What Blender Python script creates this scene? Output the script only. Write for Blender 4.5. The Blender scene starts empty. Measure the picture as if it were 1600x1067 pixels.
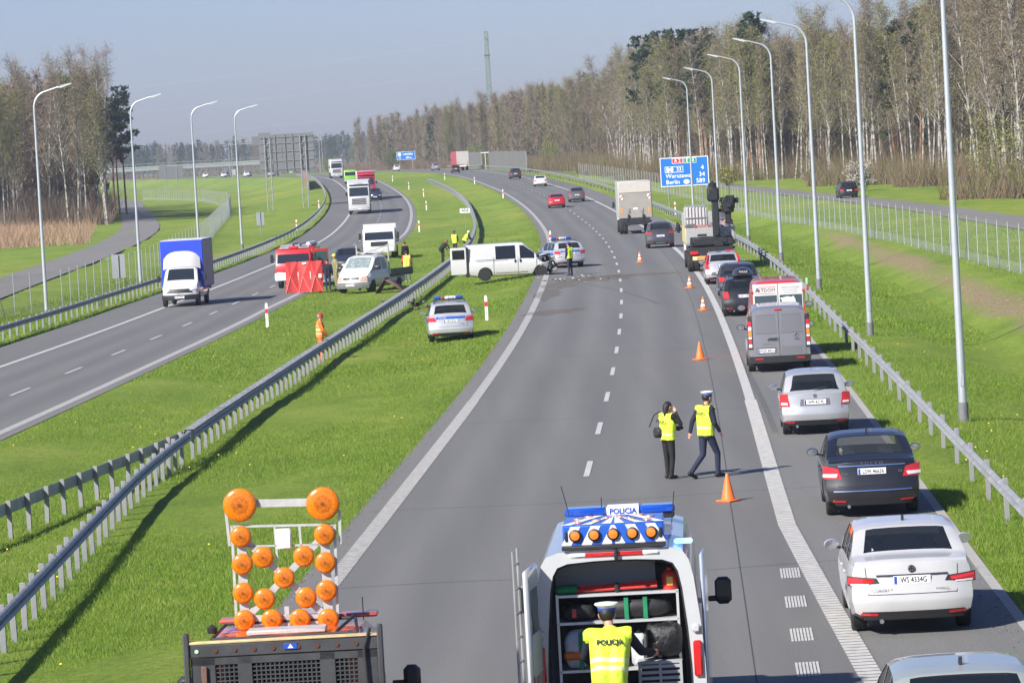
import bpy, bmesh, math, random
import numpy as np
from mathutils import Vector, Matrix, Euler
R = math.radians
rng = random.Random(7)
sc = bpy.context.scene
COL = sc.collection
# ------------------------------------------------------------------ camera
cam_d = bpy.data.cameras.new('camera'); cam = bpy.data.objects.new('camera', cam_d); COL.objects.link(cam)
CAM_H = 7.1
PITCH = math.atan(297/6000); ROLL = R(3.2)
cam_d.sensor_width = 36; cam_d.lens = 135; cam_d.clip_start = 1; cam_d.clip_end = 20000
cam.matrix_world = Matrix.Translation((0, 0, CAM_H)) @ Matrix.Rotation(math.pi/2-PITCH, 4, 'X') @ Matrix.Rotation(-ROLL, 4, 'Z')
sc.camera = cam
# ------------------------------------------------------------------ sky and sun
SUN_EL = R(37); SUN_DIR = Vector((-.70, -.71, 0)).normalized()       # towards the sun, in plan
w = bpy.data.worlds.new('World'); sc.world = w; w.use_nodes = True
nt = w.node_tree; bg = nt.nodes['Background']
sky = nt.nodes.new('ShaderNodeTexSky'); sky.sky_type = 'NISHITA'; sky.sun_disc = False
sky.sun_elevation = SUN_EL; sky.sun_rotation = math.atan2(SUN_DIR.x, SUN_DIR.y)
sky.air_density = 1.0; sky.dust_density = 0.6; sky.ozone_density = 2.5; sky.altitude = 100
tint = nt.nodes.new('ShaderNodeMix'); tint.data_type = 'RGBA'; tint.blend_type = 'MULTIPLY'; tint.inputs[0].default_value = 1; tint.inputs[7].default_value = (.49, .53, .785, 1)
nt.links.new(sky.outputs[0], tint.inputs[6]); nt.links.new(tint.outputs[2], bg.inputs[0]); bg.inputs[1].default_value = 0.075
sd = bpy.data.lights.new('sun', 'SUN'); sun = bpy.data.objects.new('sun', sd); COL.objects.link(sun)
sd.energy = 3.9; sd.angle = R(1.5); sd.color = (1, .95, .87)
sun.rotation_euler = (-Vector((SUN_DIR.x*math.cos(SUN_EL), SUN_DIR.y*math.cos(SUN_EL), math.sin(SUN_EL)))).to_track_quat('-Z', 'Y').to_euler()
sun.location = (-60, -60, 60)
vs = sc.view_settings; vs.view_transform = 'Standard'; vs.look = 'None'; vs.exposure = 1.1; vs.gamma = 1
sc.cycles.max_bounces = 6; sc.cycles.transparent_max_bounces = 24; sc.cycles.diffuse_bounces = 2; sc.cycles.glossy_bounces = 3
sc.cycles.transmission_bounces = 4; sc.cycles.volume_bounces = 0
sc.cycles.caustics_reflective = False; sc.cycles.caustics_refractive = False

# ------------------------------------------------------------------ materials
MATS = {}
def mat(name, col, rough=.6, metal=0, coat=0, noise=0, nscale=8, spec=.5, emit=0, bump=0, alpha=1, trans=0, dirt=0):
    if name in MATS: return MATS[name]
    m = bpy.data.materials.new(name); m.use_nodes = True; MATS[name] = m
    n = m.node_tree.nodes; l = m.node_tree.links; b = n['Principled BSDF']
    col = (*col, 1) if len(col) == 3 else col
    b.inputs['Base Color'].default_value = col; b.inputs['Roughness'].default_value = rough
    b.inputs['Metallic'].default_value = metal; b.inputs['Coat Weight'].default_value = coat; b.inputs['Coat Roughness'].default_value = .04
    b.inputs['Specular IOR Level'].default_value = spec
    if trans: b.inputs['Transmission Weight'].default_value = trans
    if emit: b.inputs['Emission Color'].default_value = col; b.inputs['Emission Strength'].default_value = emit
    if noise or dirt:
        tc = n.new('ShaderNodeTexCoord'); t = n.new('ShaderNodeTexNoise'); t.inputs['Scale'].default_value = nscale; t.inputs['Detail'].default_value = 6
        t.inputs['Roughness'].default_value = .65
        l.new(tc.outputs['Object'], t.inputs['Vector'])
        r = n.new('ShaderNodeMapRange'); r.inputs[1].default_value = .3; r.inputs[2].default_value = .7
        r.inputs[3].default_value = 1-noise; r.inputs[4].default_value = 1+noise
        mx = n.new('ShaderNodeMix'); mx.data_type = 'RGBA'; mx.blend_type = 'MULTIPLY'; mx.inputs[0].default_value = 1
        mx.inputs[6].default_value = col
        l.new(t.outputs[0], r.inputs[0]); l.new(r.outputs[0], mx.inputs[7]); last = mx.outputs[2]
        if dirt:                                       # road film: grey-brown spray, thicker low down on the body
            sp = n.new('ShaderNodeSeparateXYZ'); l.new(tc.outputs['Object'], sp.inputs[0])
            h = n.new('ShaderNodeMapRange'); h.inputs[1].default_value = .15; h.inputs[2].default_value = 1.0; h.inputs[3].default_value = dirt; h.inputs[4].default_value = dirt*.12
            l.new(sp.outputs[2], h.inputs[0])
            mm = n.new('ShaderNodeMath'); mm.operation = 'MULTIPLY'; l.new(h.outputs[0], mm.inputs[0])
            r2 = n.new('ShaderNodeMapRange'); r2.inputs[1].default_value = .25; r2.inputs[2].default_value = .75; r2.inputs[3].default_value = .3; r2.inputs[4].default_value = 1.4
            l.new(t.outputs[0], r2.inputs[0]); l.new(r2.outputs[0], mm.inputs[1])
            m2 = n.new('ShaderNodeMix'); m2.data_type = 'RGBA'; l.new(mm.outputs[0], m2.inputs[0]); l.new(last, m2.inputs[6]); m2.inputs[7].default_value = (.19, .165, .135, 1); last = m2.outputs[2]
            rr = n.new('ShaderNodeMath'); rr.operation = 'MULTIPLY_ADD'; l.new(mm.outputs[0], rr.inputs[0]); rr.inputs[1].default_value = .6; rr.inputs[2].default_value = rough; l.new(rr.outputs[0], b.inputs['Roughness'])
        l.new(last, b.inputs['Base Color'])
        if bump:
            bp = n.new('ShaderNodeBump'); bp.inputs['Strength'].default_value = bump; bp.inputs['Distance'].default_value = .02
            l.new(t.outputs[0], bp.inputs['Height']); l.new(bp.outputs[0], b.inputs['Normal'])
    if alpha < 1:
        tr = n.new('ShaderNodeBsdfTransparent'); ms = n.new('ShaderNodeMixShader'); ms.inputs[0].default_value = alpha
        l.new(tr.outputs[0], ms.inputs[1]); l.new(b.outputs[0], ms.inputs[2]); l.new(ms.outputs[0], n['Material Output'].inputs[0])
    return m
def paint(name, col, metal=0, dirt=.3): return mat('paint_'+name, col, .32 if not metal else .36, metal*.55, .8 if max(col) > .05 else .35, noise=.05, nscale=3, dirt=dirt)
GLASS = mat('window_glass', (.012, .015, .017), .03, spec=.8, alpha=.74)
CLEAR = mat('clear_glass', (.05, .06, .06), .03, spec=.9, alpha=.45)
RUB = mat('rubber', (.018, .018, .018), .8, noise=.3); PLAS = mat('black_plastic', (.022, .022, .024), .5, noise=.2)
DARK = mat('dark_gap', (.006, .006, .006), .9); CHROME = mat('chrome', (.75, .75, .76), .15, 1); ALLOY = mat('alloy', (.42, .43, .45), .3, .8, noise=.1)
GALV = mat('galvanised_steel', (.29, .30, .305), .55, .2, noise=.28, nscale=2.5)
GALV2 = mat('weathered_zinc', (.25, .255, .255), .65, .1, noise=.3, nscale=1.5)
RED_L = mat('tail_lamp_red', (.55, .012, .012), .15, coat=1, noise=.2, nscale=30); WHITE_L = mat('lamp_clear', (.75, .74, .72), .1, coat=1, noise=.15, nscale=40)
AMB_L = mat('lamp_amber', (.85, .22, .02), .15, coat=1)
WHITE = mat('white_paint', (.78, .78, .77), .5, noise=.04, dirt=.12); PLATE = mat('plate_white', (.8, .8, .8), .4); INK = mat('print_black', (.01, .01, .01), .6)
EUBLUE = mat('plate_blue', (.02, .07, .4), .5); SKIN = mat('skin', (.52, .28, .2), .55, noise=.08, nscale=20)
SEATM = mat('seat_fabric', (.05, .05, .055), .9, noise=.2); BEIGE = mat('seat_beige', (.42, .37, .29), .8, noise=.1)

# ------------------------------------------------------------------ mesh helpers
class MB:
    def __init__(s): s.v = []; s.f = []; s.mi = []
    def add(s, vs, fs, mi=0):
        o = len(s.v); s.v.extend([tuple(p) for p in vs])
        for f in fs: s.f.append(tuple(i+o for i in f)); s.mi.append(mi)
        return s
    def box(s, c, sz, mi=0, b=0, M=None):
        x, y, z = sz[0]/2, sz[1]/2, sz[2]/2
        if b <= 0:
            v = [(sx*x, sy*y, sz_*z) for sx in (-1, 1) for sy in (-1, 1) for sz_ in (-1, 1)]
            f = [(0, 1, 3, 2), (4, 6, 7, 5), (0, 4, 5, 1), (2, 3, 7, 6), (0, 2, 6, 4), (1, 5, 7, 3)]
        else:
            b = min(b, .45*min(sz)); v = []; idx = {}
            for sx in (-1, 1):
                for sy in (-1, 1):
                    for sz_ in (-1, 1):
                        for a in range(3):
                            idx[(sx, sy, sz_, a)] = len(v)
                            v.append((sx*(x-(b if a != 0 else 0)), sy*(y-(b if a != 1 else 0)), sz_*(z-(b if a != 2 else 0))))
            f = []
            I = idx
            for q in (-1, 1):
                f.append([I[(q, a, c_, 0)] for a, c_ in ((-1, -1), (1, -1), (1, 1), (-1, 1))][::q])
                f.append([I[(a, q, c_, 1)] for a, c_ in ((-1, -1), (1, -1), (1, 1), (-1, 1))][::-q])
                f.append([I[(a, c_, q, 2)] for a, c_ in ((-1, -1), (1, -1), (1, 1), (-1, 1))][::q])
            for p in (-1, 1):
                for q in (-1, 1):
                    f.append([I[(p, q, -1, 0)], I[(p, q, 1, 0)], I[(p, q, 1, 1)], I[(p, q, -1, 1)]])
                    f.append([I[(p, -1, q, 0)], I[(p, 1, q, 0)], I[(p, 1, q, 2)], I[(p, -1, q, 2)]])
                    f.append([I[(-1, p, q, 1)], I[(1, p, q, 1)], I[(1, p, q, 2)], I[(-1, p, q, 2)]])
                    for r in (-1, 1): f.append([I[(p, q, r, 0)], I[(p, q, r, 1)], I[(p, q, r, 2)]])
        v = [Vector(p) for p in v]
        if M is not None: v = [M @ p for p in v]
        s.add([p+Vector(c) for p in v], f, mi); return s
    def tube(s, pts, r, n=6, mi=0, cap=True):
        pts = [Vector(p) for p in pts]; N = len(pts)
        rs = [r]*N if not isinstance(r, (list, tuple)) else r
        vs = []; fs = []; prev = None
        for i, p in enumerate(pts):
            t = (pts[min(i+1, N-1)]-pts[max(i-1, 0)]).normalized()
            if prev is None: a = Vector((0, 0, 1)) if abs(t.z) < .9 else Vector((1, 0, 0)); u = t.cross(a).normalized()
            else:
                u = prev-t*prev.dot(t); u.normalize()
            prev = u; w_ = t.cross(u)
            for k in range(n):
                a = 2*math.pi*k/n; vs.append(p+(u*math.cos(a)+w_*math.sin(a))*rs[i])
        for i in range(N-1):
            for k in range(n): fs.append((i*n+k, i*n+(k+1) % n, (i+1)*n+(k+1) % n, (i+1)*n+k))
        if cap: fs.append(tuple(range(n))[::-1]); fs.append(tuple((N-1)*n+k for k in range(n)))
        return s.add(vs, fs, mi)
    def lathe(s, prof, n=16, c=(0, 0, 0), axis='z', mi=0):      # prof: (radius, height)
        vs = []; fs = []
        for (r, h) in prof:
            for k in range(n):
                a = 2*math.pi*k/n; p = (r*math.cos(a), r*math.sin(a), h)
                if axis == 'x': p = (p[2], p[0], p[1])
                if axis == 'y': p = (p[0], p[2], p[1])
                vs.append((p[0]+c[0], p[1]+c[1], p[2]+c[2]))
        for i in range(len(prof)-1):
            for k in range(n): fs.append((i*n+k, i*n+(k+1) % n, (i+1)*n+(k+1) % n, (i+1)*n+k))
        if prof[0][0] > 1e-4: fs.append(tuple(range(n))[::-1])
        if prof[-1][0] > 1e-4: fs.append(tuple((len(prof)-1)*n+k for k in range(n)))
        return s.add(vs, fs, mi)
    def prism(s, poly, lo, hi, axis='x', mi=0):                  # poly in the other two axes
        n = len(poly); vs = []
        for h in (lo, hi):
            for a, b in poly: vs.append({'x': (h, a, b), 'y': (a, h, b), 'z': (a, b, h)}[axis])
        fs = [tuple(range(n))[::-1], tuple(range(n, 2*n))]+[(i, (i+1) % n, n+(i+1) % n, n+i) for i in range(n)]
        return s.add(vs, fs, mi)
    def grid(s, rows, mi=0, closed=False):                       # rows: list of equal-length point lists
        n = len(rows[0]); vs = [p for r in rows for p in r]; fs = []
        for i in range(len(rows)-1):
            for k in range(n if closed else n-1): fs.append((i*n+k, i*n+(k+1) % n, (i+1)*n+(k+1) % n, (i+1)*n+k))
        return s.add(vs, fs, mi)
    def mesh(s, name, mats, ang=38):
        me = bpy.data.meshes.new(name); me.from_pydata(s.v, [], s.f)
        if not isinstance(mats, (list, tuple)): mats = [mats]
        for m in mats: me.materials.append(m)
        if len(mats) > 1: me.polygons.foreach_set('material_index', s.mi)
        bm = bmesh.new(); bm.from_mesh(me); bmesh.ops.recalc_face_normals(bm, faces=bm.faces); bm.to_mesh(me); bm.free()
        if ang: me.shade_smooth(); me.set_sharp_from_angle(angle=R(ang))
        return me
    def build(s, name, mats, parent=None, ang=38, loc=None, rz=0, label=None):
        o = bpy.data.objects.new(name, s.mesh(name, mats, ang)); COL.objects.link(o); o.parent = parent
        if loc is not None: o.location = loc
        if rz: o.rotation_euler.z = rz
        if label: o['label'] = label
        return o
def tag(o, label, cat, group=None, kind=None):
    if label: o['label'] = label
    if cat: o['category'] = cat
    if group: o['group'] = group
    if kind: o['kind'] = kind
    return o
def thing(name, label, cat, loc=(0, 0, 0), rz=0, group=None):
    o = bpy.data.objects.new(name, None); COL.objects.link(o); o.location = loc; o.rotation_euler = (0, 0, rz); o.empty_display_size = .2
    return tag(o, label, cat, group)
def struct(o): o['kind'] = 'structure'; return o
def link(name, me, parent=None, loc=None, rz=0):
    o = bpy.data.objects.new(name, me); COL.objects.link(o); o.parent = parent
    if loc is not None: o.location = loc
    o.rotation_euler.z = rz
    return o
def copy_tree(o, parent=None):
    c = o.copy(); COL.objects.link(c); c.parent = parent
    for ch in o.children: copy_tree(ch, c)
    return c
def npmesh(name, V, Fc, mats, mi=None):
    me = bpy.data.meshes.new(name); V = np.asarray(V, np.float32); Fc = np.asarray(Fc, np.int32); k = Fc.shape[1]
    me.vertices.add(len(V)); me.vertices.foreach_set('co', V.ravel())
    me.loops.add(Fc.size); me.loops.foreach_set('vertex_index', Fc.ravel())
    me.polygons.add(len(Fc)); me.polygons.foreach_set('loop_start', np.arange(0, Fc.size, k, dtype=np.int32))
    for m in (mats if isinstance(mats, (list, tuple)) else [mats]): me.materials.append(m)
    if mi is not None: me.polygons.foreach_set('material_index', np.asarray(mi, np.int32))
    me.update(calc_edges=True); me.validate(); return me
_txt = {}
def text_mesh(t, size=1., ext=0, sx=1.):
    k = (t, size, ext, sx)
    if k in _txt: return _txt[k]
    cu = bpy.data.curves.new('t', 'FONT'); cu.body = t; cu.size = size; cu.align_x = 'CENTER'; cu.align_y = 'CENTER'; cu.extrude = ext; cu.resolution_u = 2
    o = bpy.data.objects.new('t', cu); COL.objects.link(o)
    me = bpy.data.meshes.new_from_object(o.evaluated_get(bpy.context.evaluated_depsgraph_get()))
    bpy.data.objects.remove(o)
    if sx != 1: me.transform(Matrix.Diagonal((sx, 1, 1, 1)))
    _txt[k] = me; return me
def text(t, size, m, parent, M, sx=1., name='lettering', bold=0):
    me = text_mesh(t, size, 0, sx).copy(); me.materials.clear(); me.materials.append(m)
    if bold:
        v = [(p.co.x, p.co.y, 0) for p in me.vertices]; mb = MB(); fs = [tuple(p.vertices) for p in me.polygons]
        for i, (dx, dy) in enumerate(((-bold, 0), (bold, 0), (0, bold), (0, -bold))): mb.add([(a+dx, b+dy, i*.0004) for a, b, _ in v], fs)
        me = mb.mesh(name, m, 0)
    o = bpy.data.objects.new(name, me); COL.objects.link(o); o.parent = parent; o.matrix_local = M; return o
FACE_BACK = Matrix.Rotation(math.pi/2, 4, 'X')                 # text upright, read by someone looking along +Y
FACE_FRONT = Matrix.Rotation(math.pi, 4, 'Z') @ FACE_BACK      # read by someone looking along -Y
def TM(x, y, z, F=FACE_BACK): return Matrix.Translation((x, y, z)) @ F

# ------------------------------------------------------------------ plan of the motorway: x of each line as a function of y
def spline(K):
    K = np.array(K, float); X = K[:, 0]; Y = K[:, 1]; n = len(X); h = np.diff(X)
    A = np.zeros((n, n)); b = np.zeros(n); A[0, 0] = A[-1, -1] = 1
    for i in range(1, n-1):
        A[i, i-1] = h[i-1]; A[i, i] = 2*(h[i-1]+h[i]); A[i, i+1] = h[i]; b[i] = 6*((Y[i+1]-Y[i])/h[i]-(Y[i]-Y[i-1])/h[i-1])
    M_ = np.linalg.solve(A, b)
    def f(x):
        x = np.asarray(x, float); i = np.clip(np.searchsorted(X, x)-1, 0, n-2); d = x-X[i]; hh = h[i]; e = X[i+1]-x
        return M_[i]*e**3/(6*hh)+M_[i+1]*d**3/(6*hh)+(Y[i]/hh-M_[i]*hh/6)*e+(Y[i+1]/hh-M_[i+1]*hh/6)*d
    return f
xRD = spline([(-100, -7.0), (0, -2.4), (50, -.06), (84.7, 1.53), (109, 2.62), (132.7, 3.6), (156.6, 4.5), (181, 5.28), (218, 6.18), (265, 6.86), (310, 7.1), (357, 6.9), (400, 6.25), (447, 5.05), (497, 3.5), (530, 2.25), (579, .3), (629, -1.75), (674, -4.0), (780, -10.4), (900, -20.5), (1180, -57), (1430, -99), (1800, -180), (2600, -400), (6000, -1500)])
xLD = spline([(-100, -25), (0, -21), (60, -19), (128, -16.5), (151.6, -15.62), (175, -14.86), (199.7, -14.28), (224, -13.78), (260, -13.2), (307, -12.75), (350, -12.66), (384, -13.05), (412, -13.55), (495, -15.9), (560, -18.7), (620, -21.8), (680, -25.2), (745, -29.2), (900, -41), (1180, -77), (1430, -119), (1800, -200), (2600, -420), (6000, -1520)])
xMR = spline([(-100, -10), (0, -9.3), (60, -8.75), (96.7, -8.3), (115.7, -7.72), (137.5, -6.95), (156.3, -6.2), (177.7, -5.3), (199, -4.5), (231, -3.55), (259, -2.95), (299, -2.6), (346, -2.75), (401, -3.45), (471, -5.15), (540, -7.75), (620, -11.5), (700, -15.8), (780, -20.8), (900, -31), (1180, -67), (1430, -109), (1800, -190), (2600, -410), (6000, -1510)])
def lerp_tab(*K):
    K = np.array(K, float); return lambda y: np.interp(y, K[:, 0], K[:, 1])
oLR = lerp_tab((120, 2.75), (190, 2.5), (350, 3.5), (9000, 3.7)); oRR = lerp_tab((46, 4.75), (50, 4.5), (57, 4.3), (63, 4.15), (70, 3.98), (79, 3.97), (9000, 3.9))
xRL = lambda y: xRD(y)-3.87
xRR = lambda y: xRD(y)+oRR(y)
xRP = lambda y: xRD(y)+lerp_tab((0, 7.2), (60, 6.8), (130, 6.65), (9000, 6.8))(y)
xRLp = lambda y: xRL(y)-.62
xLR = lambda y: xLD(y)+oLR(y)
xLL = lambda y: xLD(y)-3.65
xLP = lambda y: xLL(y)-2.8
xLRp = lambda y: xLR(y)+.55
def smooth_tab(K):
    ys = np.arange(-100, 6001, 5.); z = np.interp(ys, *np.array(K, float).T); z = np.convolve(np.pad(z, 4, mode='edge'), np.ones(9)/9, 'valid')
    return lambda y: np.interp(y, ys, z)
zR = smooth_tab([(-100, 0), (130, 0), (157, .12), (181, .29), (200, .38), (240, .46), (300, .42), (337, .46), (361, .58), (400, .98), (440, 1.45), (500, 2.05), (600, 2.85), (740, 3.55), (900, 3.8), (1100, 3.7), (1430, 3.8), (6000, 4)])
zL = smooth_tab([(-100, 0), (300, 0), (340, .12), (380, .32), (414, .58), (500, 1.35), (600, 2.25), (740, 3.4), (900, 3.8), (1100, 3.7), (1430, 3.8), (6000, 4)])
zN = smooth_tab([(-100, 0), (300, 0), (500, .5), (740, 1.2), (1200, 1.0), (2000, 1.0), (6000, 1)])          # natural ground beside the embankment, left
zNR = smooth_tab([(-100, 0), (150, .15), (250, .4), (400, .7), (500, 1.3), (740, 2.6), (1200, 2.0), (6000, 1)])     # the same, right
def ground(x, y):
    x = np.asarray(x, float); y = np.asarray(y, float)
    lp, lr, rl, rp = xLP(y), xLRp(y), xRLp(y), xRP(y); a, b = zL(y), zR(y)
    t = np.clip((x-lr)/np.maximum(rl-lr, .1), 0, 1); z = a+(b-a)*t
    md = np.minimum(x-lr, rl-x); z = z-np.where(md > 0, .22*np.clip(md/3, 0, 1), 0)                     # shallow median
    d = x-rp; ditch = -.85*np.exp(-((d-6.2)/2.3)**2)*np.clip((420-y)/100, 0, 1)
    zr_ = b+(zNR(y)-b)*np.clip((d-1.8)/10, 0, 1)+ditch
    z = np.where(d > 0, zr_, z)
    e = lp-x; dl = -.5*np.exp(-((e-5)/2.0)**2)*np.clip((330-y)/60, 0, 1)
    z = np.where(e > 0, a+(zN(y)-a)*np.clip((e-1.8)/11, 0, 1)+dl, z)
    return z
def gz(x, y): return float(ground(x, y))
def G(x, y, dz=0): return Vector((x, y, gz(x, y)+dz))
def heading(f, y): return -math.atan(float((f(y+1)-f(y-1))/2))      # rotation about z for something driving along line f
# ------------------------------------------------------------------ ground
def ground_material():
    m = bpy.data.materials.new('meadow'); m.use_nodes = True; n = m.node_tree.nodes; l = m.node_tree.links; b = n['Principled BSDF']
    b.inputs['Roughness'].default_value = .9; b.inputs['Specular IOR Level'].default_value = .1
    geo = n.new('ShaderNodeNewGeometry')
    def noise(s, d=6, r=.6, sy=1):
        t = n.new('ShaderNodeTexNoise'); t.inputs['Scale'].default_value = s; t.inputs['Detail'].default_value = d; t.inputs['Roughness'].default_value = r
        mp = n.new('ShaderNodeMapping'); mp.inputs['Scale'].default_value = (1, sy, 1); l.new(geo.outputs['Position'], mp.inputs[0]); l.new(mp.outputs[0], t.inputs['Vector']); return t
    def ramp(src, st):
        r = n.new('ShaderNodeValToRGB'); e = r.color_ramp.elements
        while len(e) < len(st): e.new(.5)
        for q, (p, c) in zip(e, st): q.position = p; q.color = (*c, 1)
        l.new(src, r.inputs[0]); return r
    a0 = ramp(noise(.35, 8, .7, .5).outputs[0], [(.3, (.135, .205, .032)), (.5, (.19, .27, .042)), (.7, (.26, .31, .060))])
    a1 = ramp(noise(.035, 6, .7, .35).outputs[0], [(.35, (.80, .88, .85)), (.5, (1, 1, 1)), (.66, (1.3, 1.08, 1.25))])
    a = n.new('ShaderNodeMix'); a.data_type = 'RGBA'; a.blend_type = 'MULTIPLY'; a.inputs[0].default_value = 1; l.new(a0.outputs[0], a.inputs[6]); l.new(a1.outputs[0], a.inputs[7])
    c = ramp(noise(6, 6, .75).outputs[0], [(.3, (.5, .5, .45)), (.52, (1, 1, 1)), (.75, (1.35, 1.3, 1.15))])
    mx = n.new('ShaderNodeMix'); mx.data_type = 'RGBA'; mx.blend_type = 'MULTIPLY'; mx.inputs[0].default_value = 1
    l.new(a.outputs[2], mx.inputs[6]); l.new(c.outputs[0], mx.inputs[7])
    at = n.new('ShaderNodeAttribute'); at.attribute_name = 'bare'
    nb = noise(.55, 12, .82, .6); add = n.new('ShaderNodeMath'); add.operation = 'ADD'; l.new(at.outputs['Fac'], add.inputs[0]); l.new(nb.outputs[0], add.inputs[1])
    st = n.new('ShaderNodeMapRange'); st.inputs[1].default_value = .90; st.inputs[2].default_value = 1.16; l.new(add.outputs[0], st.inputs[0])
    dr = ramp(noise(9, 6, .8).outputs[0], [(.3, (.13, .10, .05)), (.5, (.24, .19, .10)), (.68, (.42, .37, .27))])
    m2 = n.new('ShaderNodeMix'); m2.data_type = 'RGBA'; l.new(st.outputs[0], m2.inputs[0]); l.new(mx.outputs[2], m2.inputs[6]); l.new(dr.outputs[0], m2.inputs[7])
    l.new(m2.outputs[2], b.inputs['Base Color'])
    bp = n.new('ShaderNodeBump'); bp.inputs['Strength'].default_value = .8; bp.inputs['Distance'].default_value = .12; l.new(noise(5, 8, .8).outputs[0], bp.inputs['Height']); l.new(bp.outputs[0], b.inputs['Normal'])
    return m
MEADOW = ground_material()
def asphalt_material(name, base, warm=0):
    m = bpy.data.materials.new(name); m.use_nodes = True; n = m.node_tree.nodes; l = m.node_tree.links; b = n['Principled BSDF']; b.inputs['Roughness'].default_value = .78
    geo = n.new('ShaderNodeNewGeometry')
    def noise(s, d, r, sx=1, sy=1):
        t = n.new('ShaderNodeTexNoise'); t.inputs['Scale'].default_value = s; t.inputs['Detail'].default_value = d; t.inputs['Roughness'].default_value = r
        mp = n.new('ShaderNodeMapping'); mp.inputs['Scale'].default_value = (sx, sy, 1); l.new(geo.outputs['Position'], mp.inputs[0]); l.new(mp.outputs[0], t.inputs['Vector']); return t.outputs[0]
    def rng_(src, lo, hi, a=.3, c=.7):
        q = n.new('ShaderNodeMapRange'); q.inputs[1].default_value = a; q.inputs[2].default_value = c; q.inputs[3].default_value = lo; q.inputs[4].default_value = hi; l.new(src, q.inputs[0]); return q.outputs[0]
    def mul(a, c):
        q = n.new('ShaderNodeMath'); q.operation = 'MULTIPLY'; l.new(a, q.inputs[0]); l.new(c, q.inputs[1]); return q.outputs[0]
    la = n.new('ShaderNodeAttribute'); la.attribute_name = 'track'
    f = mul(rng_(la.outputs['Fac'], .80, 1.20, -1, 1), mul(mul(rng_(noise(.9, 5, .6, 1.2, .035), .92, 1.08), rng_(noise(.12, 5, .6, 1, .3), .95, 1.05)), rng_(noise(38, 4, .85), .45, 1.55)))
    cc = n.new('ShaderNodeCombineColor'); 
    for i, k in enumerate((1+warm, 1, .945-warm)):
        q = n.new('ShaderNodeMath'); q.operation = 'MULTIPLY'; q.inputs[1].default_value = base*k; l.new(f, q.inputs[0]); l.new(q.outputs[0], cc.inputs[i])
    l.new(cc.outputs[0], b.inputs['Base Color'])
    bp = n.new('ShaderNodeBump'); bp.inputs['Strength'].default_value = .35; bp.inputs['Distance'].default_value = .01; l.new(noise(80, 3, .7), bp.inputs['Height']); l.new(bp.outputs[0], b.inputs['Normal'])
    return m
ASPH = asphalt_material('asphalt', .135, .012); ASPH2 = asphalt_material('asphalt_strip', .155, .03); TRACK = asphalt_material('asphalt_service', .17, .05)
def line_material():
    return mat('road_marking', (.46, .45, .425), .6, noise=.22, nscale=5)
LINE = line_material(); LINE2 = mat('edge_marking_worn', (.36, .35, .325), .65, noise=.25, nscale=6)

YS = np.concatenate([np.arange(-60, 40, 10.), np.arange(40, 260, 2.), np.arange(260, 800, 4.), np.arange(800, 1600, 12.), np.arange(1600, 6001, 100.)])
def cols(y):
    lp, lr, rl, rp, mr = xLP(y), xLRp(y), xRLp(y), xRP(y), xMR(y)
    c = [-3000+lp, -900+lp, -400+lp, -200+lp, -120+lp, -80+lp, -60+lp, -48+lp, -40+lp]
    c += [lp-d for d in (34, 30, 27, 24, 21, 18, 15.5, 13.5, 11.5, 9.5, 8, 6.5, 5.5, 4.5, 3.5, 2.5, 1.8, 1.2, .6)]
    c += [lp, lp+.4, lr-.4, lr]
    c += [lr+(rl-lr)*t for t in np.linspace(.06, .94, 15)]
    c += [rl, rl+.4, rp-.4, rp]
    c += [rp+d for d in (.5, 1, 1.8, 2.5, 3.2, 4, 4.8, 5.5, 6.2, 7, 7.8, 8.6, 9.5, 10.5, 11.5, 12.5, 13.5, 15, 17, 19, 21, 23, 25, 27, 30, 33, 37, 42, 50, 60, 80, 120, 200, 400, 900, 3000)]
    return c
rowx = np.array([cols(float(y)) for y in YS]); NC = rowx.shape[1]
rowy = np.repeat(YS[:, None], NC, 1)
rz_ = ground(rowx, rowy)
nz = np.sin(rowx*1.7+rowy*.6)*np.sin(rowy*.83-rowx*.5)*.035+np.sin(rowx*.45+1.3)*np.sin(rowy*.21)*.06
edge = np.zeros_like(rowx)
NL = 9+19; onroad = np.zeros(NC, bool); onroad[[NL, NL+1, NL+2, NL+3]] = True; NRl = NL+4+15; onroad[[NRl, NRl+1, NRl+2, NRl+3]] = True
rz_ = rz_+np.where(onroad[None, :], 0, nz)
for k in (NL+1, NL+2, NRl+1, NRl+2): rz_[:, k] -= .12
for k in (NL, NL+3, NRl, NRl+3): rz_[:, k] -= .012
V = np.stack([rowx, rowy, rz_], -1).reshape(-1, 3); nr = len(YS)
i0 = (np.arange(nr-1)[:, None]*NC+np.arange(NC-1)[None]).ravel()
me = npmesh('ground', V, np.stack([i0, i0+1, i0+NC+1, i0+NC], 1), MEADOW); me.shade_smooth()
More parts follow.
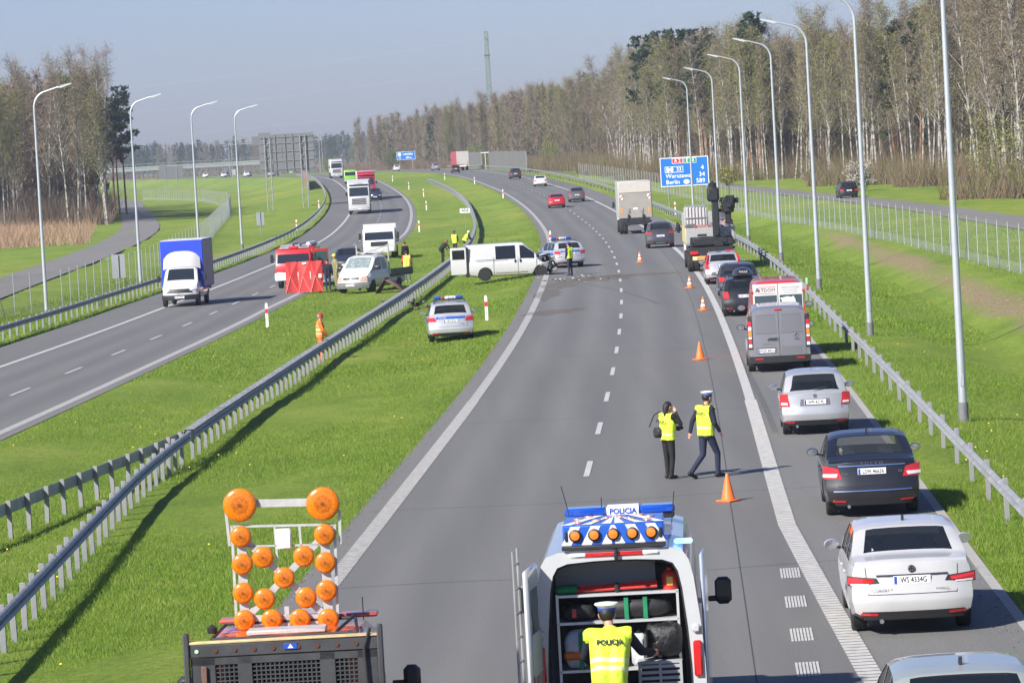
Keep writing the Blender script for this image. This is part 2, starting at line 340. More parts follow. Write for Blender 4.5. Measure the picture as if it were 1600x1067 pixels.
# bare and stony patches: along the pavement edges, the gravelly strip beside the fence, the ploughed-up median at the crash
d_rp = rowx-xRP(rowy); d_lp = xLP(rowy)-rowx
bare = .28*np.exp(-((d_rp-.3)/.5)**2)+.28*np.exp(-((d_lp-.3)/.6)**2)+.25*np.exp(-((xRLp(rowy)-rowx-.2)/.5)**2)
bare += .74*np.exp(-((d_rp-8.7)/1.5)**2)*(rowy > 60)*np.clip((360-rowy)/120, 0, 1)*(.9+.1*np.sin(rowy*.13))
bare += .58*np.exp(-((d_lp-4.6)/1.9)**2)*np.clip((rowy-170)/40, 0, 1)*np.clip((420-rowy)/120, 0, 1)
bare += .34*np.exp(-((d_rp-27)/6)**2)+.36*np.clip((d_lp-34)/14, 0, 1)+.22*np.clip((rowy-330)/120, 0, 1)*np.clip((d_lp-3)/8, 0, 1)
for (bx, by, r1, r2, k) in ((-2.2, 178, 1.1, 3.5, .55), (1.0, 163, .5, 6, .5), (.3, 171, 1.0, 5, .42), (2.0, 187, 1.2, 3, .55), (-3.6, 190, .8, 6, .4), (0.2, 133, .5, 6, .4), (-1.0, 112, .45, 8, .42)):
    bare += k*np.exp(-((rowx-bx)/r1)**2-((rowy-by)/r2)**2)
at = me.attributes.new('bare', 'FLOAT', 'POINT'); at.data.foreach_set('value', bare.ravel().astype(np.float32))
GROUND = struct(link('ground', me))
def ribbon(name, fa, fb, y0, y1, m, dz, step=3., n=2, kind='structure', parent=None, zf=None):
    ys = np.linspace(y0, y1, max(2, int((y1-y0)/step)+1)); mb = MB(); rows = []
    for y in ys:
        a, b = float(fa(y)), float(fb(y)); rows.append([(a+(b-a)*t, y, (zf(y) if zf is not None else gz(a+(b-a)*t, y))+dz) for t in np.linspace(0, 1, n)])
    mb.grid(rows); o = mb.build(name, m, parent, 0)
    if kind: o['kind'] = kind
    return o
road_r = ribbon('carriageway_road', xRLp, xRP, -60, 1800, ASPH, 0, 4, 60, zf=lambda y: float(zR(y)))
road_l = ribbon('opposite_carriageway_road', xLP, xLRp, -60, 1800, ASPH, 0, 4, 50, zf=lambda y: float(zL(y)))
for ob, fx, lanes in ((road_r, xRD, (-1.95, 1.95)), (road_l, xLD, (-1.85, 1.5))):       # wheel paths polished paler, a darker oily line between them
    nv = len(ob.data.vertices); co = np.empty(nv*3, np.float32); ob.data.vertices.foreach_get('co', co); co = co.reshape(-1, 3); la = co[:, 0]-fx(co[:, 1]); v = np.zeros(nv)
    for ln in lanes: v += .55*np.exp(-((la-ln-.85)/.30)**2)+.55*np.exp(-((la-ln+.85)/.30)**2)-.45*np.exp(-((la-ln)/.35)**2)-.35*np.exp(-((la-ln-1.85)/.25)**2)
    a_ = ob.data.attributes.new('track', 'FLOAT', 'POINT'); a_.data.foreach_set('value', v.astype(np.float32))
fR = lambda y: float(zR(y)); fL = lambda y: float(zL(y))
ribbon('paver_seam', lambda y: xRR(y)-.95 if y > 80 else xRD(y)+3.0, lambda y: (xRR(y)-.95 if y > 80 else xRD(y)+3.0)+.02, 40, 260, mat('seam', (.05, .05, .05), .9), .003, 3, zf=fR, parent=road_r, kind=None)
ribbon('shoulder_strip', xRLp, lambda y: xRL(y)-.16, 40, 800, ASPH2, .004, 4, zf=fR, parent=road_r, kind=None)
ribbon('shoulder_strip', lambda y: xLR(y)+.16, xLRp, 40, 800, ASPH2, .004, 4, zf=fL, parent=road_l, kind=None)
ribbon('shoulder_strip', lambda y: xRR(y)+.2, xRP, 30, 500, asphalt_material('asphalt_shoulder', .15, .012), .004, 4, zf=fR, parent=road_r, kind=None)
KERB = mat('concrete_edge', (.33, .32, .29), .85, noise=.2)
ribbon('edge_strip', lambda y: xRP(y)-.02, lambda y: xRP(y)+.15, 40, 330, KERB, .010, 3, zf=fR, parent=road_r, kind=None)
def rumble(fx, wd, y0, y1, pitch, duty, parent, zf, m, name):                    # profiled marking: separate cross bars
    mb = MB(); y = y0
    while y < y1:
        x = float(fx(y)); z = zf(y)+.009; mb.box((x, y, z-.002), (wd, pitch*duty, .008)); y += pitch
    o = mb.build(name, m, parent, 0); o['kind'] = 'stuff'; return o
rumble(xRR, .32, 46, 104, .30, .62, road_r, fR, LINE, 'rumble_line')
rumble(xRL, .32, 52, 110, .30, .66, road_r, fR, LINE2, 'rumble_line')
ribbon('edge_line', lambda y: xRR(y)-.13, lambda y: xRR(y)+.13, 104, 1400, LINE, .008, 3, zf=fR, parent=road_r, kind=None)
ribbon('edge_line', lambda y: xRL(y)-.15, lambda y: xRL(y)+.15, 110, 1400, LINE2, .008, 3, zf=fR, parent=road_r, kind=None)
ribbon('edge_line', lambda y: xLL(y)-.12, lambda y: xLL(y)+.12, 60, 1400, LINE, .008, 3, zf=fL, parent=road_l, kind=None)
ribbon('edge_line', lambda y: xLR(y)-.15, lambda y: xLR(y)+.15, 60, 1400, LINE2, .008, 3, zf=fL, parent=road_l, kind=None)
def dash(fx, y, ln, wd, zf, parent):
    mb = MB(); x0, x1 = float(fx(y)), float(fx(y+ln))
    mb.add([(x0-wd/2, y, zf(y)+.008), (x0+wd/2, y, zf(y)+.008), (x1+wd/2, y+ln, zf(y+ln)+.008), (x1-wd/2, y+ln, zf(y+ln)+.008)], [(0, 1, 2, 3)])
    mb.build('lane_dash', LINE, parent, 0)
y = 84.7-2-36
while y < 800:
    if y > 40: dash(xRD, y, 4, .13, fR, road_r)
    y += 12
y = 128.1-2-36
while y < 900: dash(xLD, y, 4, .13, fL, road_l); y += 12
for yb in (50.3, 53.9, 57.8, 61.7):                                             # short broad dashes of the exit lane, ribbed lengthwise
    mb = MB(); xb = float(np.interp(yb, [50.3, 61.6], [3.68, 4.30]))
    for k in range(7): mb.box((xb-.13+k*.047, yb+.55, .007), (.032, 1.35, .008), M=Matrix.Rotation(-.054, 3, 'Z'))
    mb.build('exit_lane_dash', LINE, road_r, 0)
# oil and soil dragged over the carriageway at the crash
SOIL = mat('soil', (.16, .12, .08), .95, noise=.5, nscale=3, bump=.4, alpha=.26)
for (cx, cy, lx, ly, rot) in ((4.6, 197, 2.6, 4.5, .0), (1.9, 163.5, 1.3, 3.2, -.3), (6.9, 198.5, 2.2, 1.6, .0), (1.9, 181, .7, 7, -.05), (2.6, 190, 1.0, 5, 0)):
    mb = MB(); pts = []
    for k in range(26):
        a = 2*math.pi*k/26; rr = .6+.55*rng.random(); p = Vector((math.cos(a)*lx*rr, math.sin(a)*ly*rr, 0)); p.rotate(Euler((0, 0, rot))); pts.append((cx+p.x, cy+p.y, fR(cy+p.y)+.013))
    mb.add(pts+[(cx, cy, fR(cy)+.02)], [(k, (k+1) % 26, 26) for k in range(26)]); o = mb.build('soil_spill', SOIL, None, 0); o['kind'] = 'stuff'; o['label'] = 'brown soil dragged across the asphalt beside the crashed white van'
# service roads beyond the fences
fS = spline([(-60, 33), (150, 33.2), (237, 32.2), (294, 32.4), (369, 31.3), (467, 26.6), (560, 21), (700, 11), (800, 2)])
ribbon('service_road', fS, lambda y: fS(y)+4.1, 100, 800, TRACK, .06, 4)
LS = [(-29, 120), (-31.5, 200), (-34, 268), (-37.5, 366), (-42, 440), (-48, 505), (-55, 575), (-63, 650), (-72, 740), (-83, 830), (-101, 930), (-135, 1000), (-180, 1040)]
def poly_road(name, pts, hw, m, dz=.07):
    c = [Vector((a, b, 0)) for a, b in pts]; fine = []
    for i in range(len(c)-1):
        p0, p1, p2, p3 = c[max(i-1, 0)], c[i], c[i+1], c[min(i+2, len(c)-1)]
        for k in range(14):
            t = k/14; fine.append(.5*((2*p1)+(p2-p0)*t+(2*p0-5*p1+4*p2-p3)*t*t+(3*p1-p0-3*p2+p3)*t**3))
    rows = []
    for i in range(len(fine)):
        t = (fine[min(i+1, len(fine)-1)]-fine[max(i-1, 0)]).normalized(); nrm = Vector((t.y, -t.x, 0))
        rows.append([(q.x, q.y, gz(q.x, q.y)+dz) for q in (fine[i]+nrm*hw*s for s in (-1, -.3, .3, 1))])
    mb = MB(); mb.grid(rows); return struct(mb.build(name, m, None, 0))
poly_road('side_road', LS, 2.3, TRACK)
# ------------------------------------------------------------------ grass blades near the camera
def grass(name, regions, mats, label):
    Vs = []; Fs = []; Mi = []; o = 0
    for (fx0, fx1, y0, y1, n, hgt, wid) in regions:
        ys_ = np.sort(1/(1/y1+(1/y0-1/y1)*np.random.rand(n))); a = fx0(ys_); b = fx1(ys_); xs = a+(b-a)*np.random.rand(n)
        cl = np.sin(xs*2.1+np.sin(ys_*.9)*2)*np.sin(ys_*1.3+xs)*.5+.5
        h = hgt*(.45+.5*np.random.rand(n)+.55*cl*np.random.rand(n)); w_ = wid*(.7+.6*np.random.rand(n))
        z = ground(xs, ys_)-.01
        th = np.random.rand(n)*6.283; le = h*(.25+.6*np.random.rand(n)); ph = np.random.rand(n)*6.283
        base = np.stack([xs, ys_, z], 1); sd_ = np.stack([np.cos(th), np.sin(th), 0*th], 1)*w_[:, None]*.5
        tip = base+np.stack([np.cos(ph)*le, np.sin(ph)*le, h], 1); tip[:, 2] += 0
        Vs.append(np.stack([base-sd_, base+sd_, tip], 1).reshape(-1, 3)); Fs.append(np.arange(3*n).reshape(-1, 3)+o); o += 3*n
        Mi.append(np.minimum((np.random.rand(n)**1.25*.78+.22*cl*np.random.rand(n))*len(mats), len(mats)-1).astype(int))
    me = npmesh(name, np.concatenate(Vs), np.concatenate(Fs), mats, np.concatenate(Mi)); ob = link(name, me); tag(ob, label, 'grass', kind='stuff'); return ob
np.random.seed(3)
def blade_mat(i, c):
    m = bpy.data.materials.new('grass_%d' % i); m.use_nodes = True; n = m.node_tree.nodes; l = m.node_tree.links; n.remove(n['Principled BSDF']); d = n.new('ShaderNodeBsdfDiffuse'); t = n.new('ShaderNodeBsdfTranslucent'); x = n.new('ShaderNodeMixShader'); x.inputs[0].default_value = .45
    d.inputs[0].default_value = (*c, 1); t.inputs[0].default_value = (c[0]*1.25, c[1]*1.25, c[2], 1); l.new(d.outputs[0], x.inputs[1]); l.new(t.outputs[0], x.inputs[2]); l.new(x.outputs[0], n['Material Output'].inputs[0]); return m
GM = [blade_mat(i, c) for i, c in enumerate(((.125, .22, .032), (.18, .30, .042), (.24, .36, .056), (.33, .40, .09), (.40, .37, .17)))]
grass('median_grass', [(lambda y: xLRp(y)+.1, lambda y: xRLp(y)+.07, 46, 130, 420000, .085, .012), (lambda y: xLRp(y)+.1, lambda y: xRLp(y)-.02, 130, 330, 150000, .10, .026)], GM, 'short green spring grass covering the strip between the two carriageways')
grass('verge_grass', [(lambda y: xRP(y)+.22, lambda y: xRP(y)+6.9, 50, 140, 190000, .10, .013), (lambda y: xRP(y)+.1, lambda y: xRP(y)+6.9, 140, 330, 80000, .12, .026), (lambda y: xRP(y)+10.4, lambda y: xRP(y)+20, 120, 330, 40000, .13, .028)], GM, 'green grass growing on the verge and ditch behind the roadside crash barrier')
grass('bank_grass', [(lambda y: xLP(y)-7, lambda y: xLP(y)-.1, 140, 300, 50000, .15, .035)], GM, 'patchy grass on the bank between the crash barrier and the wire fence by the side road')

FLW = mat('dandelion', (.75, .6, .03), .7); n_ = 130; xs = np.concatenate([xRP(60+np.zeros(1))]); ys_ = 50+np.random.rand(n_)*130; side = np.random.rand(n_) < .6
xs = np.where(side, xRP(ys_)+1+np.random.rand(n_)*9, xLRp(ys_)+.5+(xRLp(ys_)-xLRp(ys_)-1)*np.random.rand(n_)); c = np.stack([xs, ys_, ground(xs, ys_)+.07], 1); e_ = np.array([.016, 0, 0]); f_ = np.array([0, .015, .01])
tag(link('dandelions', npmesh('dandelions', np.stack([c-e_-f_, c+e_-f_, c+e_+f_, c-e_+f_], 1).reshape(-1, 3), np.arange(4*n_).reshape(-1, 4), FLW)), 'scattered yellow dandelion flowers in the verge and median grass', 'flowers', kind='stuff')

# tyre marks, joints and drips on the asphalt
MARK = mat('tyre_mark', (.02, .02, .02), .7, noise=.4, nscale=3, alpha=.14); JOINT = mat('joint', (.04, .04, .042), .8, alpha=.6)
def streak(name, pts, wd, m, dz=.006):
    mb = MB(); rows = []
    for i, (x, y) in enumerate(pts):
        a = Vector(pts[max(i-1, 0)]); b = Vector(pts[min(i+1, len(pts)-1)]); t = (b-a).normalized(); rows.append([(x-t.y*wd/2, y+t.x*wd/2, float(zR(y))+dz), (x+t.y*wd/2, y-t.x*wd/2, float(zR(y))+dz)])
    mb.grid(rows); mb.build(name, m, road_r, 0)
for k, (x0, y0, x1, y1, bend) in enumerate(((6.4, 165, 3.9, 190, .3), (6.2, 92, 7.4, 128, .1))): streak('tyre_mark', [(x0+(x1-x0)*t+bend*math.sin(t*3.14), y0+(y1-y0)*t) for t in np.linspace(0, 1, 14)], .16, MARK, .006+.0006*k)
for k, yj in enumerate((63.5, 77, 101, 131, 168)): streak('cross_joint', [(float(xRLp(yj))+t*(float(xRP(yj))-float(xRLp(yj))), yj+.25*math.sin(t*9+k)) for t in np.linspace(.02, .98, 12)], .035, JOINT, .0055)
GRIT = mat('grit', (.16, .15, .13), .9, noise=.3); n_ = 2600; ys_ = 46+np.random.rand(n_)**1.6*150; sl = np.random.rand(n_) < .5; xs = np.where(sl, xRLp(ys_)+np.abs(np.random.randn(n_))*.22, xRP(ys_)-np.abs(np.random.randn(n_))*.3); c = np.stack([xs, ys_, zR(ys_)+.006], 1); a_ = np.random.randn(n_, 3)*np.array([.02, .02, .006]); b_ = np.random.randn(n_, 3)*np.array([.02, .02, .006])
o = link('roadside_grit', npmesh('roadside_grit', np.stack([c, c+a_, c+b_+np.array([0, 0, .012])], 1).reshape(-1, 3), np.arange(3*n_).reshape(-1, 3), GRIT)); tag(o, 'fine grit and crumbs along both edges of the asphalt', 'grit', kind='stuff')
# ------------------------------------------------------------------ crash barriers
W_PROF = [(.00, .49), (.045, .51), (.07, .545), (.045, .58), (.0, .60), (.0, .625), (.045, .645), (.07, .68), (.045, .715), (.0, .74), (-.012, .74), (-.012, .49)]
def barrier(label, fx, segs, sides, spacing_of_y, group=None, head=None, box=False):
    y0 = segs[0][0]; x0 = float(fx(y0)); org = G(x0, y0); root = thing('crash_barrier', label, 'crash barrier', org, 0, group)
    for (a, b, ln) in segs:
        y = a
        while y < b-.01:
            e = min(y+ln, b); n = max(2, int((e-y)/4)+1); ys = np.linspace(y-.06, e+.06, n)
            for s in sides:
                rows = []
                for yy in ys:
                    x = float(fx(yy)); t = float(fx(yy+.5)-fx(yy-.5)); nx, ny = 1/math.hypot(1, t), -t/math.hypot(1, t); g = gz(x, yy)
                    off = .0 if len(sides) == 1 else .07
                    rows.append([(x+nx*s*(o+off), yy+ny*s*(o+off), g+h) for o, h in W_PROF])
                mb = MB(); mb.grid(rows, closed=True); mb.build('rail_beam', GALV, root, 30, -org)
            if box:
                mb = MB(); rows = []
                for yy in ys:
                    x = float(fx(yy)); g = gz(x, yy); rows.append([(x-.13, yy, g+.745), (x+.13, yy, g+.745), (x+.13, yy, g+.757), (x-.13, yy, g+.757)])
                mb.grid(rows, closed=True); mb.build('top_plate', GALV2, root, 20, -org)
            y = e
    pm = MB(); s0 = sides[0]
    pm.box((-s0*.07 if len(sides) == 1 else 0, 0, .30), (.10, .055, 1.0), b=.008)
    pmesh = pm.mesh('post', GALV2); y = segs[0][0]+.6
    while y < segs[-1][1]:
        x = float(fx(y)); o = link('post', pmesh, root, G(x, y, -.02)-org, heading(fx, y)); o.rotation_euler.y = rng.gauss(0, .018); o.rotation_euler.x = rng.gauss(0, .015); y += spacing_of_y(y)
    return root
fM = xMR
fBack = spline([(30, -17.6), (50, -14.4), (70, -11.5), (78.3, -10.5), (87.3, -9.45), (96.7, -8.42), (97.7, -8.35)])
fFront = spline([(30, -7.75), (56, -8.0), (75, -8.28), (88, -8.38), (96.7, -8.25)])
barrier('long double-sided galvanised crash barrier curving through the grass between both carriageways', fM, [(97, 300, 8), (300, 640, 20)], (1, -1), lambda y: 1.6 if y < 190 else (2.4 if y < 300 else 4), box=True)
barrier('single galvanised crash barrier branch that bends away behind the other at the fork', fBack, [(36, 96.6, 4)], (-1,), lambda y: 1.6)
barrier('single galvanised crash barrier branch in front at the fork with many closely set posts', fFront, [(36, 96.6, 4)], (1,), lambda y: 1.5)
fRail = lambda y: xRP(y)+1.05
barrier('galvanised crash barrier on the verge beside the queue of cars', fRail, [(44, 300, 8), (300, 900, 24)], (-1,), lambda y: 4 if y < 420 else 8)
fRailL = lambda y: xLP(y)-.75
barrier('galvanised crash barrier between the lorry lane and the wire fence by the side road', fRailL, [(110, 330, 8), (330, 900, 24)], (1,), lambda y: 2.0 if y < 330 else 6)
mb = MB(); mb.lathe([(0.0, 0), (.15, .05), (.15, .30), (0, .32)], 14, (0, 0, .44)); o = mb.build('barrier_end_cap', GALV, None, loc=G(-8.3, 97.1)); tag(o, 'rounded steel nose piece where the crash barrier forks in two', 'barrier end')
# ------------------------------------------------------------------ lamp posts
POLE = mat('lamp_pole_zinc', (.50, .53, .56), .4, .4, noise=.1, nscale=1.2)
LEDH = mat('lamp_head_grey', (.62, .64, .66), .35, .3)
def lamp(side, x, y, label, group):
    r = thing('street_lamp', label, 'street lamp', G(x, y), 0, group); H_ = 10.95
    mb = MB(); mb.tube([(0, 0, -.2), (0, 0, .9), (0, 0, H_)], [.105, .10, .055], 12)
    mb.build('pole', POLE, r)
    s = side; pts = [(0, 0, H_-.05)]
    for k in range(1, 8):
        a = k/7*math.pi*.44; pts.append((s*.75*(1-math.cos(a)), 0, H_+.85*math.sin(a)))
    pts.append((s*1.35, 0, H_+1.05))
    MB().tube(pts, [.055]*6+[.045]*2+[.035], 8).build('bracket_arm', POLE, r)
    mb = MB(); mb.prism([(s*1.28, H_+1.00), (s*1.45, H_+1.10), (s*1.9, H_+1.20), (s*2.02, H_+1.21), (s*2.02, H_+1.16), (s*1.45, H_+.98)], -.13, .13, 'y'); mb.build('lamp_head', LEDH, r)
    MB().lathe([(.15, -.15), (.15, .0), (.125, .05), (.125, .42), (.108, .46)], 12).build('base_sleeve', mat('sleeve', (.13, .135, .14), .7, noise=.2), r)
    d = MB(); d.box((0, -.10, 1.0), (.09, .02, .3), b=.008); d.build('door', POLE, r)
for i, y in enumerate((92.9, 133.7, 171.6, 208, 246, 285, 325)):
    lamp(-1, float(xRP(y))+2.2, y, ['tall grey street lamp on the verge beside the black saloon', 'tall grey street lamp on the verge beside the grey van', 'tall grey street lamp on the verge beside the roof-box estate car', 'tall grey street lamp on the verge beside the crane lorry', 'tall grey street lamp on the verge, next beyond the crane lorry', 'tall grey street lamp whose pole stands just past the blue distance sign', 'tall grey street lamp whose pole crosses the blue distance sign'][i], 'street lamps along the verge of the queue')
for i, y in enumerate((200, 242, 283, 325)):
    lamp(1, float(xLP(y))-3.25-(.15 if i == 0 else 0), y, ['tall grey street lamp standing by the reed patch before the birch wood', 'tall grey street lamp standing behind the blue box lorry', 'tall grey street lamp between the blue box lorry and the grey sign back', 'tall grey street lamp next to the small grey sign back'][i], 'street lamps along the lorry carriageway')
# ------------------------------------------------------------------ wire fences
NET = mat('wire_net', (.45, .47, .48), .6, alpha=.09); NET2 = mat('wire_net_dense', (.40, .42, .44), .6, alpha=.28)
def fence(label, pts, step, h, low):
    c = [Vector((a, b, 0)) for a, b in pts]; P = []
    for i in range(len(c)-1):
        n = max(1, round((c[i+1]-c[i]).length/step))
        for k in range(n): P.append(c[i].lerp(c[i+1], k/n))
    P.append(c[-1]); org = G(P[0].x, P[0].y); root = thing('wire_fence', label, 'fence', org)
    pm = MB().tube([(0, 0, -.2), (0, 0, h+.1)], .028, 6).mesh('fence_post', mat('fence_zinc', (.33, .35, .36), .6, .2))
    for i, p in enumerate(P):
        link('fence_post', pm, root, G(p.x, p.y)-org)
        if i % 12 == 7:
            q = P[min(i+1, len(P)-1)]; e = p.lerp(q, .4)
            MB().tube([G(p.x, p.y, h*.8)-org, G(e.x, e.y, 0)-org], .03, 5).build('brace', GALV2, root)
        if i+1 < len(P):
            q = P[i+1]; a = G(p.x, p.y)-org; b = G(q.x, q.y)-org; Z = Vector((0, 0, 1))
            MB().add([a+Z*low, b+Z*low, b+Z*h, a+Z*h], [(0, 1, 2, 3)]).build('net_panel', NET, root, 0)
            MB().add([a-Z*.03, b-Z*.03, b+Z*low, a+Z*low], [(0, 1, 2, 3)]).build('dense_net', NET2, root, 0)
    return root
fence('wire mesh fence on slim posts beside the asphalt service road below the wood', [(23.3, 120), (23.4, 230), (22.9, 280), (22.0, 330), (21.6, 368), (19.6, 420), (17.3, 470), (14.5, 525), (11.5, 580)], 4, 2.2, .5)
fence('wire mesh fence on slim posts between the left verge and the winding side road', [(-28.6, 130), (-27.2, 204), (-25.6, 220), (-24.9, 262), (-26.2, 330), (-28.0, 363), (-32.5, 440), (-36.2, 506), (-40.5, 570), (-44, 610), (-55, 700), (-75, 800)], 4, 2.2, .5)
# ------------------------------------------------------------------ signs
SBLUE = mat('sign_blue', (.012, .16, .55), .45); SRED = mat('sign_red', (.5, .02, .03), .45); SGRN = mat('sign_green', (.0, .26, .12), .45); SWH = mat('sign_white', (.8, .8, .8), .45); SBACK = mat('sign_back', (.165, .17, .18), .5, .2, noise=.1)
def frame_strip(mb, x0, x1, z0, z1, t, y):
    for (a, b, c, d) in ((x0, x1, z0, z0+t), (x0, x1, z1-t, z1), (x0, x0+t, z0+t, z1-t), (x1-t, x1, z0+t, z1-t)): mb.box(((a+b)/2, y, (c+d)/2), (b-a, .004, d-c))
r = thing('road_sign', 'blue motorway distance sign listing Warszawa 34 and Berlin 589', 'road sign', G(17.3, 366), R(-3))
MB().box((0, 0, 3.75), (4.6, .05, 2.75), b=.02).build('panel', SBLUE, r)
mb = MB(); frame_strip(mb, -2.3, 2.3, 2.375, 5.125, .07, -.028); mb.build('border', SWH, r, 0)
for x in (-1.6, 1.6): MB().tube([(x, .08, -.3), (x, .08, 5.0)], .06, 8).build('post', GALV2, r)
for (x, w_, m, t) in ((-.62, 1.05, SRED, 'A 2'), (.58, 1.2, SGRN, 'E 30')):
    p = MB().box((x, -.030, 4.78), (w_, .01, .5)).build('route_badge', m, r); mb = MB(); frame_strip(mb, x-w_/2, x+w_/2, 4.53, 5.03, .04, -.037); mb.build('badge_border', SWH, p, 0)
    text(t, .46, SWH, p, TM(x, -.038, 4.78), .95, bold=.006)
p = MB().box((-.98, -.030, 3.98), (1.75, .01, .58)).build('junction_badge', SBLUE, r); mb = MB(); frame_strip(mb, -1.855, -.105, 3.69, 4.27, .05, -.037); mb.build('badge_border', SWH, p, 0)
mb = MB()
for a in (R(35), R(-35)): mb.box((-1.38, -.039-.002*(a > 0), 3.98), (.72, .004, .15), M=Matrix.Rotation(a, 3, 'Y'))
for dx in (-.2, .2): mb.lathe([(.14, -.044), (.14, -.040)], 14, (-1.38+dx, 0, 3.98), 'y')
mb.build('interchange_symbol', SWH, p, 0)
text('33', .5, SWH, p, TM(-.52, -.038, 3.98), 1, bold=.008)
for (t, x, z) in (('4', 1.72, 4.05), ('34', 1.65, 3.40), ('589', 1.5, 2.80)): text(t, .58, SWH, r, TM(x, -.032, z), 1, bold=.008)
text('Warszawa', .56, SWH, r, TM(-.62, -.032, 3.36), 1.0, bold=.008); text('Berlin', .56, SWH, r, TM(-1.14, -.032, 2.78), 1.0, bold=.008)
p = MB().lathe([(.22, -.036), (.22, -.030)], 18, (0, 0, 0), 'y').build('country_oval', SWH, r, loc=(.15, 0, 2.78)); p.scale = (1.35, 1, 1); text('D', .3, INK, p, TM(0, -.04, 0), .75)
r = thing('road_sign', 'distant blue motorway sign at the bend before the bare wood', 'road sign', G(-22.5, 905), 0)
MB().box((0, 0, 3.6), (4.4, .06, 1.9), b=.02).build('panel', SBLUE, r)
mb = MB(); frame_strip(mb, -2.2, 2.2, 2.65, 4.55, .06, -.034); mb.build('border', SWH, r, 0)
for x in (-1.5, 1.5): MB().tube([(x, .08, -.3), (x, .08, 4.4)], .07, 6).build('post', GALV2, r)
MB().box((-1.5, -.036, 3.95), (.75, .006, .75)).build('pictogram', SWH, r); text('Lubelska', .72, SWH, r, TM(.5, -.036, 3.95), .95, bold=.02); text('200 m', .55, SWH, r, TM(.65, -.036, 3.12), 1, bold=.02); text('33', .5, SWH, r, TM(-1.45, -.036, 3.12), 1, bold=.02)
# back of the big direction sign
r = thing('direction_sign', 'huge grey back of a motorway direction sign on lattice posts', 'road sign', G(-28.2, 505), R(-4)); SC = 7.0
for i, (x, z0, z1) in enumerate(((-2.8, 4.9, 10.2), (-1.2, 4.9, 9.9), (.2, 4.9, 9.9), (1.6, 4.9, 9.9), (2.95, 4.9, 9.9))):
    for j in range(5):
        a = z0+(z1-z0)*j/5; MB().box((x, 0, a+(z1-z0)/10), (1.6 if i == 0 else 1.36, .05, (z1-z0)/5-.03), b=.01).build('panel', SBACK, r)
for z in (5.3, 6.4, 7.6, 8.7, 9.5): MB().box((.05, -.09, z), (7.0, .08, .09)).build('rail', mat('sign_rib', (.19, .195, .205), .6), r)
for x in (-2.8, -2.1, 1.9, 2.6): MB().tube([(x, -.25, -.3), (x, -.25, 9.6)], .08, 6).build('post', GALV, r)
for s in (-2.45, 2.25):
    mb = MB()
    for k in range(12): mb.tube([(s-.33, -.25, k*.75), (s+.33, -.25, (k+1)*.75)] if k % 2 else [(s+.33, -.25, k*.75), (s-.33, -.25, (k+1)*.75)], .035, 4)
    mb.build('lattice', GALV, r)
for x in (-1.4, -.1, .9): MB().tube([(x, -.12, 5), (x, -.12, 9.8)], .05, 5).build('stiffener', mat('sign_rib', (.19, .195, .205), .6), r)
for (px_, py_, w_, h_, lb) in ((float(xLP(369))-4.2, 369, .75, 1.25, 'small upright grey sign back standing near the lorry carriageway'), (-24.6, 243, .85, 1.5, 'narrow grey sign back on one pole before the wire fence and side road')):
    r = thing('small_sign', lb, 'road sign', G(px_, py_)); MB().tube([(0, 0, -.2), (0, 0, 2.4)], .04, 8).build('pole', GALV2, r)
    MB().box((0, .05, 1.7), (w_, .02, h_), b=.004).build('panel', mat('small_sign_back', (.30, .315, .33), .5, .2), r); MB().box((0, .035, 1.7), (.05, .02, h_-.1)).build('rib', GALV2, r)
r = thing('kilometre_sign', 'small white kilometre board reading 454 beside the median barrier', 'sign', G(-3.75, 362), 0)
MB().tube([(0, 0, -.2), (0, 0, 1.5)], .03, 6).build('pole', GALV2, r); MB().box((0, -.03, 1.55), (.95, .02, .42)).build('board', SWH, r); text('454', .42, INK, r, TM(0, -.045, 1.55), 1, bold=.006)
# delineator posts
def delineator(x, y, label, num=None):
    r = thing('delineator_post', label, 'marker post', G(x, y), 0, 'red and white marker posts')
    mb = MB(); mb.prism([(-.06, -.05), (.06, -.05), (.045, .05), (-.045, .05)], -.15, .62, 'z'); mb.prism([(-.06, -.05), (.06, -.05), (.045, .05), (-.045, .05)], .82, .98, 'z'); mb.add([(-.06, -.05, .98), (.06, -.05, .98), (.045, .05, 1.08), (-.045, .05, 1.08)], [(0, 1, 2, 3), (0, 3, 2), (1, 2, 3)]); mb.build('body', SWH, r)
    MB().prism([(-.062, -.052), (.062, -.052), (.047, .052), (-.047, .052)], .62, .82, 'z').build('red_band', mat('marker_red', (.6, .03, .03), .5), r)
    if num: text(num, .2, INK, r, TM(0, -.054, .36), .7); text('1', .14, INK, r, TM(0, -.054, .5), .7)
delineator(-10.75, 169.5, 'red and white marker post on the edge of the lorry carriageway by the folding screen'); delineator(-1.0, 160.6, 'white marker post with red band and number beside the police car on the grass', '2')
for x, y in ((-7.9, 351), (-9.0, 443), (-10.9, 523), (-14.5, 590), (-19.5, 680)): delineator(x, y, 'red and white marker post in the median grass beside the lorry carriageway')
for x, y in ((-.1, 455), (-4.2, 566), (-9.9, 655), (3.0, 262)): delineator(x, y, 'red and white marker post in the median grass beside the queue carriageway')
for x, y in ((float(xLP(y))-1.4, y) for y in (385, 485)): delineator(x, y, 'white marker post behind the barrier of the lorry carriageway')
delineator(float(xRP(352))+2, 352, 'red and white marker post behind the barrier near the box lorry')
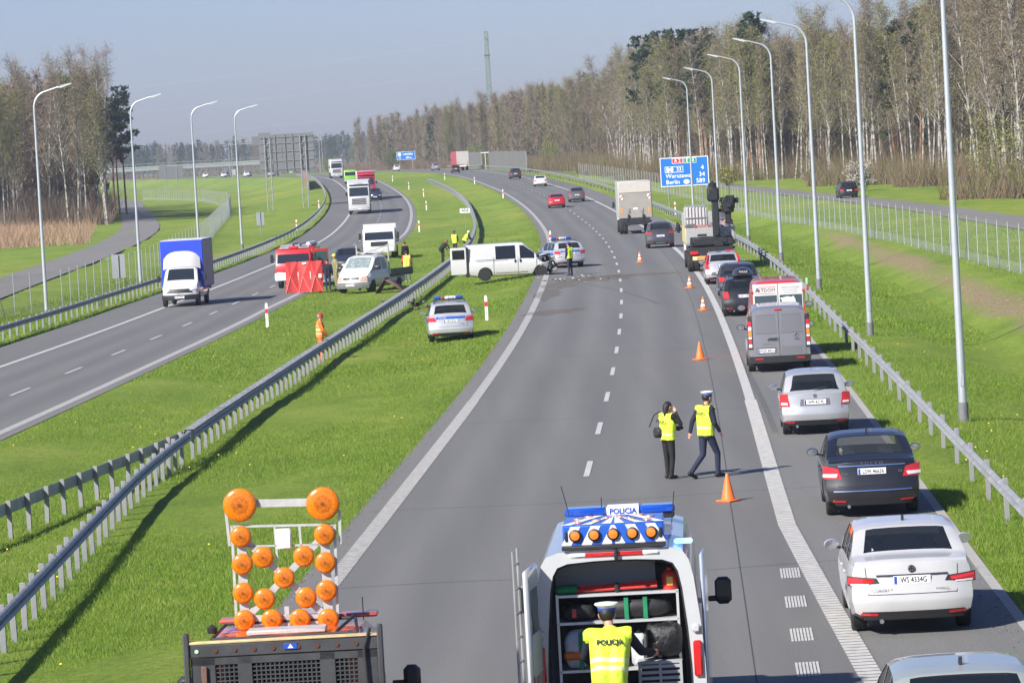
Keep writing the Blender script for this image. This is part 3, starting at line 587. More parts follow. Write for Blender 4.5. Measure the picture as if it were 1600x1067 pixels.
# noise barriers
NB = mat('noise_panel', (.17, .17, .165), .8, noise=.15); NBR = mat('noise_panel_brown', (.26, .13, .08), .8, noise=.25)
def noise_wall(label, a, b, n, h, m, gate=None):
    a = Vector(a); b = Vector(b); org = G(a.x, a.y); r = thing('noise_barrier', label, 'noise barrier', org); d = (b-a)/n; rz = math.atan2(d.y, d.x); pm = MB().box((0, 0, h/2), (.16, .16, h+.3), b=.01).mesh('post', GALV2); L_ = d.length
    pn = MB()
    pn.box((L_/2, 0, h/2), (L_-.2, .10, h))
    for k in range(int(L_/.5)): pn.box((.3+k*.5, -.06, h/2), (.10, .04, h-.1))
    pn = pn.mesh('panel', m)
    for i in range(n+1):
        p = a+d*i; q = G(p.x, p.y)-org; link('post', pm, r, q)
        if i < n and i != gate: link('panel', pn, r, q, rz)
    if gate is not None: q = G((a+d*gate).x, (a+d*gate).y)-org; mb = MB(); mb.box((L_/2, 0, h/2), (.12, .1, h)); mb.box((L_/2, 0, h-.2), (L_, .1, .2)); mb.build('gate_frame', SWH, r, loc=q, rz=rz)
    return r
noise_wall('grey ribbed noise barrier with a white gate frame before the wood', (float(xRP(905))+3, 905, 0), (float(xRP(700))+3.2, 700, 0), 9, 3.6, NB, 4)
noise_wall('rusty brown noise barrier panel row beside the lorry carriageway', (float(xLP(640))-3.0, 640, 0), (float(xLP(745))-3.0, 745, 0), 6, 2.6, NBR)
# ------------------------------------------------------------------ overpass, far gantry, pylon
GREEN = mat('bridge_green', (.25, .29, .265), .6, noise=.1); CONC = mat('concrete', (.42, .41, .38), .9, noise=.15)
r = thing('overpass_bridge', 'pale green girder bridge crossing over the distant motorway', 'bridge', (-165, 1620, 0), R(2)); 
MB().box((-5, 0, 8.9), (170, 9, .35), b=.03).build('deck', CONC, r); MB().box((-5, -4, 8.0), (170, .6, 1.4), b=.03).build('girder', GREEN, r); MB().box((-5, 4, 8.0), (170, .6, 1.4), b=.03).build('girder', GREEN, r)
for k in range(31): MB().box((-88+k*5.5, -4.4, 9.65), (.12, .12, 1.1)).build('railing_post', GREEN, r)
MB().box((-5, -4.4, 10.2), (170, .10, .12)).build('handrail', GREEN, r)
for x in (-60, -32, -6, 22, 52, 76): MB().box((x, 0, 4.0), (1.6, 6, 8.0), b=.1).build('pier', CONC, r)
MB().prism([(-90, 0), (-58, 0), (-66, 7.5), (-90, 7.5)], -5, 5, 'y').build('abutment', CONC, r)
r = thing('sign_gantry', 'long steel sign gantry spanning the distant motorway by the bridge', 'gantry', (float(xLP(1150))-2, 1150, gz(float(xLP(1150))-2, 1150)), R(3))
for x in (0, 27):
    for dx in (-.4, .4): MB().tube([(x+dx, 0, -.5), (x+dx, 0, 11.2)], .14, 6).build('leg', GALV2, r)
for z in (10.0, 11.6): MB().box((13.5, 0, z), (28, .25, .25)).build('chord', GALV2, r)
mb = MB()
for k in range(14): mb.tube([(k*2, 0, 10), (k*2+1, 0, 11.6)], .08, 4); mb.tube([(k*2+1, 0, 11.6), (k*2+2, 0, 10)], .08, 4)
mb.build('lattice', GALV2, r)
for x in (9, 14.5, 20): MB().box((x, -.3, 10.7), (4.8, .08, 2.6), b=.01).build('panel', SBACK, r)
r = thing('back_sign', 'wide pale back of a sign board standing before the far bridge', 'road sign', G(-93, 1080), R(2)); MB().box((0, 0, 5.4), (6.8, .08, 3.6), b=.02).build('panel', SBACK, r); MB().box((-2.2, 0, 7.5), (1.6, .08, .6)).build('top_panel', SBACK, r)
for x in (-1.6, 1.6): MB().tube([(x, -.1, -.3), (x, -.1, 7)], .10, 6).build('post', GALV2, r)
PYL = mat('pylon_green', (.20, .25, .23), .6)
r = thing('lattice_tower', 'slender green lattice tower rising behind the bare wood', 'tower', G(-3.5, 1500), R(10)); Ht = 50
for sx in (-1, 1):
    for sy in (-1, 1): MB().tube([(sx*2.0, sy*2.0, 0), (sx*.9, sy*.9, 34), (sx*.76, sy*.76, Ht-3), (sx*.3, sy*.3, Ht)], .15, 5).build('leg', PYL, r)
mb = MB()
for k in range(26):
    z0, z1 = k*2, k*2+2; w0 = np.interp(z0, [0, 34, Ht], [2.0, .9, .75]); w1 = np.interp(z1, [0, 34, Ht], [2.0, .9, .75])
    for q in range(4):
        Mq = Matrix.Rotation(q*math.pi/2, 3, 'Z'); mb.tube([Mq @ Vector((-w0, -w0, z0)), Mq @ Vector((w1, -w1, z1))], .09, 4); mb.tube([Mq @ Vector((w0, -w0, z0)), Mq @ Vector((-w1, -w1, z1))], .09, 4); mb.tube([Mq @ Vector((-w1, -w1, z1)), Mq @ Vector((w1, -w1, z1))], .09, 4)
mb.build('bracing', PYL, r); MB().box((0, 0, 43), (2.6, 2.6, .25)).build('platform', PYL, r)
WIRE = mat('wire', (.55, .58, .62), .5)
for i, (z0, z1) in enumerate(((50, 38), (38, 29), (26, 19))):
    pts = []
    for k in range(13): t = k/12; pts.append((-3.5-230*t, 1500+120*t, gz(-13, 1500)+z0+(z1-z0)*t-6*4*t*(1-t)*.5))
    o = MB().tube(pts, .018, 4).build('power_line', WIRE, None, 0); tag(o, ['faint topmost overhead wire running off the lattice tower', 'faint middle overhead wire running off the lattice tower', 'faint lowest overhead wire running off the lattice tower'][i], 'cable')
# ------------------------------------------------------------------ trees
def bark(name, c1, c2, scale, lo=.45, hi=.6):
    m = bpy.data.materials.new(name); m.use_nodes = True; n = m.node_tree.nodes; l = m.node_tree.links; b = n['Principled BSDF']; b.inputs['Roughness'].default_value = .85; b.inputs['Specular IOR Level'].default_value = .2
    tc = n.new('ShaderNodeTexCoord'); mp = n.new('ShaderNodeMapping'); mp.inputs['Scale'].default_value = scale; t = n.new('ShaderNodeTexNoise'); t.inputs['Scale'].default_value = 1; t.inputs['Detail'].default_value = 4
    r = n.new('ShaderNodeValToRGB'); r.color_ramp.elements[0].position = lo; r.color_ramp.elements[0].color = (*c2, 1); r.color_ramp.elements[1].position = hi; r.color_ramp.elements[1].color = (*c1, 1)
    l.new(tc.outputs['Object'], mp.inputs[0]); l.new(mp.outputs[0], t.inputs['Vector']); l.new(t.outputs[0], r.inputs[0]); l.new(r.outputs[0], b.inputs['Base Color']); return m
BIRCH = bark('birch_bark', (.43, .405, .36), (.10, .09, .08), (2, 2, 2.2), .38, .60); GREYB = bark('grey_bark', (.24, .21, .18), (.10, .085, .07), (3, 3, 1)); PINEB = bark('pine_bark', (.34, .17, .09), (.14, .09, .06), (3, 3, .8))
TW = [mat('twigs_%d' % i, c, .9, spec=.1) for i, c in enumerate(((.225, .18, .135), (.165, .13, .10), (.28, .215, .155)))]
LF = [mat('leaf_%d' % i, c, .7, spec=.2) for i, c in enumerate(((.26, .27, .05), (.17, .22, .045), (.035, .062, .026), (.022, .045, .024), (.55, .52, .46), (.09, .15, .03)))]
def ribbon_tris(V, F, p, q, w, rnd):                     # a twig as one long thin triangle
    d = q-p; s = d.cross(Vector((rnd.uniform(-1, 1), rnd.uniform(-1, 1), rnd.uniform(-1, 1))))
    if s.length < 1e-5: return
    s = s.normalized()*w*.5; o = len(V); V += [p-s, p+s, q]; F.append((o, o+1, o+2))
def make_tree(seed, h, kind, detail=1.0):
    rnd = random.Random(seed); trunk = MB(); lean = Vector((rnd.gauss(0, .035), rnd.gauss(0, .03), 0)); ph = rnd.uniform(0, 6)
    def axis(t): return Vector((lean.x*h*t+.018*h*math.sin(t*4+ph)*t, lean.y*h*t+.014*h*math.cos(t*3.3+ph)*t, h*t))
    r0 = {'birch': .0060, 'bare': .0065, 'pine': .009}[kind]*h*rnd.uniform(.85, 1.15); n = 9
    trunk.tube([axis(k/n)-Vector((0, 0, .3 if k == 0 else 0)) for k in range(n+1)], [r0*(1-.9*(k/n)**1.1)+.012 for k in range(n+1)], 7)
    V = []; F = []; M_ = []
    def seg(p, q, w, m): 
        k = len(F); ribbon_tris(V, F, p, q, w, rnd)
        M_.extend([m]*(len(F)-k))
    if kind in ('birch', 'bare'):
        leafy = rnd.random(); nb = int((46 if kind == 'birch' else 58)*detail); st = .30 if kind == 'birch' else .22
        for b in range(nb):
            t = st+(1-st)*((b+rnd.random())/nb)**.9; p = axis(t); a = rnd.uniform(0, 6.283); L_ = h*(.05+.16*(1-t)**.7)*rnd.uniform(.7, 1.25)*(1.15 if kind == 'bare' else 1); up = rnd.uniform(1.1, 2.4)
            d = Vector((math.cos(a), math.sin(a), up)).normalized(); q = p+d*L_*.55; d2 = (d+Vector((0, 0, rnd.uniform(-.25, .4)))).normalized(); e = q+d2*L_*.45
            trunk.tube([p, q, e], [r0*.30*(1-t)+.022, r0*.16*(1-t)+.014, .006], 4, cap=False) if L_ > .12*h or b % 2 == 0 else (seg(p, q, .05, 0), seg(q, e, .03, 0))
            for k in range(int(11*detail)):
                s = rnd.uniform(.25, 1); w0 = p.lerp(q, s/.55) if s < .55 else q.lerp(e, (s-.55)/.45); dd = Vector((rnd.gauss(0, 1), rnd.gauss(0, 1), rnd.gauss(.55, .7))).normalized(); l1 = rnd.uniform(.5, 1.5)*(h/20); w1 = w0+dd*l1
                seg(w0, w1, .034, rnd.randrange(2))
                for j in range(int(4*detail)):
                    u0 = w0.lerp(w1, rnd.uniform(.3, 1)); u1 = u0+Vector((rnd.gauss(0, .6), rnd.gauss(0, .6), rnd.gauss(.15, .6)))*.62; seg(u0, u1, .026, rnd.randrange(3))
                    if leafy > .4 and rnd.random() < (.55 if leafy > .75 else .25):
                        for _ in range(2):
                            c = u1+Vector((rnd.gauss(0, .25), rnd.gauss(0, .25), rnd.gauss(0, .25))); seg(c, c+Vector((rnd.gauss(0, 1), rnd.gauss(0, 1), rnd.gauss(0, 1))).normalized()*.13, .10, 3+(rnd.random() < .5))
    else:
        for b in range(int(30*detail)):
            t = .5+.5*((b+rnd.random())/30/detail); p = axis(min(t, 1)); a = rnd.uniform(0, 6.283); L_ = h*.17*(1.15-t)**.55*rnd.uniform(.7, 1.2); d = Vector((math.cos(a), math.sin(a), rnd.uniform(.0, .5))).normalized(); e = p+d*L_
            trunk.tube([p, e], [.045, .012], 4, cap=False)
            for k in range(int(14*detail)):
                c = p.lerp(e, rnd.uniform(.35, 1.08))+Vector((rnd.gauss(0, .3), rnd.gauss(0, .3), rnd.gauss(.1, .22)))
                for _ in range(11): seg(c, c+Vector((rnd.gauss(0, 1), rnd.gauss(0, 1), rnd.gauss(.3, .8))).normalized()*rnd.uniform(.3, .65), .26, 5+(rnd.random() < .45))
    tm = trunk.mesh('trunk', {'birch': BIRCH, 'bare': GREYB, 'pine': PINEB}[kind])
    cm = npmesh('crown', np.array([tuple(v) for v in V]), np.array(F), TW+LF[:4], M_)
    return tm, cm
PROTO = {'birch': [make_tree(10+i, rnd_h, 'birch') for i, rnd_h in enumerate((19, 20, 18, 20.5, 19, 17.5, 20, 18.5))], 'bare': [make_tree(40+i, hh, 'bare', 1.15) for i, hh in enumerate((18, 19.5, 17, 19))], 'pine': [make_tree(60+i, hh, 'pine') for i, hh in enumerate((19.5, 21, 18.5))]}
NAMES = {'birch': ('birch_tree', 'birch'), 'bare': ('bare_tree', 'tree'), 'pine': ('pine_tree', 'pine')}
trnd = random.Random(21)
def plant(kind, x, y, label, group, s=1., tilt=0):
    tm, cm = trnd.choice(PROTO[kind]); nm, cat = NAMES[kind]; r = thing(nm, label, cat, G(x, y, -.05), trnd.uniform(0, 6.28), group); r.scale = (s*trnd.uniform(.9, 1.1),)*2+(s,)
    r.rotation_euler.x = tilt+trnd.gauss(0, .02); r.rotation_euler.y = trnd.gauss(0, .03)
    link('trunk', tm, r); link('crown', cm, r)
# forest edge on the outer side of the bend (x as a function of y), with the wood spreading behind it
fEdge = spline([(200, 52), (300, 50), (370, 48), (460, 44), (553, 26), (640, 21), (760, 15), (890, 1), (1000, -12), (1170, -36), (1400, -70)])
def edge_tree(y, d, kind, label, group, s=1., tilt=0):
    s *= float(np.interp(y, [400, 500], [1.16, 1.0]))
    plant(kind, float(fEdge(y))+d, y, label, group, s, tilt)
def birch_look(k):
    s = trnd.uniform(.86, 1.08); g = 'birches of the wood beyond the service road'
    if k % 13 == 0: return 'strongly leaning white-barked birch in the spring wood beyond the service road', g+', leaning', s
    return ('tall slim white-barked birch towering in the wood beyond the service road', g+', tall', s) if s > 1.0 else (('slim white-barked birch of middling height in the wood beyond the service road', g+', middling', s) if s > .93 else ('shorter slim white-barked birch in the wood beyond the service road', g+', shorter', s))
for k in range(230):
    y = 300+(trnd.random()**1.15)*420; edge_tree(y, trnd.uniform(0, 9), 'birch', *birch_look(k), trnd.gauss(0, .03) if k % 13 else .22)
for k in range(60):
    y = 300+trnd.random()*600; edge_tree(y, trnd.uniform(3, 12), 'bare', 'leafless grey-brown tree in the wood beyond the service road', 'leafless trees of the wood beyond the service road', trnd.uniform(.85, 1.05))
for y, d in ((520, 3), (533, 5), (548, 2), (560, 5), (575, 3), (600, 5), (612, 2), (470, 6), (478, 8), (452, 4), (440, 9), (395, 12), (500, 6), (590, 8)):
    edge_tree(y, d, 'pine', 'dark green pine with reddish trunk among the birches beyond the service road', 'pines of the wood beyond the service road', trnd.uniform(.92, 1.06))
for k in range(46):
    y = 720+trnd.random()*450; edge_tree(y, trnd.uniform(0, 14), 'bare' if k % 4 else 'birch', *(('leafless grey-brown tree in the distant wood at the bend', 'leafless trees of the wood at the bend') if k % 4 else ('pale birch in the distant wood at the bend', 'birches of the wood at the bend')), trnd.uniform(.8, .98))
for k in range(44):
    y = 495+trnd.random()*75; x = -.113*y+trnd.uniform(-26, 3)+4; plant('birch', x-1, y, 'white-barked birch in the wood beyond the reeds and side road', 'birches of the wood beyond the side road', trnd.uniform(.88, 1.14))
for k in range(16): y = 505+trnd.random()*85; plant('bare', -.113*y+trnd.uniform(-24, 2)+3, y, 'leafless dark tree in the wood beyond the reeds and side road', 'leafless trees of the wood beyond the side road', trnd.uniform(.95, 1.15))
for x, y in ((-55.6, 520), (-56.6, 530), (-57.8, 524), (-55.5, 548), (-57.5, 560), (-60, 552), (-56.5, 575), (-59, 590), (-64, 570), (-68, 585)): plant('pine', x, y, 'dark pine at the end of the wood beside the side road', 'pines of the wood beside the side road', trnd.uniform(.85, 1.0))
# the mass of the wood behind the trees that can be told apart
def forest(name, label, spots, seed):
    rnd = np.random.RandomState(seed); Vs = []; Ms = []
    tri = lambda a, b, c, m: (Vs.append(np.stack([a, b, c], 1).reshape(-1, 3)), Ms.append(m))
    for (x, y, z, h, evergreen) in spots:
        r = .0052*h; base = np.array([x, y, z]); top = base+np.array([rnd.randn()*.4, rnd.randn()*.4, h])
        w_ = np.array([1., 0, 0])*r; u_ = np.array([0, 1., 0])*r; tm = 8 if rnd.rand() < .2 else 10
        tri(np.stack([base-w_, base-u_]), np.stack([base+w_, base+u_]), np.stack([top, top]), np.full(2, tm if not evergreen else 10))
        n = 190 if not evergreen else 130; t = (.14 if not evergreen else .22)+(.86 if not evergreen else .78)*rnd.rand(n)**.8; a = rnd.rand(n)*6.283; R_ = h*(.19 if not evergreen else .24)*(1.08-t)**.6*(.3+.7*rnd.rand(n))
        P = base+(top-base)*t[:, None]
        if not evergreen:
            Q = P+np.stack([np.cos(a)*R_, np.sin(a)*R_, R_*(.6+1.4*rnd.rand(n))], 1); s = np.cross(Q-P, rnd.randn(n, 3)); s /= np.linalg.norm(s, axis=1)[:, None]+1e-9
            tri(P-s*.04, P+s*.04, Q, rnd.randint(0, 3, n)); k = 3
            P2 = np.repeat(P+(Q-P)*.55, k, 0); Q2 = P2+rnd.randn(n*k, 3)*np.array([.8, .8, .9])+np.array([0, 0, .3]); s = np.cross(Q2-P2, rnd.randn(n*k, 3)); s /= np.linalg.norm(s, axis=1)[:, None]+1e-9
            tri(P2-s*.042, P2+s*.042, Q2, rnd.randint(0, 3, n*k) if rnd.rand() < .8 else rnd.choice([0, 1, 3, 4], n*k))
        else:
            c = P+np.stack([np.cos(a)*R_, np.sin(a)*R_, rnd.randn(n)*.3], 1); c = np.repeat(c, 3, 0); d = rnd.randn(len(c), 3); d /= np.linalg.norm(d, axis=1)[:, None]; e = rnd.randn(len(c), 3)*.35
            tri(c, c+d*.9, c+e, rnd.randint(5, 7, len(c)))
    V = np.concatenate(Vs); M_ = np.concatenate(Ms); me = npmesh(name, V, np.arange(len(V)).reshape(-1, 3), TW+LF[:4]+[BIRCH, BIRCH, GREYB], np.where(M_ >= 8, M_, M_))
    o = link(name, me); tag(o, label, 'wood', kind='stuff')
sp = []; fr = random.Random(5)
for k in range(1000):
    y = 260+fr.random()**.9*760; x = float(fEdge(y))+8+fr.random()**1.3*55; sp.append((x, y, gz(x, y), fr.uniform(15.5, 19.8)*float(np.interp(y, [400, 500], [1.18, 1.0])), fr.random() < .07))
for k in range(420):
    y = 760+fr.random()*520; x = float(fEdge(y))+1+fr.random()*42; sp.append((x, y, gz(x, y), fr.uniform(15, 18.5), fr.random() < .03))
forest('distant_wood', 'dense grey-brown leafless wood filling the outside of the motorway bend', sp, 1)
sp = []
for k in range(420):
    y = 515+fr.random()*130; x = -.1063*y+fr.uniform(-60, 0); sp.append((x, y, gz(x, y), fr.uniform(15.5, 21), fr.random() < .12))
forest('side_wood', 'dense leafless wood behind the birches beyond the side road', sp, 2)
sp = []
for k in range(760):
    y = 1900+fr.random()*260; x = -340+fr.random()*520-(y-1900)*.1; sp.append((x, y, gz(x, y), fr.uniform(15, 20), fr.random() < .5))
forest('far_wood', 'far dark mixed wood on the horizon behind the green bridge', sp, 3)
# brushwood, reeds and shrubs along the edges
def brush(name, label, fn, n, h, mats, seed, w=.05):
    rnd = np.random.RandomState(seed); xs, ys_ = fn(rnd, n); z = ground(xs, ys_); hh = h*(.3+.8*rnd.rand(n))*(.45+.75*(.5+.5*np.sin(ys_*.31+1.7*np.sin(ys_*.083)+xs*.25))); p = np.stack([xs, ys_, z], 1); q = p+np.stack([rnd.randn(n)*.35*hh, rnd.randn(n)*.35*hh, hh], 1); s = np.cross(q-p, rnd.randn(n, 3)); s /= np.linalg.norm(s, axis=1)[:, None]
    me = npmesh(name, np.stack([p-s*w, p+s*w, q], 1).reshape(-1, 3), np.arange(3*n).reshape(-1, 3), mats, rnd.randint(0, len(mats), n)); tag(link(name, me), label, 'brushwood', kind='stuff')
BR = [mat('brush_%d' % i, c, .9, spec=.1) for i, c in enumerate(((.19, .12, .085), (.16, .115, .07), (.21, .15, .10), (.14, .125, .045)))]
RE = [mat('reed_%d' % i, c, .9, spec=.1) for i, c in enumerate(((.36, .23, .16), (.42, .28, .19), (.30, .2, .12)))]
def f1(r, n): y = 260+r.rand(n)*620; return fEdge(y)+9-r.rand(n)**.75*(11+5*np.sin(y*.06)+3*np.sin(y*.17)), y
brush('undergrowth', 'reddish brown leafless undergrowth along the foot of the wood', f1, 130000, 3.2, BR+TW[:2]+[LF[1]], 4, .028)
def f6(r, n): y = 265+r.rand(n)*620; return fEdge(y)+5+r.rand(n)*34, y
brush('understorey', 'tangle of pale brown saplings filling the inside of the wood', f6, 90000, 6.5, TW+BR[:3]+[LF[1]], 14, .035)
def f2(r, n): y = 380+r.rand(n)*120; return np.minimum(-.122*y-1+r.randn(n)*7-6, -.098*y-4-2*r.rand(n)), y
brush('reed_patch', 'pinkish brown dry reeds before the birch wood by the side road', f2, 26000, 1.6, RE, 5, .02)
def f3(r, n): y = 500+r.rand(n)*90; return -.104*y+1-r.rand(n)*34, y
brush('wood_floor_brush', 'grey brown brushwood at the foot of the birches beyond the side road', f3, 42000, 4.2, BR[:2]+TW[:2], 6, .03)
def f4(r, n): y = 1850+r.rand(n)*30; return -340+r.rand(n)*420, y
brush('far_brush', 'brown brushwood at the foot of the far wood behind the bridge', f4, 9000, 8, BR[:2]+TW[:2], 8, .16)
def f5(r, n): y = 880+r.rand(n)*420; return fEdge(y)-1+r.rand(n)*12, y
brush('bend_brush', 'grey brown brushwood at the foot of the distant wood at the bend', f5, 26000, 4.5, BR[:2]+TW[:2], 9, .06)
def shrub(x, y, h, w_, mats, label, dens=2600, cat='shrub'):
    r = thing('shrub', label, cat, G(x, y, -.05)); rnd = np.random.RandomState(int(abs(x*7+y))); mb = MB(); dens = int(dens*2.4)
    for k in range(7): a = k/7*6.28; mb.tube([(0, 0, 0), (math.cos(a)*w_*.22, math.sin(a)*w_*.22, h*.45), (math.cos(a)*w_*.4, math.sin(a)*w_*.4, h*.8)], [.06, .04, .015], 5)
    mb.build('stem', GREYB, r)
    d = rnd.randn(dens, 3); d /= np.linalg.norm(d, axis=1)[:, None]; lob = 1+.3*np.sin(d[:, 0]*5+1)*np.sin(d[:, 2]*6)+.2*np.sin(d[:, 1]*9); c = d*(.35+.65*rnd.rand(dens)[:, None]**.5)*lob[:, None]*np.array([w_/2, w_/2, h*.46])+np.array([0, 0, h*.54])
    e = rnd.randn(dens, 3)*.085; f = rnd.randn(dens, 3)*.085; me = npmesh('foliage', np.stack([c, c+e, c+f], 1).reshape(-1, 3), np.arange(3*dens).reshape(-1, 3), mats, rnd.randint(0, len(mats), dens)); link('foliage', me, r)
shrub(37.8, 408, 3.2, 2.9, [LF[4], TW[0]], 'round bush in white blossom above the service road', 1800)
shrub(45.5, 352, 7.5, 6.5, [LF[0], LF[1], TW[1]], 'sprawling yellow-green budding tree at the edge of the wood', 1900)
shrub(43, 300, 4.0, 4.5, [LF[5], LF[1]], 'fresh green bush at the foot of the wood beside the tall lamp', 1700)
shrub(-6, 905, 6.5, 5.5, [LF[5], LF[1]], 'fresh green bush beside the distant blue motorway sign', 1700); shrub(-27, 960, 5.5, 5, [LF[5], LF[3]], 'dark green bush just left behind the distant blue sign', 1700)
shrub(10, 790, 6, 4.4, [LF[5], LF[0]], 'light green bush behind the noise barrier', 1500); shrub(-44, 980, 4.6, 4, [LF[5], LF[1]], 'small green bush behind the far lorry carriageway', 1200)
shrub(28, 480, 2.6, 3.4, [LF[0], BR[3]], 'low yellow-green bush where the service road meets the wood', 900)
# ------------------------------------------------------------------ cars
def interp(K, y): K = np.array(K, float); return float(np.interp(y, K[:, 0], K[:, 1]))
class Body:
    """Lofted car body. y runs from 0 (rear) to L (front); everything is moved so that the ground centre is the origin."""
    def __init__(s, L, W, top, belt, sill=.2, wheels=None, rw=.33, rear=((0, 0),), front=((0, 0),), kr=.16, kf=.30, tumble=.30, deckr=.12):
        s.L, s.W, s.top, s.belt, s.sill, s.wheels, s.rw, s.rear, s.front, s.kr, s.kf, s.tumble, s.deckr = L, W, top, belt, sill, wheels or [.19*L, .78*L], rw, rear, front, kr, kf, tumble, deckr
    def hw(s, y): t = y/s.L; return s.W/2*(1-.055*max(0, (.22-t)/.22)**2-.10*max(0, (t-.75)/.25)**2)
    def section(s, y):
        hw = s.hw(y); tp = interp(s.top, y); bl = min(interp(s.belt, y), tp-.015); zb = s.sill+.10*max(0, (y-s.L+.7)/.7)+.08*max(0, (.6-y)/.6); dz = tp-bl; k = s.tumble
        pts = [(0, zb), (.80*hw, zb), (.955*hw, zb+.07), (.99*hw, zb+.2), (hw, .52), (hw, .62), (.992*hw, .5*(bl+.62)), (.975*hw, bl-.06), (.945*hw, bl)]
        w0 = .94*hw
        for f in (.06, .35, .65, .86): pts.append((w0-k*dz*f*(.85+.15*f), bl+dz*f))
        w1 = w0-k*dz*.9; c = min(.10, dz*.5+.02)
        pts += [(w1-.045-.3*c, bl+dz*.955), (w1-.11-.6*c, tp-.006), (w1*.62, tp+.008), (w1*.3, tp+.016), (0, tp+.018)]
        arch = 0
        for wc in s.wheels:
            d = abs(y-wc); ra = s.rw+.055
            if d < ra: arch = max(arch, s.rw+math.sqrt(ra*ra-d*d))
        return [(x, max(z, arch if i in (1, 2, 3, 4, 5) and x > .5*hw else z)) for i, (x, z) in enumerate(pts)]
    def deform(s, x, y, z):
        r = .75; hw = s.hw(max(0, min(s.L, y))); u = min(1.1, abs(x)/max(hw, .01))
        if y < r: y = y+(1-y/r)*(interp(s.rear, z)+s.kr*u**3.2)
        if y > s.L-r: y = y-(1-(s.L-y)/r)*(interp(s.front, z)+s.kf*u**2.4)
        return (x, y-s.L/2, z)
    def rear_y(s, x, z): return s.deform(x, 0, z)[1]
    def front_y(s, x, z): return s.deform(x, s.L, z)[1]
    def patch(s, quad, nu=6, nv=3, off=.006, front=False, thick=0):      # conforming panel on the rear (or nose); quad = 4 corners (x,z)
        (a, b, c, d) = [Vector((q[0], q[1])) for q in quad]; rows = []
        for j in range(nv+1):
            l = a.lerp(d, j/nv); r_ = b.lerp(c, j/nv); row = []
            for i in range(nu+1):
                p = l.lerp(r_, i/nu); row.append((p.x, (s.front_y(p.x, p.y)+off) if front else (s.rear_y(p.x, p.y)-off), p.y))
            rows.append(row)
        mb = MB(); mb.grid(rows)
        back = [[(p[0], p[1]+(.03 if not front else -.03), p[2]) for p in r_] for r_ in rows]
        ring = lambda R_: R_[0]+[r_[-1] for r_ in R_[1:]]+R_[-1][::-1][1:]+[r_[0] for r_ in R_[::-1][1:-1]]
        mb.grid([ring(rows), ring(back)], closed=True); return mb
    def mesh(s, root, paint_m, glass, side_win, rear_win=None, wind=None, sunk=.006, glass_m=GLASS, name='body'):
        nst = 52; ys = sorted(set([s.L*i/nst for i in range(nst+1)]+[p[0] for p in s.top]+list(side_win and [v for w_ in side_win for v in w_] or [])+list(rear_win or [])+list(wind or [])+[wc+d for wc in s.wheels for d in (-s.rw-.05, -s.rw*.8, s.rw*.8, s.rw+.05)]))
        ys = [y for y in ys if 0 <= y <= s.L]; ys = [y for i, y in enumerate(ys) if i == 0 or y-ys[i-1] > .004]
        secs = [s.section(y) for y in ys]; n = len(secs[0]); full = []
        for y, sc_ in zip(ys, secs):
            full.append([s.deform(x, y, z) for x, z in sc_]+[s.deform(-x, y, z) for x, z in sc_[-2:0:-1]])
        N = len(full[0]); body = MB(); wins = {}
        def inr(a, b, r_): return r_ and a >= r_[0]-.003 and b <= r_[1]+.003
        keep = []
        for i in range(len(ys)-1):
            for k in range(N):
                j = k if k < n-1 else N-1-k; key = None
                if 9 <= j <= 11:
                    for w_ in side_win or ():
                        if inr(ys[i], ys[i+1], w_): key = ('side_window', w_, k < n-1)
                if 14 <= j <= 16:
                    if inr(ys[i], ys[i+1], rear_win): key = ('rear_window', 0, 0)
                    if inr(ys[i], ys[i+1], wind): key = ('windscreen', 0, 0)
                f = (i*N+k, i*N+(k+1) % N, (i+1)*N+(k+1) % N, (i+1)*N+k)
                if key: wins.setdefault(key, []).append(f)
                else: keep.append(f)
        flat = [p for r_ in full for p in r_]; body.add(flat, keep)
        for end, y in ((0, ys[0]), (len(ys)-1, ys[-1])):                    # close the tail and the nose with a gridded cap
            rows = []
            for (x, z) in secs[end]: rows.append([s.deform(x*t, y, z) for t in np.linspace(-1, 1, 13)])
            body.add([p for r_ in rows for p in r_], [(a*13+b, a*13+b+1, (a+1)*13+b+1, (a+1)*13+b) for a in range(len(rows)-1) for b in range(12)])
        bm_o = body.build(name, paint_m, root, 32)
        for (nm, w_, sd_), fs in wins.items():
            idx = sorted({i for f in fs for i in f}); mp = {v: i for i, v in enumerate(idx)}; c = Vector((0, 0, .6)); mb = MB(); vs = []
            for v in idx:
                p = Vector(flat[v]); d = Vector((p.x, 0, 0)) if nm == 'side_window' else Vector((0, 0, p.z-.6))+Vector((0, p.y*.3, 0)); d.normalize(); vs.append(p-d*sunk)
            mb.add(vs, [tuple(mp[i] for i in f) for f in fs]); mb.build(nm, glass_m, root, 60)
        return bm_o
_wheel = {}
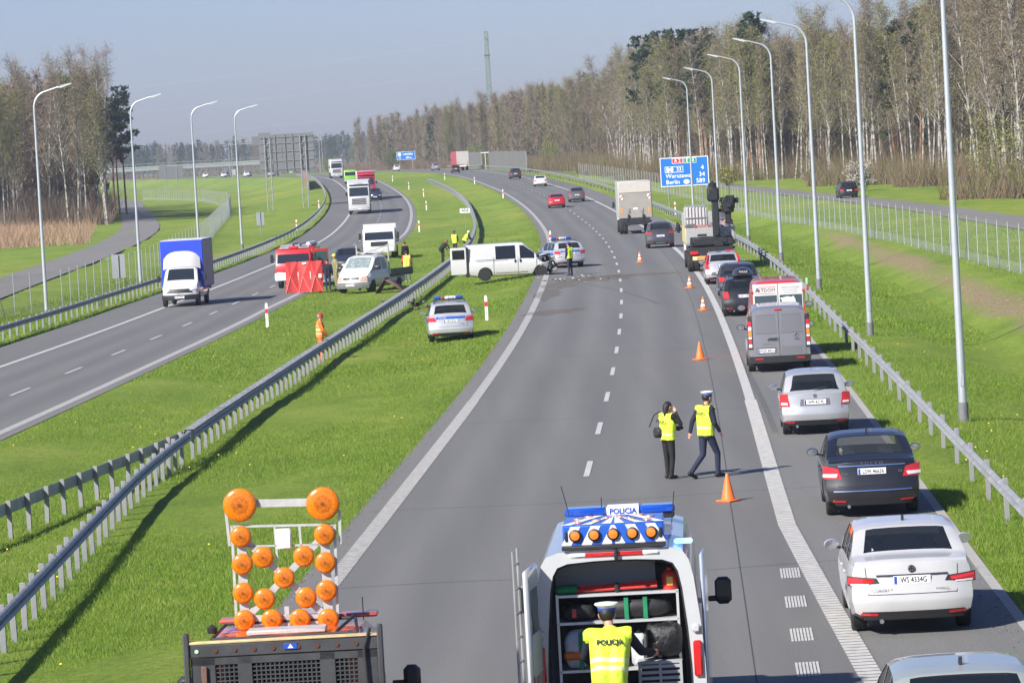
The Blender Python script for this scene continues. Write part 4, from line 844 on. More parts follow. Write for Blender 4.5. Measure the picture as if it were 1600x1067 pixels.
def wheel_meshes(r, w, style):
    k = (r, w, style)
    if k not in _wheel:
        t = MB().lathe([(r*.62, -w/2), (r*.93, -w/2), (r, -w*.36), (r, w*.36), (r*.93, w/2), (r*.62, w/2)], 24, axis='x').mesh('wheel', RUB, 30)
        mb = MB()
        if style == 'alloy':
            mb.lathe([(r*.66, -w*.3), (r*.66, w*.49), (r*.58, w*.50), (r*.56, w*.28), (.0, w*.28)], 20, axis='x')
            for a in range(5): mb.box((w*.42, 0, r*.33), (.03, r*.16, r*.55), b=.01) if a == 0 else mb.add([Matrix.Rotation(a*2*math.pi/5, 3, 'X') @ Vector(v) for v in MB().box((w*.42, 0, r*.33), (.03, r*.16, r*.55), b=.01).v], MB().box((0, 0, 0), (1, 1, 1), b=.01).f)
            mb.lathe([(r*.14, w*.3), (r*.14, w*.46), (0, w*.47)], 12, axis='x')
        else:
            mb.lathe([(r*.66, -w*.3), (r*.66, w*.47), (r*.60, w*.48), (r*.5, w*.25), (r*.3, w*.38), (r*.2, w*.42), (0, w*.42)], 20, axis='x')
        rm = mb.mesh('rim', ALLOY if style == 'alloy' else mat('steel_rim', (.42, .42, .43), .5, .4, noise=.3), 30); _wheel[k] = (t, rm)
    return _wheel[k]
def add_wheel(root, x, y, r, w, style='alloy', steer=0, dual=False):
    t, rm = wheel_meshes(r, w, style); o = link('wheel', t, root, (x, y, r)); o.rotation_euler.z = steer+(0 if x > 0 else math.pi); link('rim', rm, o)
    if dual: o2 = link('wheel', t, root, (x-(w+.03 if x > 0 else -w-.03), y, r))
def plate(root, x, y, z, txt, front=False, w=.52, h=.114, tilt=0):
    s = -1 if not front else 1; F = (FACE_BACK if not front else FACE_FRONT)
    o = MB().box((0, 0, 0), (w, .012, h), b=.003).build('number_plate', PLATE, root, loc=(x, y, z)); o.rotation_euler.x = tilt
    MB().box((0, s*.007, 0), (w-.008, .002, h-.006)).build('plate_frame', PLATE, o)
    MB().box(((-w/2+.028)*(-s), s*.0095, 0), (.04, .002, h-.012)).build('country_band', EUBLUE, o)
    if txt: text(txt, .112, INK, o, TM(.022*(-s), s*.011, -.004, F), .74, bold=.001)
    return o
def mirror(root, x, y, z, m, big=1., glass=True):
    s = 1 if x > 0 else -1; mb = MB(); mb.lathe([(.0, -.06), (.07, -.05), (.085, .0), (.07, .05), (0, .075)], 12, (0, 0, 0), 'y'); me = mb.mesh('mirror', m)
    o = link('mirror', me, root, (x, y, z)); o.scale = (1.35*big, 1*big, .95*big)
    MB().lathe([(.074, -.055), (.070, -.064), (0, -.066)], 12, axis='y').build('mirror_glass', CHROME, o); MB().tube([(-s*.02, 0, -.03), (-s*.12, .02, -.07)], .022, 6).build('stalk', PLAS, o); return o
def seats(root, ys, z=.55, w=.5, m=SEATM, n=2, W=1.4):
    for y in ys:
        for x in (np.linspace(-.36, .36, n) if n > 1 else (0,)):
            mb = MB(); mb.box((x, y, z), (w, .14, .62), b=.05, M=Matrix.Rotation(-.2, 3, 'X')); o = mb.build('seat', m, root); MB().box((x, y-.10, z+.42), (.26, .09, .17), b=.04).build('headrest', m, o)
CARS = {
 'sedan': dict(L=4.63, W=1.79, top=[(0, 1.02), (.12, 1.06), (.62, 1.08), (.75, 1.10), (1.45, 1.40), (1.75, 1.44), (2.4, 1.455), (2.85, 1.42), (3.62, 1.04), (3.75, 1.0), (4.35, .86), (4.63, .70)], belt=[(0, .98), (1, .97), (3.5, .93), (4.63, .75)], rear=[(.2, .10), (.36, .03), (.5, 0), (.62, .03), (.70, .07), (.95, .10), (1.05, .12)], side=[(1.05, 1.78), (1.86, 2.55), (2.62, 3.35)], rw_=(.80, 1.42), wind=(2.92, 3.58), wheels=(.95, 3.65), r=.325),
 'hatch': dict(L=3.99, W=1.66, top=[(0, .96), (.05, 1.0), (.12, 1.03), (.52, 1.42), (.75, 1.48), (1.5, 1.50), (2.2, 1.46), (2.95, 1.05), (3.1, 1.0), (3.75, .86), (3.99, .68)], belt=[(0, .98), (1, .96), (3, .93), (3.99, .72)], rear=[(.2, .10), (.36, .02), (.52, 0), (.60, .04), (.95, .07), (1.4, .06)], side=[(.62, 1.15), (1.22, 1.95), (2.02, 2.72)], rw_=(.14, .50), wind=(2.26, 2.9), wheels=(.72, 3.18), r=.305),
 'wagon': dict(L=4.55, W=1.80, top=[(0, 1.0), (.06, 1.04), (.14, 1.07), (.52, 1.40), (.72, 1.46), (2.0, 1.50), (2.7, 1.45), (3.45, 1.05), (3.6, 1.0), (4.3, .86), (4.55, .70)], belt=[(0, 1.0), (1, .97), (3.5, .93), (4.55, .74)], rear=[(.2, .10), (.36, .02), (.52, 0), (.62, .04), (.95, .07), (1.4, .06)], side=[(.62, 1.25), (1.32, 2.15), (2.22, 3.15)], rw_=(.16, .50), wind=(2.76, 3.4), wheels=(.9, 3.6), r=.32),
 'suv': dict(L=4.4, W=1.82, top=[(0, 1.08), (.06, 1.12), (.14, 1.16), (.46, 1.52), (.70, 1.60), (1.9, 1.62), (2.5, 1.57), (3.25, 1.14), (3.4, 1.09), (4.15, .98), (4.4, .80)], belt=[(0, 1.08), (1, 1.05), (3.3, 1.0), (4.4, .82)], rear=[(.2, .10), (.4, .02), (.56, 0), (.66, .04), (1.0, .07), (1.5, .05)], side=[(.58, 1.12), (1.2, 2.0), (2.08, 2.95)], rw_=(.16, .46), wind=(2.56, 3.2), wheels=(.85, 3.5), r=.35),
}
def car(kind, name, label, cat, loc, rz, col, pl=None, metal=0, lights=None, group=None, detail=1, plz=None, extras=None, dirt=.3, front=False, scale=None, beige=False, name_mat=None, glass_m=GLASS, wscale=1):
    K = CARS[kind]; r = thing(name, label, cat, loc, rz, group); p = paint(name_mat or label[:24], col, metal, dirt)
    B = Body(K['L'], K['W'], K['top'], K['belt'], wheels=K['wheels'], rw=K['r'], rear=K['rear'], front=[(.2, .1), (.4, 0), (.6, .02), (.8, .10), (1, .2)])
    B.mesh(r, p, GLASS, K['side'], K['rw_'], K['wind'], glass_m=glass_m)
    L = K['L']; W = K['W']; hw = W/2
    MB().box((0, 0, .30), (W*.80, L*.88, .16), b=.04).build('underbody', DARK, r)
    for wy in K['wheels']:
        for sx in (-1, 1): add_wheel(r, sx*(hw-.155), wy-L/2, K['r'], .21, 'alloy' if detail else 'steel')
    my = K['wind'][1]-L/2-.12; mz = interp(K['belt'], K['wind'][1])+.07
    for sx in (-1, 1): mirror(r, sx*(hw+.09), my, mz, p if detail else PLAS)
    if front:
        for sx in (-1, 1): B.patch([(sx*.48, .64), (sx*.80, .66), (sx*.80, .76), (sx*.48, .72)], off=.012, front=True).build('headlight', WHITE_L, r)
        B.patch([(-.42, .56), (.42, .56), (.45, .70), (-.45, .70)], off=.012, front=True).build('grille', PLAS, r); B.patch([(-.6, .26), (.6, .26), (.62, .40), (-.62, .40)], off=.012, front=True).build('air_intake', PLAS, r)
        plate(r, 0, B.front_y(0, .48)+.02, .48, pl, True)
    for i, (quad, m) in enumerate(lights or [([(.52, .72), (.86, .74), (.86, .90), (.55, .88)], RED_L)]):
        for sx in (-1, 1):
            q = [(sx*a, b) for a, b in quad]; B.patch(q, 6, 3, .012+.003*i).build('tail_light', m, r)
    pz = plz or .80
    if pl is not None or not front: plate(r, 0, B.rear_y(0, pz)-.012, pz, pl)
    B.patch([(-.70, .24), (.70, .24), (.72, .36), (-.72, .36)], 8, 2, .005).build('lower_bumper', PLAS, r)
    SE = mat('panel_gap', (.01, .01, .01), .8)
    if detail:
        for sx in (-1, 1): B.patch([(sx*.62, .60), (sx*.628, .60), (sx*.652, .98), (sx*.644, .98)], 1, 5, .003).build('lid_gap', SE, r)
        B.patch([(-.62, .595), (.62, .595), (.62, .605), (-.62, .605)], 8, 1, .003).build('lid_gap', SE, r)
        seats(r, [-.35-.05*(kind == 'sedan'), .55], .62, m=BEIGE if beige else SEATM)
        for sx in (-1, 1): B.patch([(sx*.50, .30), (sx*.74, .31), (sx*.74, .345), (sx*.50, .335)], 3, 1, .014).build('reflector', RED_L, r)
        MB().tube([(-.45, -L/2+.08, .22), (-.45, -L/2+.25, .22)], .032, 8).build('exhaust', ALLOY, r)
        for sx in (-1, 1):
            for yy in (.2, -.72): MB().box((sx*(hw-.005), yy, .80), (.03, .2, .035), b=.01).build('door_handle', p, r)
    if extras: extras(r, B, p)
    return r
def fin(r, y, z): MB().prism([(y-.09, z-.02), (y+.09, z-.02), (y-.06, z+.075), (y-.09, z+.07)], -.018, .018, 'x').build('antenna_fin', PLAS, r)
def light_bar(r, y, z, w=1.15, txt=True):
    b = MB().box((0, y, z), (w, .28, .05), b=.02).build('light_bar', PLAS, r); BL = mat('beacon_blue', (.01, .07, .42), .1, coat=1)
    for sx in (-1, 1): MB().box((sx*(w/2-.14), y, z+.075), (.27, .27, .11), b=.03).build('beacon', BL, b)
    MB().box((-.2, y, z+.07), (.12, .26, .10), b=.02).build('red_beacon', mat('beacon_red', (.4, .03, .03), .2, coat=1), b); MB().box((.08, y, z+.07), (.42, .26, .10), b=.02).build('centre_panel', SWH, b)
    if txt: text('POLICJA', .09, EUBLUE, b, TM(.08, y-.136, z+.07), .95)
hR = lambda y: heading(xRD, y)
def at(px, y, z=None): return G(px, y, 0) if z is None else Vector((px, y, z))
def rear_at(x, y, rz, L): return G(x, y)+Vector((-math.sin(rz)*L/2, math.cos(rz)*L/2, 0))
def ex_corolla(r, B, p):
    fin(r, -.45, 1.47); text('COROLLA', .055, CHROME, r, TM(-.42, B.rear_y(-.42, .64)-.012, .655), 1.2); text('HYBRID', .045, CHROME, r, TM(.42, B.rear_y(.42, .64)-.012, .655), 1.2)
    MB().lathe([(.052, -.01), (.052, .012)], 16, (0, B.rear_y(0, .95)-.005, .945), 'y').build('emblem', PLAS, r); mb = MB()
    for sc_ in (.045, .022): mb.tube([(math.cos(a)*sc_*1.0, B.rear_y(0, .95)-.022, .945+math.sin(a)*.03) for a in np.linspace(0, 6.283, 15)], .005, 5)
    mb.build('emblem_ring', CHROME, r)
    for sx in (-1, 1): B.patch([(sx*.56, .765), (sx*.885, .80), (sx*.885, .84), (sx*.56, .79)], 5, 1, .022).build('light_signature', mat('lamp_bright_red', (.75, .02, .015), .2, coat=1), r); B.patch([(sx*.62, .735), (sx*.86, .735), (sx*.86, .755), (sx*.60, .755)], 5, 1, .020).build('reverse_light', WHITE_L, r)
    B.patch([(-.50, .855), (.50, .855), (.50, .872), (-.50, .872)], 6, 1, .02).build('chrome_bar', PLAS, r)
    text('2', .07, SWH, r, Matrix.Translation((-.52, -L_/2+.86, 1.16)) @ Matrix.Rotation(R(28), 4, 'X') if False else TM(-.50, -1.475, 1.155, Matrix.Rotation(R(32), 4, 'X')), 1, 'sticker')
y = 54.2; rz = heading(xRR, 60)
car('sedan', 'saloon_car', 'white saloon car with plate WS 4334G halted on the hard shoulder', 'car', rear_at(5.42, 53.6, -.045, 4.63), -.045, (.48, .48, .475), 'WS 4334G', lights=[([(.46, .76), (.90, .72), (.90, .86), (.50, .83)], PLAS), ([(.54, .775), (.89, .745), (.89, .845), (.54, .815)], RED_L)], extras=ex_corolla, dirt=.1, plz=.795)
def ex_s80(r, B, p):
    fin(r, -.55, 1.47); B.patch([(-.62, .955), (.62, .955), (.62, .975), (-.62, .975)], 8, 1, .018).build('chrome_bar', CHROME, r)
    text('V O L V O', .075, CHROME, r, TM(0, B.rear_y(0, 1.0)-.02, 1.005), 1.25); text('S 80', .06, CHROME, r, TM(-.50, B.rear_y(-.5, .8)-.014, .82), 1.1); text('D5', .06, CHROME, r, TM(.52, B.rear_y(.52, .8)-.014, .84), 1.1)
    for sx in (-1, 1): B.patch([(sx*.66, .765), (sx*.90, .775), (sx*.90, .83), (sx*.63, .83)], 4, 1, .022).build('reverse_light', WHITE_L, r)
    B.patch([(-.72, .50), (.72, .50), (.72, .52), (-.72, .52)], 8, 1, .012).build('bumper_strip', CHROME, r)
car('sedan', 'saloon_car', 'black saloon car with plate LSW 46636 and pale seats in the queue', 'car', rear_at(6.48, 70.4, -.05, 4.63), -.05, (.010, .011, .016), 'LSW 46636', lights=[([(.56, .74), (.88, .74), (.90, .98), (.62, .92)], RED_L)], extras=ex_s80, dirt=.06, plz=.86, beige=True, glass_m=CLEAR)
def ex_fabia(r, B, p):
    MB().tube([(0, .0, 1.5), (0, -.10, 1.62)], .012, 6).build('antenna', PLAS, r); MB().lathe([(.045, -.01), (.045, .012)], 16, (0, B.rear_y(0, .93)-.004, .93), 'y').build('emblem', CHROME, r)
    B.patch([(-.36, .70), (.36, .70), (.34, .86), (-.34, .86)], 4, 2, .002).build('plate_recess', mat('recess_grey', (.12, .12, .13), .5), r)
    for sx in (-1, 1): B.patch([(sx*.64, .74), (sx*.80, .74), (sx*.80, .79), (sx*.66, .79)], 3, 1, .02).build('reverse_light', WHITE_L, r)
    MB().tube([(-.05, -1.87, 1.08), (.28, -1.82, 1.12)], .012, 5).build('wiper', PLAS, r)
SIL = (.42, .43, .45)
car('hatch', 'hatchback_car', 'silver hatchback with plate WM 4319L on the hard shoulder', 'car', rear_at(7.08, 90.6, -.05, 3.99), -.05, SIL, 'WM 4319L', metal=.7, lights=[([(.60, .70), (.83, .70), (.83, .98), (.66, 1.0)], RED_L)], extras=ex_fabia, dirt=.12, plz=.785)
def ex_green(r, B, p): fin(r, -.5, 1.47)
car('sedan', 'saloon_car', 'pale sage green saloon car at the tail of the queue, mostly roof', 'car', rear_at(4.45, 38.4, -.04, 4.63), -.04, (.36, .40, .37), 'WPI 7214C', metal=.5, extras=ex_green, dirt=.15)
def ex_tall(r, B, p):
    for sx in (-1, 1):
        B.patch([(sx*.70, .98), (sx*.84, .95), (sx*.74, 1.10), (sx*.66, 1.10)], 3, 3, .02).build('upper_light', RED_L, r)
        mb = MB(); pts = []
        for k in range(8): yy = .10+k*.06; z = interp(B.top, yy); x = sx*(.80-.3*max(0, z-1.0)); pts.append((x, yy-B.L/2-.0, z-.02))
        mb.tube(pts, .05, 6); mb.build('pillar_light', RED_L, r)
    for sx in (-1, 1): MB().tube([(sx*.60, -1.6, 1.50), (sx*.60, -.4, 1.545), (sx*.60, .35, 1.52)], .018, 6).build('roof_rail', ALLOY, r)
car('wagon', 'estate_car', 'silver estate car with tall red pillar lights behind the crane lorry', 'car', rear_at(10.15, 181, -.03, 4.55), -.03, (.45, .46, .48), 'WB 4190K', metal=.6, lights=[([(.66, .72), (.86, .74), (.86, .98), (.70, .98)], RED_L)], extras=ex_tall, dirt=.15, plz=.86)
car('wagon', 'estate_car', 'dark blue-black car between the silver estate and the roof-box estate', 'car', rear_at(9.95, 166, -.03, 4.55), -.03, (.018, .022, .032), 'WZ 3317', lights=[([(.56, .76), (.86, .76), (.86, .94), (.60, .94)], RED_L)], dirt=.05)
car('wagon', 'estate_car', 'black estate car carrying a black roof box in the queue', 'car', rear_at(9.25, 151, -.035, 4.55), -.035, (.012, .014, .016), 'WF 1187M', lights=[([(.60, .72), (.86, .74), (.84, 1.0), (.66, 1.0)], RED_L)], dirt=.05, extras=lambda r, B, p: [MB().tube([(sx*.62, -1.5, 1.49), (sx*.62, -.4, 1.54), (sx*.62, .4, 1.51)], .018, 6).build('roof_rail', ALLOY, r) for sx in (-1, 1)])
b0 = rear_at(9.25, 151, -.035, 4.55); r = thing('roof_box', 'glossy black roof box strapped on top of the black estate car', 'roof box', b0+Vector((0, 0, 1.565)), -.035)
mb = MB(); rows = []
for k in range(13):
    t = k/12; yy = -1.5+2.2*t; s_ = max(.15, math.sin(math.pi*min(1, max(0, .06+t*.94)))**.42); rows.append([(math.cos(a)*.42*s_, yy, .03+max(-.0, math.sin(a))*.36*s_*(1-.35*t)) for a in np.linspace(0, 2*math.pi, 17)[:-1]])
mb.grid(rows, closed=True); mb.add(rows[0], [tuple(range(16))]); mb.add(rows[-1], [tuple(range(16))]); mb.build('lid', paint('roofbox', (.01, .01, .011), 0, .05), r)
MB().box((0, -.4, .02), (.80, 1.9, .05), b=.02).build('tray', PLAS, r); text('THULE', .11, SWH, r, TM(0, -1.51, .16), 1)
def ex_suv(r, B, p): B.patch([(-.30, .30), (.30, .30), (.30, .36), (-.30, .36)], 3, 1, .016).build('skid_plate', ALLOY, r)
car('suv', 'suv_car', 'dark grey SUV passing between the box lorry and the crane lorry', 'car', rear_at(9.75, 243, -.01, 4.4), -.01, (.05, .055, .065), 'WI 5126P', metal=.4, lights=[([(.50, .92), (.88, .90), (.88, 1.04), (.56, 1.02)], RED_L)], extras=ex_suv, dirt=.15, plz=.78)
GB = dict(group=None)
car('suv', 'suv_car', 'grey SUV driving beside the red saloon', 'car', rear_at(7.9, 416, .02, 4.4), .02, (.09, .09, .095), 'WA 2231', dirt=.2, detail=0); car('sedan', 'saloon_car', 'bright red saloon driving away ahead of the box lorry', 'car', rear_at(5.45, 397, .02, 4.63), .02, (.42, .012, .012), 'WE 114', dirt=.05, detail=0)
car('sedan', 'saloon_car', 'white saloon driving away up the rising bend', 'car', rear_at(5.0, 513, .035, 4.63), .035, (.62, .62, .62), 'WN 61', dirt=.05, detail=0); car('suv', 'suv_car', 'dark SUV driving away ahead of the white saloon on the bend', 'car', rear_at(2.0, 592, .045, 4.4), .045, (.03, .03, .034), 'WD 9', dirt=.2, detail=0)
car('hatch', 'hatchback_car', 'dark green hatchback just behind the red and grey lorry trailer', 'car', rear_at(-8.9, 735, .065, 3.99), .065, (.012, .022, .02), 'WK 2', dirt=.1, detail=0); car('suv', 'people_carrier', 'grey-blue people carrier ahead of the lorry trailer at the bend', 'car', rear_at(-14.6, 850, .08, 4.4), .08, (.2, .23, .27), 'WL 3', dirt=.1, detail=0)
car('hatch', 'hatchback_car', 'white car furthest along the bend near the distant blue sign', 'car', rear_at(-25.0, 915, .10, 3.99), .10, (.62, .62, .62), 'WT 5', dirt=.05, detail=0)
car('suv', 'suv_car', 'black SUV driving alone on the service road below the wood', 'car', rear_at(33.6, 374, .03, 4.4), .03, (.012, .012, .015), 'WX 8', dirt=.1, detail=0)
car('suv', 'suv_car', 'dark blue oncoming car beside the white articulated lorry', 'car', G(-17.3, 517), math.pi+.035, (.02, .03, .05), 'WR 77', dirt=.1, detail=0, front=True)
# far traffic on the other side of the bend and beyond the bridge
for i, (y_, dx, c_, lb) in enumerate(((1180, -1.5, (.8, .8, .8), 'tiny white oncoming car far off near the gantry'), (1215, 2.2, (.05, .05, .06), 'tiny dark oncoming car far off near the gantry'), (1120, 2.0, (.04, .05, .08), 'tiny dark blue car far off by the brown noise barrier'), (1090, -1.8, (.3, .31, .33), 'tiny grey car far off by the brown noise barrier'), (1330, -1.7, (.8, .8, .8), 'tiny white oncoming van-like car beside the far lorry'), (1290, 2, (.06, .06, .07), 'tiny dark oncoming car just before the bridge'), (1260, -1.8, (.7, .7, .7), 'tiny pale oncoming car just before the bridge'))):
    car('suv', 'oncoming_car', lb, 'car', G(float(xLD(y_))+dx, y_), math.pi+heading(xLD, y_), c_, 'W 1', dirt=.1, detail=0, front=True)
# police estate cars
PB = mat('police_blue', (.015, .10, .50), .4, coat=.5)
def ex_police(r, B, p):
    light_bar(r, -.05, 1.56)
    for sx in (-1, 1):
        MB().tube([(sx*.60, -1.5, 1.49), (sx*.60, -.4, 1.54), (sx*.60, .4, 1.51)], .018, 6).build('roof_rail', PLAS, r); rows = []
        for k in range(14): yy = .55+k*.26; x = sx*(B.hw(yy)+.006); rows.append([(x, yy-B.L/2, .74), (x*.998, yy-B.L/2, .88)])
        mb = MB(); mb.grid(rows); mb.build('side_stripe', PB, r)
        for wx in (0,): pass
    B.patch([(-.58, .885), (.58, .885), (.55, .975), (-.55, .975)], 8, 2, .006).build('rear_stripe', PB, r); text('POLICJA', .085, SWH, r, TM(-.32, B.rear_y(-.3, .93)-.012, .93), .9); text('Z 224', .08, EUBLUE, r, TM(.42, B.rear_y(.4, .68)-.010, .68), 1)
    MB().tube([(0, -.9, 1.48), (-.0, -1.15, 1.75)], .008, 5).build('antenna', PLAS, r)
POLS = (.50, .51, .53)
PLL = [([(.54, .80), (.88, .80), (.87, .96), (.62, .95)], RED_L)]
car('wagon', 'police_car', 'silver police estate car parked on the median grass', 'police car', rear_at(-2.3, 147.2, .04, 4.55), .04, POLS, 'HPZ B726', metal=.6, lights=PLL, extras=ex_police, dirt=.12, name_mat='police_silver', plz=.80)
car('wagon', 'police_car', 'silver police estate car stopped behind the crashed white van', 'police car', rear_at(3.55, 214.5, .22, 4.55), .22, POLS, 'HPZ B731', metal=.6, lights=PLL, extras=ex_police, dirt=.12, name_mat='police_silver', plz=.80)
# ------------------------------------------------------------------ vans
def van_body(r, L, W, H, p, side, rear_glass=None, belt=1.12, nose=True, wheels=None, rw=.34, wind=None, glass_m=GLASS, top=None):
    top = top or [(0, H-.06), (.10, H-.02), (.5, H), (L-2.0, H), (L-1.75, H-.03), (L-.95, 1.22), (L-.75, 1.14), (L-.1, .92), (L, .80)]
    B = Body(L, W, top, [(0, belt), (L-1, belt), (L, .80)], sill=.22, wheels=wheels or [1.0, L-.95], rw=rw, rear=[(.2, .02), (.5, 0), (1.0, .015), (H, .09)], front=[(.2, .08), (.5, 0), (.8, .08), (1.1, .2)], kr=.045, tumble=.13)
    B.mesh(r, p, GLASS, side, None, wind or (L-1.72, L-.98), glass_m=glass_m)
    MB().box((0, 0, .33), (W*.82, L*.9, .2), b=.04).build('underbody', DARK, r)
    for wy in B.wheels:
        for sx in (-1, 1): add_wheel(r, sx*(W/2-.12), wy-L/2, rw, .22, 'steel')
    return B
def slab_patch(B, r, name, m, x0, x1, z0, z1, off=.006): return B.patch([(x0, z0), (x1, z0), (x1, z1), (x0, z1)], 5, 4, off).build(name, m, r)
# grey van, windowless doors
GREYP = paint('grey_van', (.21, .21, .225), .5, .12); SEAM = mat('panel_gap', (.01, .01, .01), .8)
L = 5.0; r = thing('panel_van', 'grey windowless panel van with plate WGM 4001A behind the red and white van', 'van', rear_at(8.05, 115.6, -.045, L), -.045)
B = van_body(r, L, 1.92, 1.97, GREYP, [(L-1.75, L-1.1)])
for sx, x0, x1 in ((-1, -.78, -.005), (1, .005, .78)):
    a, b = min(x0, x1), max(x0, x1); d = slab_patch(B, r, 'rear_door', GREYP, a, b, .50, 1.84, .012); q = B.patch([(a+.06, 1.18), (b-.06, 1.18), (b-.10, 1.74), (a+.10, 1.74)], 5, 4, .016).build('door_panel', mat('grey_recess', (.19, .19, .20), .35, .3), d)
    for (u0, u1, w0, w1) in ((a+.06, b-.06, 1.175, 1.185), (a+.10, b-.10, 1.735, 1.745)): slab_patch(B, d, 'panel_edge', mat('edge_grey', (.10, .10, .11), .5), u0, u1, w0, w1, .019)
slab_patch(B, r, 'door_gap', SEAM, -.006, .006, .5, 1.84, .016)
for sx in (-1, 1):
    B.patch([(sx*.80, .72), (sx*.95, .72), (sx*.93, 1.72), (sx*.80, 1.72)], 4, 6, .014).build('light_column', PLAS, r)
    for z0, z1, m in ((.78, .88, WHITE_L), (.90, 1.02, RED_L), (1.04, 1.10, WHITE_L), (1.12, 1.27, AMB_L), (1.29, 1.40, WHITE_L), (1.41, 1.56, RED_L)): B.patch([(sx*.825, z0), (sx*.925, z0), (sx*.92, z1), (sx*.825, z1)], 3, 2, .024).build('tail_light', m, r)
    mirror(r, sx*1.08, L/2-1.15, 1.22, PLAS, 1.15)
    slab_patch(B, r, 'bumper_reflector', RED_L, *sorted((sx*.5, sx*.74)), .40, .44, .03)
B.patch([(-.93, .30), (.93, .30), (.93, .50), (-.93, .50)], 8, 2, .022).build('bumper', PLAS, r); MB().box((0, B.rear_y(0, 1.88)-.01, 1.885), (.22, .03, .05), b=.01).build('brake_light', RED_L, r)
slab_patch(B, r, 'plate_recess', mat('recess_dark', (.10, .10, .105), .6), -.70, -.10, .58, .76, .015); plate(r, -.40, B.rear_y(0, .66)-.026, .66, 'WGM 4001A'); slab_patch(B, r, 'door_relief', mat('grey_recess', (.19, .19, .20), .35, .3), .06, .70, .55, .78, .016)
MB().box((-.20, B.rear_y(0, 1.0)-.02, 1.0), (.34, .02, .11), b=.008).build('badge_plate', CHROME, r); MB().box((-.20, B.rear_y(0, 1.0)-.032, 1.0), (.27, .012, .06), b=.005).build('door_handle', PLAS, r); text('T R A F I C', .065, CHROME, r, TM(-.30, B.rear_y(0, .86)-.018, .86), 1.3)
mb = MB(); mb.tube([(.52+math.cos(a)*.055, B.rear_y(0, 1.08)-.02, 1.09+math.sin(a)*.055) for a in np.linspace(0, 5.2, 12)], .01, 5); mb.build('emblem', CHROME, r); MB().box((.52, B.rear_y(0, 1.0)-.018, .99), (.15, .008, .02)).build('emblem_bar', CHROME, r)
# red and white high-roof van
REDP = paint('van_red', (.50, .035, .03), 0, .1); WHP = paint('van_white', (.60, .60, .595), 0, .12)
L = 5.6; r = thing('high_roof_van', 'red high-roof van with white rear doors lettered ARTDOM', 'van', rear_at(8.62, 123.4, -.045, L), -.045)
B = van_body(r, L, 2.0, 2.46, REDP, [(L-1.75, L-1.1)], belt=1.25)
for a, b in ((-.80, -.006), (.006, .80)):
    d = slab_patch(B, r, 'rear_door', WHP, a, b, .45, 2.36, .012); slab_patch(B, d, 'door_window', mat('tinted_pane', (.045, .065, .07), .05, spec=.8), a+.05, b-.03, 1.46, 1.99, .018)
slab_patch(B, r, 'door_gap', SEAM, -.008, .008, .45, 2.36, .016)
o = MB().add([(.02, 0, 1.78), (.10, 0, 1.75), (.14, 0, 1.62), (.12, 0, 1.50), (.26, 0, 1.36), (.72, 0, 1.36), (.66, 0, 1.45), (.58, 0, 1.55), (.56, 0, 1.72), (.50, 0, 1.84), (.44, 0, 1.80), (.30, 0, 1.83), (.16, 0, 1.80)], [tuple(range(13))]).build('torn_film', mat('torn_film', (.62, .61, .58), .7, noise=.15, nscale=6), r, 0); o.location.y = B.rear_y(.3, 1.6)-.028; o.location.z = .11
ARTR = mat('print_red', (.45, .12, .09), .6); text('A', .22, INK, r, TM(-.66, B.rear_y(-.5, 2.1)-.022, 2.17), .9); text('RTDOM', .17, mat('print_brown', (.22, .12, .09), .6), r, TM(-.36, B.rear_y(-.5, 2.1)-.022, 2.155), .95)
slab_patch(B, r, 'logo_rule', ARTR, -.62, -.07, 2.255, 2.27, .02); slab_patch(B, r, 'logo_rule', ARTR, -.72, -.07, 2.045, 2.06, .02)
for k, t in enumerate(('MEBLE NA WYMIAR', 'tel. 22 615 18 20', 'tel. 501 216 18')): text(t, .062, mat('print_grey', (.35, .33, .32), .6), r, TM(.40, B.rear_y(.4, 2.1)-.022, 2.23-k*.085), 1.05)
for sx in (-1, 1):
    B.patch([(sx*.84, .75), (sx*.97, .75), (sx*.96, 1.15), (sx*.84, 1.15)], 3, 4, .016).build('tail_light', RED_L, r); mirror(r, sx*1.12, L/2-1.15, 1.45, PLAS, 1.3)
    for z in (.75, 1.3, 2.1): MB().box((sx*.83, B.rear_y(.83, z)-.02, z), (.09, .04, .10), b=.01).build('hinge', REDP, r)
MB().box((.96, -L/2+.2, 2.38), (.08, .1, .22), b=.02).build('corner_flag', mat('flag_green', (.25, .6, .35), .6), r); MB().box((.97, -L/2+.2, 2.18), (.07, .1, .18), b=.02).build('corner_flag_red', REDP, r)
plate(r, -.4, B.rear_y(0, .66)-.02, .66, 'WGR 80N'); B.patch([(-.95, .28), (.95, .28), (.95, .48), (-.95, .48)], 8, 2, .022).build('bumper', PLAS, r)
# ------------------------------------------------------------------ crashed white van, seen from its right side
L = 4.75; CW = paint('crash_white', (.58, .58, .575), 0, .4); r = thing('crashed_van', 'white van with crushed front and open rear door across the median edge', 'van', G(.15, 206), -math.pi/2+.06)
B = Body(L, 1.9, [(0, 1.88), (.10, 1.93), (.5, 1.95), (L-2.0, 1.95), (L-1.7, 1.92), (L-.95, 1.25), (L-.80, 1.14), (L-.55, 1.02), (L-.45, .9), (L, .85)], [(0, 1.05), (L-.9, 1.05), (L-.4, .88), (L, .82)], sill=.22, wheels=[.95, L-.80], rw=.34, rear=[(0, 0)], front=[(0, .5), (.9, .55)], kr=.04, tumble=.13)
B.mesh(r, CW, GLASS, [(1.55, 2.62), (2.85, 3.62)], None, (L-1.68, L-1.0), glass_m=mat('dark_pane', (.01, .012, .013), .08, spec=.6), name='body')
for wy in B.wheels:
    for sx in (-1, 1): add_wheel(r, sx*.83, wy-L/2, .34, .22, 'steel')
